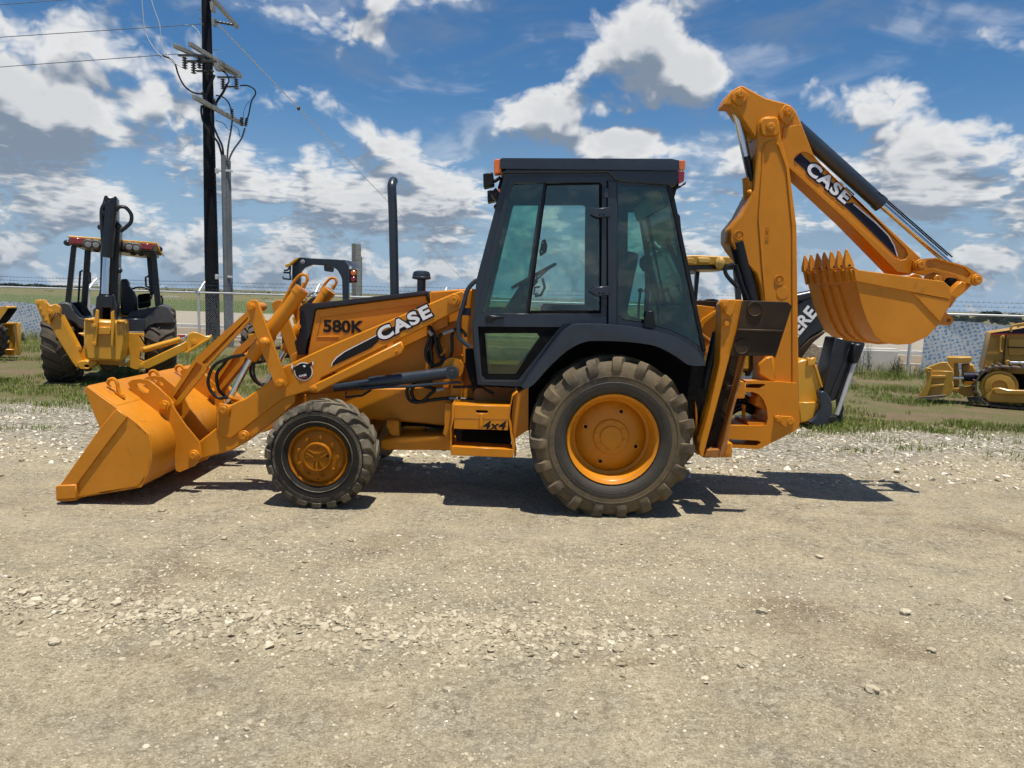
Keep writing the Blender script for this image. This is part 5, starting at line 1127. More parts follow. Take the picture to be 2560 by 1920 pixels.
for k in range(3):                                   # wear strips on the shell
    y = KY0 + 0.30 + 0.17 * k; q = []
    for i in range(1, 8): t = (sp[min(i + 1, 8)] - sp[max(i - 1, 0)]).normalized(); q.append((sp[i], Vector((t.z, 0, -t.x))))
    mb = MB(); lo = [p + n_ * -0.002 for p, n_ in q]; hi = [p + n_ * 0.018 for p, n_ in q]; mb.prism([p + Vector((0, y - p.y, 0)) for p in lo + hi[::-1]], (0, 0.035, 0)); part('wear_strip', mb, OW, kb, bevel=0.003)
e0 = at1('E', (1262, 175), KY0); e1 = at1('E', (1246, 90), KY0); mb = MB(); tt = (e1 - e0); nn_ = Vector((tt.z, 0, -tt.x)).normalized()
mb.prism([p + Vector((0, .0, 0)) for p in (e0 + nn_ * .022, e1 + nn_ * .018, e1 - nn_ * .012, e0 - nn_ * .012)], (0, KY1 - KY0, 0)); part('bucket_lip', mb, OW, kb, bevel=0.004)
for k in range(7):                                   # adapter + tooth
    y = KY0 + 0.055 + (KY1 - KY0 - 0.11) * k / 6; u = tt.normalized(); b0 = e1 + Vector((0, y - e1.y, 0)); s = Vector((0, 1, 0))
    mb = MB(); q = [b0 - u * 0.10 + nn_ * .03, b0 + u * .03 + nn_ * .03, b0 + u * .03 - nn_ * .03, b0 - u * 0.10 - nn_ * .028]; mb.prism([p - s * .02 for p in q], s * .04); ad = part('tooth_adapter', mb, OW, kb, bevel=0.004)
    mb = MB(); q = [b0 + u * .0 + nn_ * .036, b0 + u * .06 + nn_ * .034, b0 + u * .15 + nn_ * .016, b0 + u * .165 + nn_ * .008, b0 + u * .15 - nn_ * .002, b0 + u * .06 - nn_ * .036, b0 + u * .02 - nn_ * .04]; mb.prism([p - s * .030 for p in q], s * .060)
    for v in mb.v:
        f_ = max(0.0, min(1.0, (v - b0).dot(u) / 0.15)); v.y = y + (v.y - y) * (1 - 0.62 * f_)
    th_ = part('tooth', mb, OW, kb, bevel=0.006)
    mb = MB(); mb.lathe([(0.0001, .002), (.008, .004), (.011, .002)], b0 + u * .03 - nn_ * .005 - s * .030, (0, -1, 0), 10); part('tooth_pin', mb, 'greasy_steel_and_shade', th_)
mb = MB(); mb.plate('W', [(1055, 655), (1085, 620), (1150, 575), (1230, 560), (1310, 578), (1360, 630), (1382, 720), (1380, 800), (1050, 800)], YC - 0.16, YC - 0.13); er = part('bucket_ear', mb, OR, kb, bevel=0.004); mirrored(er, kb, YC); pin('W', (1245, 680), YC - .16, 0.036, 0.03, kb, collar=1.5)
mb = MB(); mb.plate('W', [(1420, 1255), (1500, 1310), (1545, 1350), (1548, 1400), (1510, 1460), (1450, 1478), (1290, 1460), (1340, 1380)], YC - 0.03, YC + 0.03, [[(1412, 1385), (1425, 1360), (1460, 1345), (1495, 1360), (1502, 1390), (1485, 1420), (1440, 1430)]]); part('lifting_eye', mb, OR, kb)
ORG[0] = Vector((0, 0, 0))
# ---------------------------------------------------------------- chain-link fence with barbed wire
def fy(x): return 21.95 - 0.178 * x
FT = 1.53; FDIR = Vector((1, -0.178, 0)).normalized(); FN = Vector((0.178, 1, 0)).normalized()
PX = [-22.4, -18.4, -14.4, -10.38, -6.38, -2.2, 2.2, 6.6, 11.0, 15.2, 19.4]
fence = thing('chain_link_fence', 'galvanised chain-link fence with barbed wire behind the machines', 'fence', (0, fy(0), 0)); ORG[0] = Vector((0, fy(0), 0))
for x in PX:
    y = fy(x); g = gz(x, y); mb = MB(); mb.cyl((x, y, g - 0.05), (x, y, FT + 0.02), 0.042, n=12); p = part('fence_post', mb, 'galvanised', fence)
    t = Vector((x, y, FT + 0.01)); mb = MB(); mb.lathe([(0.05, -0.05), (0.055, 0.0), (0.05, 0.05), (0.0001, 0.06)], t, (0, 0, 1), 12); mb.tube([t, t + FN * 0.28 + Vector((0, 0, 0.27)), t + FN * 0.40 + Vector((0, 0, 0.36))], [0.034, 0.036, 0.030], 8); part('barb_arm', mb, 'galvanised', p)
mb = MB(); mb.cyl((PX[0], fy(PX[0]), FT), (PX[-1], fy(PX[-1]), FT), 0.030, n=10); part('top_rail', mb, 'galvanised', fence)
for k, (o, z) in enumerate(((0.10, 0.12), (0.24, 0.25), (0.38, 0.37))):
    mb = MB(); pts = []
    for i in range(len(PX) - 1):
        for s in range(8):
            x = PX[i] + (PX[i + 1] - PX[i]) * s / 8; sag = 0.03 * math.sin(math.pi * s / 8)
            pts.append(Vector((x, fy(x), FT + z - sag)) + FN * o)
    mb.tube(pts, 0.0042, 4, smooth=False)
    x = PX[0]
    while x < PX[-1]:
        c = Vector((x, fy(x), FT + z - 0.015)) + FN * o; mb.tube([c + Vector((-.012, 0, .03)), c + Vector((.012, 0, -.03))], 0.003, 3, smooth=False); mb.tube([c + Vector((.014, 0, .022)), c + Vector((-.014, 0, -.022))], 0.003, 3, smooth=False); x += 0.14
    part('barbed_wire', mb, 'insulator_grey', fence, kind='stuff')
mb = MB(); x = PX[0]; step = 0.066
while x < PX[-1] - 1.9:
    for s in (1, -1):
        x0 = x if s > 0 else x + 1.75
        g0 = gz(x0, fy(x0)) + 0.02; h = FT - g0; x1 = x0 + s * h
        a = Vector((x0, fy(x0), g0)) + FN * 0.004 * s; b = Vector((x1, fy(x1), FT)) + FN * 0.004 * s
        w = 0.0024; mb.add([a + FDIR * w, a - FDIR * w, a + FN * w * 1.5, b + FDIR * w, b - FDIR * w, b + FN * w * 1.5], [[0, 1, 4, 3], [1, 2, 5, 4], [2, 0, 3, 5]])
    x += step
part('chain_mesh', mb, 'galvanised', fence, kind='stuff', recalc=False)
ORG[0] = Vector((0, 0, 0))
def banner(xa, xb, zt, zb, label):
    n = 40; m = 10; mb = MB(); vs = []
    for j in range(m + 1):
        for i in range(n + 1):
            x = xa + (xb - xa) * i / n; t = j / m
            top = zt + 0.05 * math.sin(x * 1.7) * (1 if t == 0 else (1 - t)); g = gz(x, fy(x)) + zb
            z = top + (g - top) * t
            vs.append(Vector((x, fy(x), z)) + FN * (0.03 + 0.02 * math.sin(x * 5.1 + z * 2)))
    k = n + 1; fs = [[j * k + i, (j + 1) * k + i, (j + 1) * k + i + 1, j * k + i + 1] for j in range(m) for i in range(n)]
    off = len(vs); vs += [v + FN * 0.006 for v in vs]; fs += [[off + q for q in f[::-1]] for f in fs]
    edge = [i for i in range(n + 1)] + [j * k + n for j in range(1, m + 1)] + [m * k + i for i in range(n - 1, -1, -1)] + [j * k for j in range(m - 1, 0, -1)]
    fs += [[edge[i], edge[(i + 1) % len(edge)], edge[(i + 1) % len(edge)] + off, edge[i] + off] for i in range(len(edge))]
    mb.add(vs, fs, True); b = part('fence_banner', mb, 'banner_print'); tag(b, label, 'banner', 'printed banners on the fence'); return b
banner(-20.5, -13.7, 0.98, -0.02, 'blue and white printed banner on the fence behind the yellow backhoe at left')
banner(11.35, 15.6, 1.30, 0.12, 'blue and white printed banner on the fence behind the bulldozer')
# ---------------------------------------------------------------- utility pole
PY = 24.3
pb_ = at(533, 860, PY); pb_.z = gz(pb_.x, PY); pole_xy = Vector((pb_.x, PY, 0)); ORG[0] = Vector((pb_.x, PY, pb_.z))
pole = thing('utility_pole', 'tall black utility pole with grey crossarms, insulators and riser cables', 'utility pole', ORG[0])
zt = at(517, -60, PY).z
mb = MB(); mb.tube([Vector((pb_.x, PY, pb_.z - .2)), Vector((pb_.x, PY, 3)), Vector((pb_.x, PY, zt))], [0.23, 0.215, 0.135], 20); part('pole_shaft', mb, 'pole_black', pole)
def crossarm(a, da, b, db, size=(0.10, 0.13), shift=0.0):
    A_, B_ = at(*a, da), at(*b, db); z = (A_.z + B_.z) / 2; A_.z = B_.z = z
    t = (B_ - A_).normalized(); s = Vector((t.y, -t.x, 0)) * shift; A_ += s; B_ += s
    mb = MB(); rot = Matrix((t, Vector((-t.y, t.x, 0)), Vector((0, 0, 1)))).transposed(); mb.box((A_ + B_) / 2, ((B_ - A_).length, size[0], size[1]), rot); return part('crossarm', mb, 'crossarm_grey', pole, bevel=0.006), A_, B_
c1, A1, B1 = crossarm((436, 118), 22.9, (603, 188), 25.9); 
c2, A2, B2 = crossarm((474, 117), 22.9, (600, 180), 25.9)
c3, A3, B3 = crossarm((484, 240), 22.7, (606, 311), 26.1)
c4, A4, B4 = crossarm((505, -16), 23.6, (594, 52), 27.0)
def insulator(p, h=0.36, r=0.085, down=True, tilt=(0, 0, 1), parent=None):
    ax = Vector(tilt).normalized() * (-1 if down else 1); n = 5; prof = [(0.02, 0), (0.028, 0.01)]
    for k in range(n):
        y = h * (k + .5) / n; prof += [(0.035, y - h / n * .35), (r, y), (r * .96, y + .012), (0.035, y + h / n * .25)]
    prof += [(0.022, h), (0.0001, h)]
    mb = MB(); mb.lathe(prof, p, ax, 12); return part('insulator', mb, 'insulator_grey', pole)
for (x, y, d) in ((480, 560, 23.1), (625, 560, 23.5), (568, 610, 23.2), (858, 775, 25.3), (990, 775, 25.6), (710, 630, 24.0)): insulator(at1('H', (x, y), d))
for (x, y, d, t) in ((690, 1000, 24.0, (-.3, 0, 1)), (790, 1070, 24.2, (-.3, 0, 1)), (950, 1165, 25.2, (-.05, 0, 1)), (1080, 1250, 25.9, (.2, 0, 1)), (1045, 1245, 25.8, (0, 0, 1))): insulator(at1('H', (x, y), d), 0.3, 0.07, False, t)
insulator(at1('H', (785, 212), 24.2), 0.55, 0.045, False, (1, 0.6, .02))
def cable(name, f, pts, d, r, mat, k=6):
    d = d if isinstance(d, (list, tuple)) else [d] * len(pts)
    mb = MB(); mb.tube(spline([at1(f, p, dd) for p, dd in zip(pts, d)], k), r, 7); return part(name, mb, mat, pole)
cable('riser_cable', 'H', [(650, 1040), (645, 1110), (670, 1210), (730, 1310), (810, 1410), (850, 1540)], 24.0, 0.035, 'hose_rubber')
cable('riser_cable', 'H', [(740, 1090), (750, 1200), (800, 1330), (850, 1440), (865, 1540)], 24.05, 0.033, 'hose_rubber')
cable('riser_cable', 'H', [(950, 1190), (935, 1300), (910, 1450), (898, 1600)], [25.2, 24.8, 24.3, 24.0], 0.030, 'hose_rubber')
cable('riser_cable', 'H', [(1075, 1270), (1040, 1370), (970, 1470), (925, 1560), (912, 1640)], [25.9, 25.2, 24.6, 24.2, 24.0], 0.030, 'hose_rubber')
cable('jumper_cable', 'H', [(240, 550), (330, 575), (385, 630), (420, 740), (480, 850), (570, 915), (690, 930)], 23.6, 0.026, 'hose_rubber')
cable('jumper_cable', 'H', [(775, 740), (740, 820), (700, 920), (680, 990)], 24.0, 0.045, 'hose_rubber')
cable('jumper_cable', 'H', [(900, 830), (860, 910), (800, 1000), (775, 1070)], 24.4, 0.04, 'hose_rubber')
cable('jumper_cable', 'H', [(790, 690), (850, 700), (900, 740), (918, 800), (900, 830)], 24.6, 0.024, 'hose_rubber')
cable('jumper_cable', 'H', [(790, 940), (860, 960), (910, 1010), (940, 1080), (950, 1120)], 24.8, 0.022, 'hose_rubber')
cable('jumper_cable', 'H', [(1030, 845), (1100, 845), (1165, 880), (1180, 930), (1140, 1000), (1115, 1120), (1085, 1220)], 25.8, 0.024, 'hose_rubber')
cable('ground_lead', 'H', [(790, 1190), (860, 1215), (890, 1250), (915, 1285), (935, 1270)], 24.8, 0.01, 'hose_rubber'); cable('ground_lead', 'H', [(960, 1235), (1010, 1270), (1020, 1330), (1030, 1350)], 25.4, 0.01, 'hose_rubber'); cable('ground_lead', 'H', [(1120, 1000), (1080, 1050), (1062, 1120), (1058, 1190)], 25.8, 0.008, 'hose_rubber')
cable('tap_wire', 'H', [(55, -40), (65, 80), (90, 300), (160, 450), (260, 560), (390, 630), (495, 688)], 23.4, 0.013, 'bare_wire'); cable('tap_wire', 'H', [(140, -40), (180, 90), (235, 250), (250, 420), (310, 540), (400, 640)], 23.4, 0.012, 'bare_wire'); cable('tap_wire', 'H', [(485, 245), (560, 255), (620, 320), (645, 400), (646, 470)], 23.8, 0.013, 'bare_wire')
mb = MB()
for (x, y) in ((640, 98), (648, 180), (645, 232), (790, 492), (690, 1165)): mb.cyl(at1('H', (x - 25, y), PY - .1), at1('H', (x + 25, y), PY - .1), 0.014, n=6)
part('step_bolts', mb, 'steel_fitting', pole, kind='stuff')
for q, d in (([(410, 533), (680, 533), (680, 550), (410, 550)], 23.2), ([(470, 592), (790, 592), (790, 610), (470, 610)], 23.5), ([(800, 752), (985, 752), (985, 766), (800, 766)], 25.3), ([(590, 690), (760, 690), (760, 705), (590, 705)], 24.0), ([(850, 846), (1000, 846), (1000, 858), (850, 858)], 25.4)):
    mb = MB(); mb.plate('H', q, d, d + .1); part('switch_bar', mb, 'insulator_grey', pole, bevel=0.004)
for q, d in (([(765, 560), (805, 570), (805, 690), (775, 680)], 24.0), ([(748, 170), (768, 170), (768, 245), (748, 245)], 24.1), ([(726, 15), (755, 15), (755, 100), (735, 100)], 24.1)):
    mb = MB(); mb.plate('H', q, d, d + .25); part('mounting_plate', mb, 'crossarm_grey', pole, bevel=0.004)
for k, (x, r, top) in enumerate(((558.5, 0.078, 388), (567, 0.055, 396), (573.5, 0.045, 402))):
    a = at(x, top, 24.0 + .05 * k); mb = MB(); mb.cyl((a.x, a.y, gz(a.x, a.y) - .1), a, r, n=14); part('riser_conduit', mb, 'conduit_grey', pole)
for y in (425, 690):
    mb = MB(); a = at(541, y, 24.05); b = at(579, y + 4, 23.93); mb.box((a + b) / 2, ((b - a).length, 0.05, 0.06)); mb.box(at(542, y + 2, 24.0), (0.08, 0.1, 0.16)); part('conduit_strap', mb, 'galvanised', pole, bevel=0.004)
g0 = at(540, 55, 24.2); g1 = at(1256, 803, 60.0); mb = MB(); mb.tube([g0, g0.lerp(g1, .30), g1], [0.020, 0.016, 0.014], 6); gw = part('guy_wire', mb, 'bare_wire', pole)
s_ = at(690, 213, 29.0); tq = None
for t in [i / 200 for i in range(200)]:
    p = g0.lerp(g1, t); 
    if tq is None and p.y > g0.y + (g1.y - g0.y) * .135: tq = p
mb = MB(); mb.ball(tq, 0.07, 8, (1, 1, 1.3)); part('strain_insulator', mb, 'insulator_grey', gw)
ORG[0] = Vector((0, 0, 0))
for (a, b, lab) in (((508, 60), (-60, 97), 'middle of three thin power lines running left from the pole'), ((442, 135), (-60, 172), 'lowest of three thin power lines running left from the pole'), ((515, -26), (-60, 16), 'highest of three thin power lines running left from the pole')):
    A_ = at(*a, 23.6); B_ = at(*b, 24.6); B2 = B_ + (B_ - A_) * 2; pts = [A_.lerp(B2, t / 24) - Vector((0, 0, 0.5 * math.sin(math.pi * t / 24))) * 0 for t in range(25)]
    mb = MB(); mb.tube(pts, 0.012, 6); o = part('power_line', mb, 'conduit_grey'); tag(o, lab, 'power line', 'power lines to the pole')
# ---------------------------------------------------------------- yellow backhoe at left, seen from behind
TH = R(24); AXIS[0] = Vector((-math.sin(TH), math.cos(TH), 0)); LAT = Vector((math.cos(TH), math.sin(TH), 0))
o = at(280, 900, 14.6); o.z = gz(o.x, o.y); ORG[0] = o.copy()
B2_ = thing('backhoe_loader', 'yellow backhoe with open canopy and charcoal fenders seen from behind at left', 'backhoe loader', o)
YP, CP = 'yellow_paint', 'charcoal_paint'
def bp(name, f, pts, d0, d1, mat, parent=B2_, bevel=0.008, holes=()):
    mb = MB(); mb.plate(f, pts, d0, d1, holes); return part(name, mb, mat, parent, bevel=bevel)
def pinb(f, p, d, r, parent, mat=YP):
    c = at1(f, p, d); mb = MB(); mb.lathe([(0.0001, 0.03), (r * .6, .03), (r * .65, .018), (r, .018), (r * 1.05, 0)], c, -AXIS[0], 16); part('pin', mb, mat, parent)
for px in (160, 404):
    c = at(px, 880, 14.75); c.z = gz(c.x, c.y) + 0.66; c0 = c
    mb = MB(); mb.lathe([(0.33, -.2), (0.32, -.1), (0.1, -.08), (0.0001, -.08)], c, LAT, 30); mb.lathe([(0.33, .2), (0.32, .1), (0.1, .08), (0.0001, .08)], c, LAT, 30); w = part('wheel', mb, YP, B2_)
    part('tyre', tyre_mb(0.68, 0.33, 0.50, 20, c, lug_h=0.03, lug_w=0.07, axis=LAT, n=48), 'tyre_back', w)
for px in (205, 385):
    c = at(px, 860, 17.0); c.z = gz(c.x, c.y) + 0.45; mb = MB(); mb.lathe([(0.22, -.12), (0.1, -.1), (0.0001, -.1)], c, LAT, 20); w = part('wheel', mb, YP, B2_); part('tyre', tyre_mb(0.45, 0.22, 0.32, 16, c, axis=LAT, n=36), 'tyre_back', w)
# fenders, deck
bp('rear_fender', 'G', [(440, 985), (455, 950), (520, 936), (562, 958), (640, 1058), (692, 1075), (692, 1162), (625, 1150), (600, 1118), (560, 1095), (500, 1085), (455, 1050)], 14.15, 15.3, 'grey_plastic', bevel=0.03)
bp('rear_fender', 'G', [(1250, 985), (1290, 962), (1340, 985), (1378, 1045), (1388, 1108), (1235, 1115), (1190, 1130), (1165, 1166), (1150, 1166), (1150, 1072)], 14.15, 15.3, 'grey_plastic', bevel=0.03)
bp('deck_panel', 'G', [(1000, 1075), (1148, 1075), (1150, 1178), (1002, 1176)], 14.0, 14.9, 'slate_paint')
bp('deck_panel', 'G', [(690, 1070), (1000, 1075), (1002, 1176), (692, 1160)], 14.1, 14.9, 'slate_paint')
bp('floor_panel', 'G', [(1040, 1020), (1250, 985), (1150, 1078), (1000, 1076)], 14.3, 15.6, 'grey_plastic')
bp('rear_frame', 'G', [(620, 1190), (1150, 1190), (1150, 1225), (1110, 1212), (1165, 1310), (1120, 1350), (1110, 1400), (1185, 1430), (1180, 1470), (1080, 1482), (1000, 1450), (800, 1440), (700, 1480), (620, 1472), (615, 1430), (660, 1400), (650, 1340), (690, 1230)], 13.95, 14.25, YP, holes=[[(1005, 1380), (1030, 1360), (1035, 1400), (1010, 1430), (985, 1420)]])
bp('axle_housing', 'G', [(790, 1410), (950, 1420), (930, 1480), (860, 1500), (800, 1470)], 14.1, 14.6, 'rust_track', bevel=0.03)
# stabilisers
s1 = bp('stabilizer_leg', 'G', [(395, 1120), (430, 1060), (468, 1030), (482, 1050), (660, 1400), (655, 1455), (610, 1465), (575, 1420), (440, 1200)], 13.75, 13.95, YP)
bp('foot_pad', 'G', [(272, 925), (345, 922), (362, 960), (400, 1120), (345, 1108)], 13.6, 13.9, YP, s1); bp('pad_bracket', 'G', [(345, 925), (400, 970), (440, 955), (478, 980), (484, 1030), (440, 1030), (395, 1110)], 13.7, 13.85, YP, s1)
for k in range(4): pinb('G', (300 + 22 * k, 950 + 45 * k), 13.6, 0.02, s1)
pinb('G', (392, 1022), 13.7, 0.05, s1); pinb('G', (625, 1312), 13.8, 0.05, s1)
mb = MB(); mb.cyl(at1('G', (485, 1050), 13.85), at1('G', (620, 1305), 13.85), 0.055, n=16); part('stabilizer_cylinder', mb, YP, s1)
bp('leg_foot', 'G', [(610, 1430), (640, 1412), (768, 1408), (772, 1438), (705, 1480), (640, 1476)], 13.65, 13.95, YP, s1, holes=[[(672, 1448), (690, 1440), (712, 1446), (706, 1464), (680, 1466)]])
s2 = bp('stabilizer_leg', 'G', [(1125, 1430), (1300, 1345), (1490, 1255), (1515, 1300), (1500, 1320), (1320, 1410), (1185, 1472), (1140, 1474)], 13.75, 13.95, YP)
bp('foot_pad', 'G', [(1472, 1344), (1690, 1208), (1692, 1232), (1490, 1356)], 13.6, 14.0, YP, s2); bp('pad_bracket', 'G', [(1500, 1200), (1540, 1180), (1580, 1188), (1640, 1215), (1680, 1212), (1560, 1290), (1490, 1330), (1485, 1280)], 13.7, 13.85, YP, s2)
pinb('G', (1550, 1260), 13.7, 0.05, s2); pinb('G', (1132, 1322), 13.9, 0.05, s2); pinb('G', (1130, 1450), 13.7, 0.05, s2)
mb = MB(); mb.cyl(at1('G', (1150, 1322), 13.85), at1('G', (1442, 1238), 13.85), 0.05, n=16); part('stabilizer_cylinder', mb, YP, s2); mb = MB(); mb.cyl(at1('G', (1440, 1240), 13.85), at1('G', (1530, 1208), 13.85), 0.026, n=12); part('cylinder_rod', mb, 'chrome', s2)
bp('caution_plate', 'G', [(1408, 1206), (1490, 1200), (1496, 1225), (1420, 1246)], 14.2, 14.22, 'decal_white', s2); bp('caution_stripe', 'G', [(1412, 1206), (1478, 1202), (1470, 1220), (1425, 1222)], 14.19, 14.199, 'decal_red', s2, bevel=0)
# folded boom
bm = bp('boom', 'G', [(832, 95), (850, 88), (862, 105), (905, 108), (915, 95), (930, 100), (932, 290), (960, 320), (950, 500), (945, 700), (935, 1000), (925, 1060), (770, 1060), (765, 980), (795, 850), (800, 640), (805, 300), (808, 180)], 13.55, 14.05, CP)
bp('boom_face', 'G', [(935, 300), (905, 330), (905, 880), (925, 960), (945, 700)], 13.5, 13.6, 'black_paint', bm)
bp('dipper_cheek', 'G', [(755, 1060), (770, 900), (800, 880), (822, 1000), (815, 1100), (770, 1160)], 13.35, 13.6, CP, bm); bp('dipper_cheek', 'G', [(880, 1000), (892, 880), (910, 880), (935, 1060), (925, 1160), (880, 1165)], 13.35, 13.6, CP, bm)
bp('dipper_block', 'G', [(790, 890), (895, 890), (900, 985), (785, 985)], 13.3, 13.5, CP, bm)
bp('dipper_throat', 'G', [(815, 985), (885, 985), (885, 1130), (812, 1130)], 13.45, 13.6, 'flat_black_and_shade', bm)
mb = MB(); mb.cyl(at1('G', (885, 150), 13.45), at1('G', (852, 585), 13.45), 0.095, n=20); part('dipper_cylinder', mb, CP, bm)
mb = MB(); mb.cyl(at1('G', (851, 580), 13.45), at1('G', (838, 880), 13.4), 0.055, n=16); part('cylinder_rod', mb, 'chrome', bm)
for pts, r in (([(925, 215), (950, 185), (1000, 188), (1045, 240), (1045, 300), (1010, 340), (960, 380)], 0.03), ([(885, 140), (840, 165), (812, 200), (840, 240), (890, 255), (925, 230)], 0.028), ([(830, 160), (808, 220), (815, 400), (828, 540)], 0.026)):
    mb = MB(); mb.tube(spline(W('G', pts, 13.42), 6), r, 9); part('hydraulic_hose', mb, CP, bm)
for q in ((800, 345), (945, 335), (955, 690)):
    mb = MB(); mb.ball(at1('G', q, 13.5), 0.045, 8); part('swivel_fitting', mb, CP, bm)
# bucket
b_ = bp('backhoe_bucket', 'G', [(670, 1075), (996, 1094), (1002, 1240), (992, 1330), (975, 1420), (682, 1404), (668, 1300)], 13.1, 13.9, YP, bevel=0.04)
for q in ([(672, 1072), (745, 1078), (745, 1092), (672, 1090)], [(930, 1088), (996, 1092), (996, 1108), (930, 1104)]): bp('bucket_lip', 'G', q, 13.06, 13.2, YP, b_)
for q in ([(745, 1130), (765, 1000), (785, 1010), (770, 1300), (745, 1300)], [(885, 1020), (908, 1010), (915, 1100), (900, 1300), (880, 1290)]): bp('bucket_ear', 'G', q, 13.0, 13.15, YP, b_)
bp('ear_web', 'G', [(770, 1140), (882, 1140), (882, 1200), (770, 1200)], 13.06, 13.12, YP, b_)
for q in ((748, 1130), (748, 1275)): pinb('G', q, 13.0, 0.035, b_)
# canopy
def postb(pts, d, name='canopy_post'): return bp(name, 'G', pts, d, d + 0.12, CP)
postb([(566, 490), (606, 498), (562, 950), (518, 942)], 14.3); postb([(676, 505), (724, 512), (690, 1052), (640, 1048)], 15.7); postb([(1195, 540), (1246, 548), (1284, 965), (1238, 985)], 14.3); postb([(1166, 540), (1212, 545), (1236, 880), (1195, 890)], 15.7)
rf = bp('canopy_roof', 'G', [(538, 410), (1254, 466), (1282, 540), (1268, 542), (1250, 486), (545, 428)], 14.0, 15.95, YP, bevel=0.01)
bp('roof_fascia', 'G', [(548, 424), (1248, 480), (1262, 540), (546, 482)], 13.97, 15.6, 'rust_track', rf); bp('roof_underframe', 'G', [(560, 484), (1240, 540), (1235, 560), (1100, 560), (730, 512), (600, 500)], 14.1, 15.8, CP, rf)
bp('tail_light', 'G', [(562, 426), (666, 434), (664, 480), (560, 474)], 13.94, 13.98, 'red_lens', rf); bp('tail_light', 'G', [(1124, 472), (1222, 478), (1220, 524), (1122, 518)], 13.94, 13.98, 'red_lens', rf)
for q in ((705, 480), (766, 484), (1031, 500), (1088, 508)):
    c = at1('G', q, 13.9); mb = MB(); mb.lathe([(0.0001, .05), (.05, .045), (.06, .03)], c, -AXIS[0], 16); l_ = part('work_light', mb, 'lamp_glass', rf); mb = MB(); mb.lathe([(.062, .05), (.085, .03), (.085, -.08)], c, -AXIS[0], 16); part('lamp_housing', mb, 'rust_track', l_)
for q in ((770, 520), (1065, 548), (1128, 552), (540, 470), (1268, 520)):
    mb = MB(); mb.ball(at1('G', q, 14.2), 0.065, 8, (1, 1, .8)); part('lamp_housing', mb, CP, rf)
for pts in ([(660, 690), (640, 700), (622, 970)], [(698, 700), (718, 710), (720, 780), (700, 798)], [(1185, 735), (1162, 745), (1165, 815), (1192, 825)], [(1285, 890), (1296, 920), (1292, 980)]):
    mb = MB(); mb.tube(W('G', pts, 15.0), 0.018, 8); part('grab_rail', mb, CP, B2_)
mb = MB(); mb.plate('G', [(955, 770), (985, 748), (1020, 765), (1028, 830), (1060, 850), (1090, 920), (1095, 1045), (960, 1050)], 14.9, 15.3); part('operator_seat', mb, 'seat_vinyl', B2_, bevel=0.05)
mb = MB(); mb.plate('G', [(1095, 880), (1195, 870), (1200, 980), (1100, 1000)], 15.9, 16.2); part('dash_console', mb, 'flat_black_and_shade', B2_, bevel=0.03)
c = at1('G', (1120, 885), 15.6); mb = MB(); mb.tube([c + (LAT * math.cos(k * .3927) * .2 + Vector((0, 0, .15)) * math.sin(k * .3927)) for k in range(17)], 0.015, 6); part('steering_wheel', mb, 'seat_vinyl', B2_)
bp('fender_tray', 'G', [(560, 950), (640, 1060), (690, 1070), (640, 990), (590, 945)], 14.5, 15.4, 'flat_black_and_shade')
bp('hood', 'G', [(740, 990), (1080, 990), (1080, 1150), (740, 1150)], 15.9, 17.6, YP, bevel=0.03)
bp('loader_frame', 'G', [(1393, 1170), (1408, 1180), (1408, 1440), (1393, 1440)], 15.3, 15.5, YP)
# ---- loader at the left edge of the picture
AXIS[0] = Vector((0, 1, 0)); o = at(10, 880, 17.2); o.z = gz(o.x, o.y); ORG[0] = o.copy()
L2 = thing('wheel_loader', 'yellow loader with curved bucket cut off by the left edge', 'loader', o)
bp('loader_bucket', 'M', [(-500, 735), (215, 740), (228, 770), (222, 1310), (60, 1305), (-500, 1300)], 17.0, 17.3, YP, L2, 0.02); bp('bucket_top', 'M', [(-500, 735), (228, 742), (222, 770), (-500, 766)], 16.93, 17.1, YP, L2); bp('bucket_side', 'M', [(222, 745), (236, 870), (262, 1100), (290, 1290), (222, 1312)], 17.02, 17.06, 'dozer_yellow', L2)
bp('bucket_seam', 'M', [(-500, 1195), (222, 1200), (222, 1212), (-500, 1206)], 16.98, 17.05, YP, L2)
mb = MB(); mb.lathe([(0.0001, .02), (.03, .02), (.05, 0)], at1('M', (140, 1068), 17.0), (0, -1, 0), 14); part('bucket_boss', mb, YP, L2)
c = at(-52, 858, 16.4); c.z = gz(c.x, c.y) + 0.52; mb = MB(); mb.lathe([(.3, -.1), (.1, -.06), (.0001, -.06)], c, (0, 1, 0), 24); w = part('wheel', mb, YP, L2); part('tyre', tyre_mb(0.60, 0.3, 0.4, 18, c, n=40), 'tyre_back', w)
bp('stabilizer_pad', 'M', [(-60, 560), (0, 470), (85, 448), (138, 462), (144, 486), (100, 560), (0, 700), (-60, 720)], 16.2, 16.5, YP, L2); bp('pad_rubber', 'M', [(142, 488), (138, 520), (60, 620), (0, 706), (-60, 760), (0, 680), (100, 545)], 16.15, 16.45, 'flat_black_and_shade', L2)
ORG[0] = Vector((0, 0, 0))
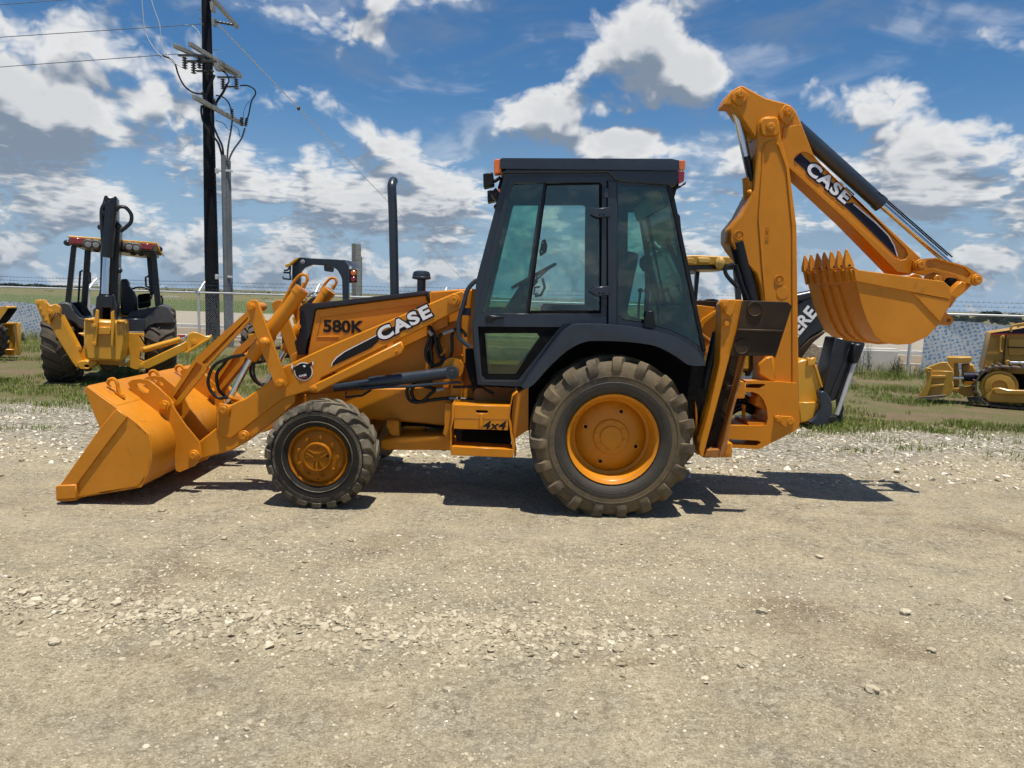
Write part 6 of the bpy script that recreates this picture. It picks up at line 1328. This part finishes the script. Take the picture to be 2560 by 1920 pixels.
# ---------------------------------------------------------------- small loader with dark roll bar, behind the hood
o = at(800, 850, 17.6); o.z = gz(o.x, o.y); ORG[0] = o.copy()
TR = thing('loader_tractor', 'loader tractor with slate roll-bar arch standing behind the orange hood', 'tractor', o)
bp('roll_bar', 'L', [(275, 1150), (275, 510), (300, 480), (390, 372), (420, 366), (620, 384), (1000, 400), (1190, 412), (1250, 520), (1250, 1150), (1150, 1150), (1140, 760), (1120, 690), (1060, 590), (990, 540), (880, 510), (620, 495), (560, 515), (480, 550), (430, 610), (412, 660), (400, 1150)], 17.6, 17.75, SL, TR, 0.012)
bp('canopy_roof', 'L', [(300, 480), (390, 374), (1190, 412), (1245, 520), (1190, 430), (400, 390)], 17.7, 19.2, SL, TR); bp('roof_edge', 'L', [(155, 490), (215, 480), (300, 410), (390, 372), (380, 395), (270, 490), (205, 540), (160, 538)], 17.5, 17.62, YP, TR)
c = at1('L', (460, 450), 17.55); mb = MB(); mb.lathe([(.0001, .03), (.05, .02), (.06, 0)], c, (0, -1, 0), 16); part('work_light', mb, 'lamp_glass', TR)
mi = bp('rear_view_mirror', 'L', [(826, 520), (840, 505), (960, 530), (996, 548), (996, 600), (980, 625), (850, 610), (828, 590)], 17.9, 17.95, 'dark_glass', TR); bp('mirror_rim', 'L', [(830, 512), (960, 530), (996, 546), (960, 540), (840, 520)], 17.86, 17.9, YP, mi)
tl = bp('lamp_box', 'L', [(1262, 575), (1280, 568), (1385, 585), (1390, 800), (1262, 812)], 17.5, 17.62, 'black_paint', TR)
for q, m_ in (((1338, 640), 'amber_lens'), ((1336, 748), 'red_lens')):
    mb = MB(); mb.lathe([(.0001, .03), (.05, .028), (.064, .015), (.066, 0)], at1('L', q, 17.5), (0, -1, 0), 20); part('tail_lens', mb, m_, tl)
mb = MB()
for pts in ([(250, 520), (240, 650), (255, 760)], [(245, 530), (200, 590), (140, 595)], [(240, 635), (130, 630)], [(120, 700), (125, 735), (250, 750)]): mb.tube(W('L', pts, 17.55), 0.022, 6)
part('hook_bracket', mb, SL, TR)
mb = MB(); c = at1('L', (690, 1080), 17.4); mb.tube([c + Vector((math.cos(k * .3927) * .21, math.sin(k * .3927) * .1, math.sin(k * .3927) * .14)) for k in range(17)], 0.018, 6); part('steering_wheel', mb, 'seat_vinyl', TR)
bp('operator_seat', 'L', [(540, 1130), (590, 1080), (660, 1045), (760, 1050), (830, 1100), (840, 1160), (540, 1160)], 17.3, 17.6, 'seat_vinyl', TR, 0.04)
bp('backrest_shell', 'L', [(500, 1060), (520, 1050), (580, 1100), (560, 1150), (500, 1150)], 17.5, 17.6, YP, TR)
bp('body', 'L', [(330, 1350), (420, 1120), (1250, 1130), (1250, 2100), (330, 2100)], 17.8, 19.6, YP, TR, 0.03)
bp('hood_side', 'T', [(1730, 520), (1860, 420), (1870, 900), (1830, 860)], 16.9, 17.1, YP, TR)
# chrome rain cap and exhaust bell in front of it
c = at1('T', (1640, 835), 16.8); mb = MB(); mb.lathe([(.155, 0), (.150, .01), (.11, .12), (.075, .24), (.07, .3), (.0001, .3)], c, (0, 0, 1), 24); part('chrome_bell', mb, 'chrome', TR); mb = MB(); mb.cyl(c, c - Vector((0, 0, .5)), .11, n=16); part('filter_canister', mb, 'black_paint', TR)
bk_ = bp('loader_bucket', 'T', [(970, 800), (1100, 790), (1180, 860), (1180, 1060), (985, 1060), (978, 910)], 16.5, 16.8, YP, TR, 0.01); bp('bucket_face', 'T', [(978, 920), (1180, 930), (1180, 1260), (990, 1200)], 16.45, 16.5, 'dozer_yellow', bk_)
for px in (640, 900):
    c = at(px, 860, 17.9); c.z = gz(c.x, c.y) + 0.55; mb = MB(); mb.lathe([(.3, -.1), (.1, -.06), (.0001, -.06)], c, (1, 0, 0), 20); w = part('wheel', mb, YP, TR); part('tyre', tyre_mb(.58, .3, .4, 16, c, axis=(1, 0, 0), n=36), 'tyre_back', w)
# ---------------------------------------------------------------- yellow backhoe on the right, behind the boom
o = at(1790, 980, 13.0); o.z = gz(o.x, o.y); ORG[0] = o.copy()
B3 = thing('backhoe_loader', 'yellow backhoe with charcoal boom lowered to the ground, partly hidden behind the orange boom', 'backhoe loader', o)
rf = bp('canopy_roof', 'N', [(180, 130), (240, 108), (400, 95), (940, 120), (1000, 140), (1000, 230), (560, 232), (300, 236), (180, 236)], 14.0, 15.8, 'dozer_yellow', B3, 0.02); bp('roof_underframe', 'N', [(200, 238), (1000, 234), (980, 295), (300, 300), (200, 290)], 14.1, 15.6, CP, rf)
l_ = bp('masked_lamp', 'N', [(468, 150), (480, 128), (636, 132), (640, 205), (480, 208)], 13.92, 14.0, 'masking_paper', rf, 0.02); mb = MB(); mb.ball(at1('N', (772, 205), 13.93), 0.10, 7, (1, .8, 1.25)); part('masked_lamp', mb, 'masking_paper', rf)
bp('marker_recess', 'N', [(300, 140), (412, 138), (412, 212), (300, 214)], 13.97, 14.01, 'dozer_yellow', rf); bp('work_light', 'N', [(318, 305), (432, 302), (440, 360), (330, 372)], 14.3, 14.4, 'lamp_glass', rf)
bp('canopy_post', 'N', [(442, 262), (502, 270), (450, 800), (405, 800)], 15.4, 15.5, CP, B3); bp('canopy_post', 'N', [(968, 270), (1050, 270), (1080, 800), (1010, 800)], 14.2, 14.3, CP, B3); bp('canopy_post', 'N', [(60, 262), (110, 262), (60, 900), (10, 900)], 14.2, 14.3, CP, B3)
mb = MB(); mb.tube(spline(W('N', [(960, 220), (860, 270), (850, 340), (900, 420), (1020, 545)], 14.0), 5), 0.04, 8); part('mirror_arm', mb, CP, B3)
bp('operator_seat', 'N', [(500, 830), (560, 750), (620, 708), (740, 702), (800, 770), (800, 1000), (500, 1000)], 14.6, 15.0, 'seat_vinyl', B3, 0.04); bp('seat_lever', 'N', [(450, 800), (495, 712), (525, 720), (500, 800)], 14.5, 14.55, 'seat_vinyl', B3)
bp('body', 'N', [(-100, 1000), (1200, 1000), (1200, 1700), (-100, 1700)], 14.4, 17.0, YP, B3, 0.05)
for px in (1700, 1905):
    c = at(px, 950, 14.6); c.z = gz(c.x, c.y) + 0.66; mb = MB(); mb.lathe([(.33, -.1), (.1, -.06), (.0001, -.06)], c, (1, 0, 0), 20); w = part('wheel', mb, YP, B3); part('tyre', tyre_mb(.68, .33, .45, 18, c, axis=(1, 0, 0), n=40), 'tyre_back', w)
bm = bp('boom', 'E', [(560, 900), (700, 640), (800, 430), (860, 330), (960, 280), (1150, 230), (1350, 260), (1390, 420), (1330, 470), (1150, 480), (1050, 512), (960, 562), (880, 650), (780, 800), (680, 1000)], 10.15, 10.5, CP, B3, 0.02)
mb = MB(); mb.cyl(at1('E', (860, 290), 10.2), at1('E', (1010, 258), 10.2), 0.07, n=16); part('boom_cylinder', mb, CP, bm)
bp('boom_lower_flange', 'E', [(870, 660), (960, 572), (1050, 520), (1060, 530), (975, 600), (900, 700), (870, 740)], 10.1, 10.5, 'greasy_steel_and_shade', bm)
p0 = at1('E', (782, 668), 10.14); p1 = at1('E', (1010, 398), 10.14); ux = (p1 - p0); part('maker_lettering', text_mesh('DEERE', p0, ux, Vector((-ux.z, 0, ux.x)), 0.19, 0.006, offset=0.03, width=ux.length), 'decal_white', bm)
dp = bp('dipper', 'E', [(1132, 560), (1340, 600), (1328, 640), (1288, 740), (1166, 985), (1090, 1010), (1022, 1000), (1060, 850)], 9.85, 10.2, CP, B3, 0.015); bp('dipper_rib', 'E', [(1240, 600), (1300, 612), (1120, 1000), (1080, 1000)], 9.83, 9.86, CP, dp, 0.004)
bp('cylinder_barrel', 'E', [(1262, 606), (1332, 612), (1284, 742), (1248, 748)], 9.7, 9.84, 'black_paint', dp, 0.02); mb = MB(); mb.cyl(at1('E', (1264, 735), 9.75), at1('E', (1140, 1098), 9.75), 0.028, n=12); part('cylinder_rod', mb, 'bare_wire', dp)
k1 = bp('thumb', 'E', [(1020, 945), (1042, 932), (1062, 940), (1095, 980), (1112, 1030), (1108, 1090), (1062, 1180), (1030, 1182), (945, 1150), (990, 1120), (1030, 1050)], 9.6, 9.72, 'slate_paint', B3, 0.012); bp('thumb', 'E', [(1110, 1180), (1160, 1130), (1150, 1010), (1162, 960), (1182, 1000), (1192, 1060), (1172, 1150), (1130, 1188)], 9.95, 10.05, 'slate_paint', B3, 0.012)
bp('thumb_link', 'E', [(1040, 1110), (1130, 1100), (1140, 1130), (1060, 1180), (960, 1166)], 9.72, 9.95, CP, B3, 0.02)
k2 = bp('backhoe_bucket', 'E', [(820, 760), (900, 720), (950, 715), (985, 760), (1035, 900), (1000, 955), (1025, 1010), (1032, 1050), (942, 1160), (820, 1150)], 9.75, 10.5, YP, B3, 0.012); bp('bucket_ear', 'E', [(880, 1010), (940, 1012), (1015, 1008), (1032, 1040), (960, 1140), (890, 1150)], 9.68, 9.74, YP, k2)
bp('bucket_edge', 'E', [(985, 760), (1000, 750), (1048, 905), (1032, 912)], 9.72, 9.9, YP, k2); bp('bucket_teeth', 'E', [(935, 720), (945, 700), (965, 712), (990, 698), (1000, 722), (985, 752), (940, 760)], 9.72, 9.8, YP, k2)
ORG[0] = Vector((0, 0, 0))
# ---------------------------------------------------------------- bulldozer at the right edge
DZ = 'dozer_yellow'
DA = R(30); AXIS[0] = Vector((math.sin(DA), math.cos(DA), 0)); DL = Vector((math.cos(DA), -math.sin(DA), 0))
o = at(2500, 1010, 15.9); o.z = gz(o.x, o.y); ORG[0] = o.copy()
D_ = thing('bulldozer', 'tan yellow bulldozer with angled blade and steel tracks at the right edge', 'bulldozer', o)
bl = bp('blade', 'J', [(412, 1000), (430, 980), (460, 978), (490, 1000), (486, 1080), (470, 1180), (450, 1230), (430, 1280), (350, 1296), (312, 1290), (350, 1252), (400, 1195), (436, 1120), (440, 1060)], 15.4, 15.48, DZ, D_, 0.006)
bp('blade_back', 'J', [(486, 1005), (690, 1010), (700, 1040), (640, 1250), (430, 1282), (470, 1180)], 15.49, 16.0, DZ, bl, 0.01); bp('blade_top', 'J', [(430, 980), (560, 930), (630, 922), (695, 1008), (490, 1020)], 15.52, 15.65, DZ, bl, 0.01)
bp('blade_rib', 'J', [(486, 1050), (618, 1050), (618, 1075), (486, 1078)], 15.44, 15.49, DZ, bl); bp('blade_rib', 'J', [(478, 1140), (606, 1130), (604, 1150), (474, 1165)], 15.44, 15.49, DZ, bl); bp('cutting_edge', 'J', [(312, 1290), (350, 1256), (620, 1232), (615, 1256), (350, 1298)], 15.36, 15.44, 'rust_track', bl)
mb = MB(); mb.lathe([(.018, .01), (.03, .016), (.042, .0)], at1('J', (466, 1000), 15.4), -AXIS[0], 14); part('tilt_eye', mb, DZ, bl)
bp('c_frame', 'J', [(630, 885), (640, 878), (865, 880), (870, 905), (840, 935), (700, 935), (700, 1010), (640, 930)], 15.7, 16.2, DZ, D_, 0.01); bp('c_frame_post', 'J', [(695, 925), (740, 930), (748, 1150), (700, 1160)], 15.8, 16.1, DZ, D_, 0.01); bp('c_frame_block', 'J', [(770, 945), (880, 945), (905, 1010), (905, 1130), (780, 1140)], 15.9, 16.3, DZ, D_, 0.02)
bp('push_arm', 'J', [(620, 1100), (690, 1110), (695, 1190), (650, 1240), (630, 1230)], 15.5, 15.65, DZ, D_, 0.01); bp('push_beam', 'J', [(690, 1170), (760, 1165), (900, 1150), (900, 1240), (800, 1250), (740, 1215), (690, 1205)], 15.7, 16.0, DZ, D_, 0.015)
mb = MB(); mb.cyl(at1('J', (690, 1075), 15.65), at1('J', (800, 1075), 15.65), .025, n=12); part('cylinder_rod', mb, 'chrome', D_); mb = MB(); mb.cyl(at1('J', (790, 1062), 15.68), at1('J', (1060, 1062), 15.68), .085, n=16); part('angle_cylinder', mb, 'decal_navy', D_)
hd = bp('engine_hood', 'J', [(1040, 650), (1190, 628), (1700, 540), (1700, 1040), (1180, 1035), (960, 1012), (1000, 840)], 16.0, 17.3, DZ, D_, 0.015)
bp('hood_stripe', 'J', [(1046, 650), (1192, 628), (1700, 545), (1700, 660), (1200, 664), (1042, 664)], 15.97, 15.999, 'decal_navy', hd, 0); bp('red_pinstripe', 'J', [(1042, 658), (1200, 656), (1700, 652), (1700, 662), (1200, 666), (1041, 667)], 15.955, 15.965, 'decal_red', hd, 0)
bp('hood_door', 'J', [(1205, 715), (1225, 700), (1700, 700), (1700, 870), (1215, 865)], 15.97, 16.0, DZ, hd, 0.01); bp('door_slot', 'J', [(1200, 778), (1700, 790), (1700, 802), (1200, 792)], 15.955, 15.97, 'greasy_steel_and_shade', hd, 0); bp('hood_seam', 'J', [(1188, 630), (1196, 628), (1160, 1010), (1150, 1010)], 15.962, 15.998, 'greasy_steel_and_shade', hd, 0)
for pts in ([(1155, 825), (1130, 815), (1140, 700), (1165, 680), (1160, 700)], [(1235, 640), (1240, 590), (1300, 570), (1420, 550)], [(1300, 600), (1315, 580), (1420, 562)]):
    mb = MB(); mb.tube(spline(W('J', pts, 15.94), 4), .02, 8); part('grab_handle', mb, DZ, hd)
for q in ((1050, 690), (1045, 750), (1078, 688), (1102, 690)):
    mb = MB(); mb.lathe([(.0001, .012), (.012, .012), (.018, 0)], at1('J', q, 16.0), -AXIS[0], 8); part('hood_bolt', mb, DZ, hd)
bp('lift_bracket', 'J', [(1178, 925), (1195, 905), (1225, 910), (1250, 960), (1270, 1030), (1210, 1030)], 15.8, 15.9, DZ, D_); mb = MB(); mb.cyl(at1('J', (1225, 930), 15.8), at1('J', (1420, 935), 15.8), .03, n=12); part('lift_rod', mb, 'chrome', D_)
# track: idler, frame, shoes
TD = 15.45; ti = at1('J', (1120, 1195), TD); r = 0.335; ti.z = gz(ti.x, ti.y) + r + 0.06; AX = AXIS[0]
mb = MB(); mb.lathe([(.0001, .0), (.10, .0), (.12, -.03), (.22, -.02), (.24, .02), (.285, .02), (.29, .05), (.29, .2), (.0001, .2)], ti, AX, 36); idl = part('track_idler', mb, DZ, D_)
for k in (0, 1, 2):
    mb = MB(); a = 0.6 + k * 2.1; mb.lathe([(.0001, .012), (.028, .01), (.03, 0)], ti + DL * math.cos(a) * .20 + Vector((0, 0, math.sin(a) * .20)) + AX * .0, -AX, 12); part('idler_hole', mb, 'flat_black_and_shade', idl)
fr = bp('track_frame', 'J', [(1060, 1180), (1150, 1190), (1700, 1210), (1700, 1320), (1250, 1310), (1020, 1300), (985, 1250)], TD - .03, TD + .35, DZ, D_, 0.015); bp('recoil_housing', 'J', [(1060, 1170), (1130, 1165), (1210, 1185), (1700, 1200), (1700, 1240), (1200, 1230), (1080, 1225)], TD - .09, TD - .03, DZ, fr, 0.015)
path = [(2.3 * k / 14, r + .02) for k in range(14, 0, -1)] + [(math.cos(math.pi / 2 + math.pi * k / 12) * (r + .02), math.sin(math.pi / 2 + math.pi * k / 12) * (r + .02)) for k in range(13)] + [(2.3 * k / 14, -r - .02) for k in range(1, 15)]
for i in range(len(path) - 1):
    (x0, z0), (x1, z1) = path[i], path[i + 1]
    if (x0 + x1) / 2 > 1.6: continue
    Z_ = Vector((0, 0, 1)); p0 = ti + DL * x0 + Z_ * z0 + AX * .17; p1 = ti + DL * x1 + Z_ * z1 + AX * .17; t = (p1 - p0); ln = t.length; t.normalize(); n2 = AX.cross(t); mid = (p0 + p1) / 2
    if n2.dot(mid - (ti + DL * .4 + AX * .17)) < 0: n2 = -n2
    rot = Matrix((t, AX, n2)).transposed(); mb = MB(); mb.box(mid, (ln * .95, .40, .032), rot); mb.box(mid + n2 * .032 - t * ln * .36, (.02, .40, .05), rot); part('track_shoe', mb, 'rust_track', D_, bevel=0.003)
for k in range(3):
    mb = MB(); mb.lathe([(.0001, -.02), (.09, -.02), (.1, .3)], ti + DL * (.55 + .4 * k) + Vector((0, 0, -.23)), AX, 18); part('track_roller', mb, 'greasy_steel_and_shade', fr)
bp('belly_guard', 'J', [(1010, 1120), (1300, 1060), (1700, 1060), (1700, 1250), (1050, 1240)], 16.1, 17.0, 'flat_black_and_shade', D_)
ORG[0] = Vector((0, 0, 0)); AXIS[0] = Vector((0, 1, 0))
# ---------------------------------------------------------------- beyond the fence
def kerb(d0, h, x0, x1, label, mat, name='concrete_kerb', th=0.3):
    mb = MB(); n = 14
    for k in range(n):
        xa = x0 + (x1 - x0) * k / n + .01; xb = x0 + (x1 - x0) * (k + 1) / n - .01; a = Vector((xa, d0 - .178 * xa, -.45)); b = Vector((xb, d0 - .178 * xb, -.45)); nrm = Vector((.178, 1, 0)).normalized() * th
        mb.prism([a, b, b + nrm, a + nrm], (0, 0, .45 + h))
    o = part(name, mb, mat, bevel=0.02); tag(o, label, 'kerb'); return o
kerb(34.0, -0.12, -60, 60, 'long low pale concrete kerb running across the dirt beyond the fence', 'concrete_pale')
kerb(27.0, -0.20, -40, 40, 'buried edge of tan concrete channel just behind the fence', 'concrete', th=0.2)
# box culvert headwall at right
o = at(2090, 905, 21.0); ORG[0] = Vector((o.x, 21.5, -.3)); cw = thing('culvert_wall', 'grey concrete box wall beside the right fence post, behind the weeds', 'wall', ORG[0])
for k in range(3):
    x = o.x + 1.15 * k - .6; mb = MB(); mb.box((x, 22.2 - .178 * (x - 10), 0.02), (1.12, .3, .7)); part('wall_panel', mb, 'concrete_pale', cw, bevel=0.015)
mb = MB(); mb.box((o.x + .55, 22.2, .40), (3.6, .36, .05)); part('wall_cap', mb, 'concrete_pale', cw, bevel=0.01); ORG[0] = Vector((0, 0, 0))
# spoil heap
def mound(c, rx, ry, h, label):
    vs = []; n, m = 40, 14
    for j in range(m + 1):
        for i in range(n):
            a = 2 * math.pi * i / n; rr = j / m; x = c[0] + math.cos(a) * rx * rr; y = c[1] + math.sin(a) * ry * rr
            z = gz(x, y) - .02 + h * max(0, math.cos(rr * math.pi / 2)) ** 1.2 * (1 + .35 * noise.noise(Vector((x * 2, y * 2, 0)))) + .05 * noise.noise(Vector((x * 6, y * 6, 3)))
            vs.append((x, y, z))
    fs = [[j * n + i, j * n + (i + 1) % n, (j + 1) * n + (i + 1) % n, (j + 1) * n + i] for j in range(m) for i in range(n)]
    m_, nt, bs = new_mat('spoil_earth'); co = objco(nt); t = nt.noise(co, 14, 8, .75)
    nt.put(bs.inputs['Base Color'], nt.ramp(t, [(0.3, (.035, .026, .017)), (.5, (.11, .085, .055)), (.62, (.19, .16, .11)), (.75, (.38, .35, .29))])); bs.inputs['Roughness'].default_value = .95; nt.put(bs.inputs['Normal'], nt.bump(nt.noise(co, 22, 6, .75), 1.0, .05)); MAT['spoil_earth'] = m_
    mb = MB(); mb.add(vs, fs, True); o = part('dirt_mound', mb, 'spoil_earth'); tag(o, label, 'mound')
mound((7.0, 17.4), 1.35, 1.0, 1.0, 'grey brown heap of spoil between the boom and the lowered dipper')
# leafy weeds by the fence
def weed(c, h, n, label, spread=.3):
    x, y = c; root = Vector((x, y, gz(x, y))); ORG[0] = root; w = thing('weed_plant', label, 'plant', root, 'tall weeds at the fence')
    V, T = [], []; mb = MB()
    for s in range(n):
        b = root + Vector((RNG.normal(0, spread * .3), RNG.normal(0, .1), 0)); hh = h * RNG.uniform(.65, 1.0); tip = b + Vector((RNG.normal(0, .08), RNG.normal(0, .05), hh)); mb.tube([b, b.lerp(tip, .5) + Vector((RNG.normal(0, .02), 0, 0)), tip], [.009, .007, .003], 5)
        for k in range(26):
            t = .18 + .82 * k / 26; p = b.lerp(tip, t); a = k * 2.4 + s; ln = (.15 * (1.1 - t) + .05) * RNG.uniform(.8, 1.2); d = Vector((math.cos(a), math.sin(a), .35)).normalized(); sd = d.cross(Vector((0, 0, 1))).normalized() * ln * .2; p2 = p + d * ln * .55 ; p3 = p + d * ln - Vector((0, 0, ln * .25))
            V.append([p, p2 + sd, p2 - sd, p3]); T.append(RNG.uniform(.1, 1))
    part('stem', mb, 'trunk_bark', w)
    A_ = np.array([[list(q - root) for q in v] for v in V]); part('leaves', big_mesh('leaves', A_, np.array([(0, 1, 2), (1, 3, 2)]), np.array(T)), 'leaf_green', w); ORG[0] = Vector((0, 0, 0))
def gpt(px, py, z): p = ground_at(px, py, z); return p.x, p.y
weed(gpt(2170, 932, -.2), 0.95, 4, 'tallest leafy green weed at the foot of the fence, left of its neighbour'); weed(gpt(2222, 938, -.2), 0.75, 4, 'shorter bushy green weed in front of the concrete wall'); weed(gpt(2242, 940, -.2), 0.55, 3, 'small green weed nearest the right fence post', .2)
weed(gpt(48, 862, -.25), 0.45, 4, 'dark scrubby weed below the left banner'); weed(gpt(135, 860, -.25), .4, 3, 'scrubby weed at the tyre of the left yellow backhoe')
# trees
def tree(c, h, wd, label, n=420, mat='far_foliage', leaf=.16, group=None, trunk_h=.3):
    x, y, z0 = c; root = Vector((x, y, z0)); ORG[0] = root; t = thing('tree', label, 'tree', root, group)
    mb = MB(); mb.tube([root, root + Vector((0, 0, h * .35)), root + Vector((wd * .05, 0, h * .75))], [h * .05, h * .035, h * .01], 6)
    for k in range(4): a = k * 1.7 + x; mb.tube([root + Vector((0, 0, h * (.25 + .08 * k))), root + Vector((math.cos(a) * wd * .3, math.sin(a) * wd * .2, h * (.55 + .08 * k)))], [h * .02, h * .006], 5)
    part('trunk', mb, 'trunk_bark', t)
    lob = [(RNG.normal(0, wd * .22), RNG.normal(0, wd * .15), h * RNG.uniform(.38, .82), RNG.uniform(.5, 1.0)) for _ in range(9)]
    V, T = [], []
    for k in range(n):
        lx, ly, lz, ls = lob[RNG.integers(9)]; d = RNG.normal(0, 1, 3); d /= np.linalg.norm(d) + 1e-6; rr = RNG.random() ** .4
        p = np.array([lx, ly, lz]) + d * rr * np.array([wd * .22, wd * .2, h * .17]) * ls
        u = RNG.normal(0, 1, 3); u /= np.linalg.norm(u); v = np.cross(u, RNG.normal(0, 1, 3)); v /= np.linalg.norm(v) + 1e-6; s = leaf * h * .35 * RNG.uniform(.6, 1.3)
        V.append([p - u * s, p + v * s * .6, p + u * s, p - v * s * .6]); T.append(np.clip(.3 + .5 * d[2] * rr + RNG.normal(0, .15), 0, 1))
    part('crown', big_mesh('crown', np.array(V), np.array([(0, 1, 2), (0, 2, 3)]), np.array(T)), mat, t); ORG[0] = Vector((0, 0, 0))
def tree_px(px, base, top, Y, wpx, label, **k):
    b = at(px, base, Y); t = at(px, top, Y); tree((b.x, Y, b.z), t.z - b.z, wpx / FOC * Y, label, **k)
G2 = 'dark trees on the right horizon'
for i, (px, base, top, w, lab) in enumerate(((2384, 818, 782, 46, 'small dark tree showing right beside the bucket lifting eye'), (2420, 820, 790, 70, 'low dark tree line just right of the orange backhoe bucket'), (2478, 822, 768, 74, 'tallest dark round tree on the right horizon'), (2510, 822, 781, 60, 'dark tree at the right of the tallest round one'), (2548, 822, 798, 50, 'low dark tree above the bulldozer hood at right edge'), (2345, 820, 800, 60, 'low dark tree mostly hidden behind the orange bucket'))):
    tree_px(px, base, top, 70 + 3 * i, w * 1.2, lab, n=1100, leaf=.22, group=G2)
G3 = 'scattered distant trees in the fields'
for i, (px, base, top, Y, w, lab) in enumerate(((595, 748, 738, 320, 26, 'dark distant tree right of the conduit pipes'), (617, 748, 737, 325, 18, 'rounder of two distant trees right of the conduit pipes'), (657, 758, 744, 210, 14, 'left of the two dark trees beside the far house'), (672, 758, 743, 215, 18, 'right of the two dark trees beside the far house'), (122, 733, 724, 260, 26, 'low green bush in the far field above the left banner'), (583, 752, 744, 300, 14, 'small far tree behind the riser conduits'), (240, 716, 708, 520, 12, 'tiny far tree seen under the left canopy'), (416, 724, 717, 520, 10, 'tiny far tree left of the fence post'))):
    tree_px(px, base, top, Y, w * 1.25, lab, n=260, group=G3)
# far wooded rise at left reads as one mass
V, T = [], []
for k in range(2600):
    px = RNG.uniform(-60, 250) if k < 2000 else RNG.uniform(250, 700); env = 1.0 if px < 115 else max(.25, 1 - (px - 115) / 140)
    if px > 250: env = .35
    hgt = (5 + 4 * abs(math.sin(px * .05))) * env; p = np.array(at(px, 717 + .028 * (px) - RNG.random() * hgt - .5, 640 + RNG.uniform(0, 40))); u = RNG.normal(0, 1, 3); u /= np.linalg.norm(u); v = np.cross(u, RNG.normal(0, 1, 3)); v /= np.linalg.norm(v); s = RNG.uniform(.7, 1.4)
    V.append([p - u * s, p + v * s * .7, p + u * s, p - v * s * .7]); T.append(RNG.uniform(0, .7))
w_ = part('distant_woodland', big_mesh('distant_woodland', np.array(V), np.array([(0, 1, 2), (0, 2, 3)]), np.array(T)), 'far_foliage', kind='stuff')
# buildings in the fields
def house(px0, px1, base, eave, ridge, Y, label, wall, roof, name='house'):
    a = at(px0, base, Y); b = at(px1, base, Y); e = at((px0 + px1) / 2, eave, Y).z; r_ = at((px0 + px1) / 2, ridge, Y).z; z0 = min(a.z, b.z); w = b.x - a.x; dp = w * .6
    ORG[0] = Vector(((a.x + b.x) / 2, Y, z0)); h = thing(name, label, 'building', ORG[0])
    mb = MB(); mb.box(((a.x + b.x) / 2, Y + dp / 2, (z0 + e) / 2), (w, dp, e - z0)); part('wall', mb, wall, h)
    mb = MB(); i = .18 * w; x0, x1, y0, y1 = a.x - .03 * w, b.x + .03 * w, Y - .03 * w, Y + dp + .03 * w; mb.add([(x0, y0, e), (x1, y0, e), (x1, y1, e), (x0, y1, e), (x0 + i, (y0 + y1) / 2, r_), (x1 - i, (y0 + y1) / 2, r_)], [[0, 1, 5, 4], [1, 2, 5], [2, 3, 4, 5], [3, 0, 4], [3, 2, 1, 0]]); part('roof', mb, roof, h)
    for k in range(3):
        mb = MB(); mb.box((a.x + w * (.2 + .3 * k), Y - .02, z0 + (e - z0) * .5), (w * .09, .06, (e - z0) * .45)); part('window', mb, 'dark_glass', h)
    ORG[0] = Vector((0, 0, 0))
house(652, 700, 773, 764, 752, 150, 'brown hip-roofed house in the field left of the orange tilt cylinder', 'concrete', 'roof_grey')
house(405, 442, 748, 742, 739, 190, 'long low dark shed in the field right of the left canopy', 'roof_grey', 'roof_grey', 'field_shed')
def long_shed():
    Y = 62; a = at(1318, 768, Y); b = at(1462, 772, Y); ORG[0] = Vector((a.x, Y, a.z)); s = thing('metal_shed', 'long white ribbed metal shed seen through the cab door glass', 'building', ORG[0]); t = at(1390, 744, Y).z
    n = 9
    for k in range(n):
        z = a.z + (t - a.z) * k / n; mb = MB(); mb.box(((a.x + b.x) / 2, Y + 2, z + (t - a.z) / n / 2), (b.x - a.x, 4, (t - a.z) / n * .8)); part('wall_sheet', mb, 'white_siding' if k % 2 else 'galvanised', s)
    ORG[0] = Vector((0, 0, 0))
long_shed()
# tall sign seen nearly edge on
Y = 60; a = at(880, 752, Y); ORG[0] = Vector((a.x, Y, gz(0, 60))); sg = thing('highway_sign', 'tall grey slatted sign standing edge-on beyond the fence, left of the exhaust stack', 'sign', ORG[0])
for k, (x0, x1, t) in enumerate(((880, 889, 609), (890, 901, 613), (900, 904, 642))):
    A_ = at(x0, 760, Y + k); B_ = at(x1, 760, Y + k); tz = at((x0 + x1) / 2, t, Y + k).z; mb = MB(); mb.box(((A_.x + B_.x) / 2, Y + k, (tz + ORG[0].z) / 2), (B_.x - A_.x, .4, tz - ORG[0].z)); part('sign_panel', mb, 'crossarm_grey' if k < 2 else 'conduit_grey', sg)
for k in range(11):
    z = at(890, 612 + 13 * k, Y).z; A_ = at(879.5, 700, Y - .4); B_ = at(901.5, 700, Y - .4); mb = MB(); mb.box(((A_.x + B_.x) / 2, Y - .25, z), (B_.x - A_.x, .1, .06)); part('sign_slat', mb, 'conduit_grey', sg)
ORG[0] = Vector((0, 0, 0))
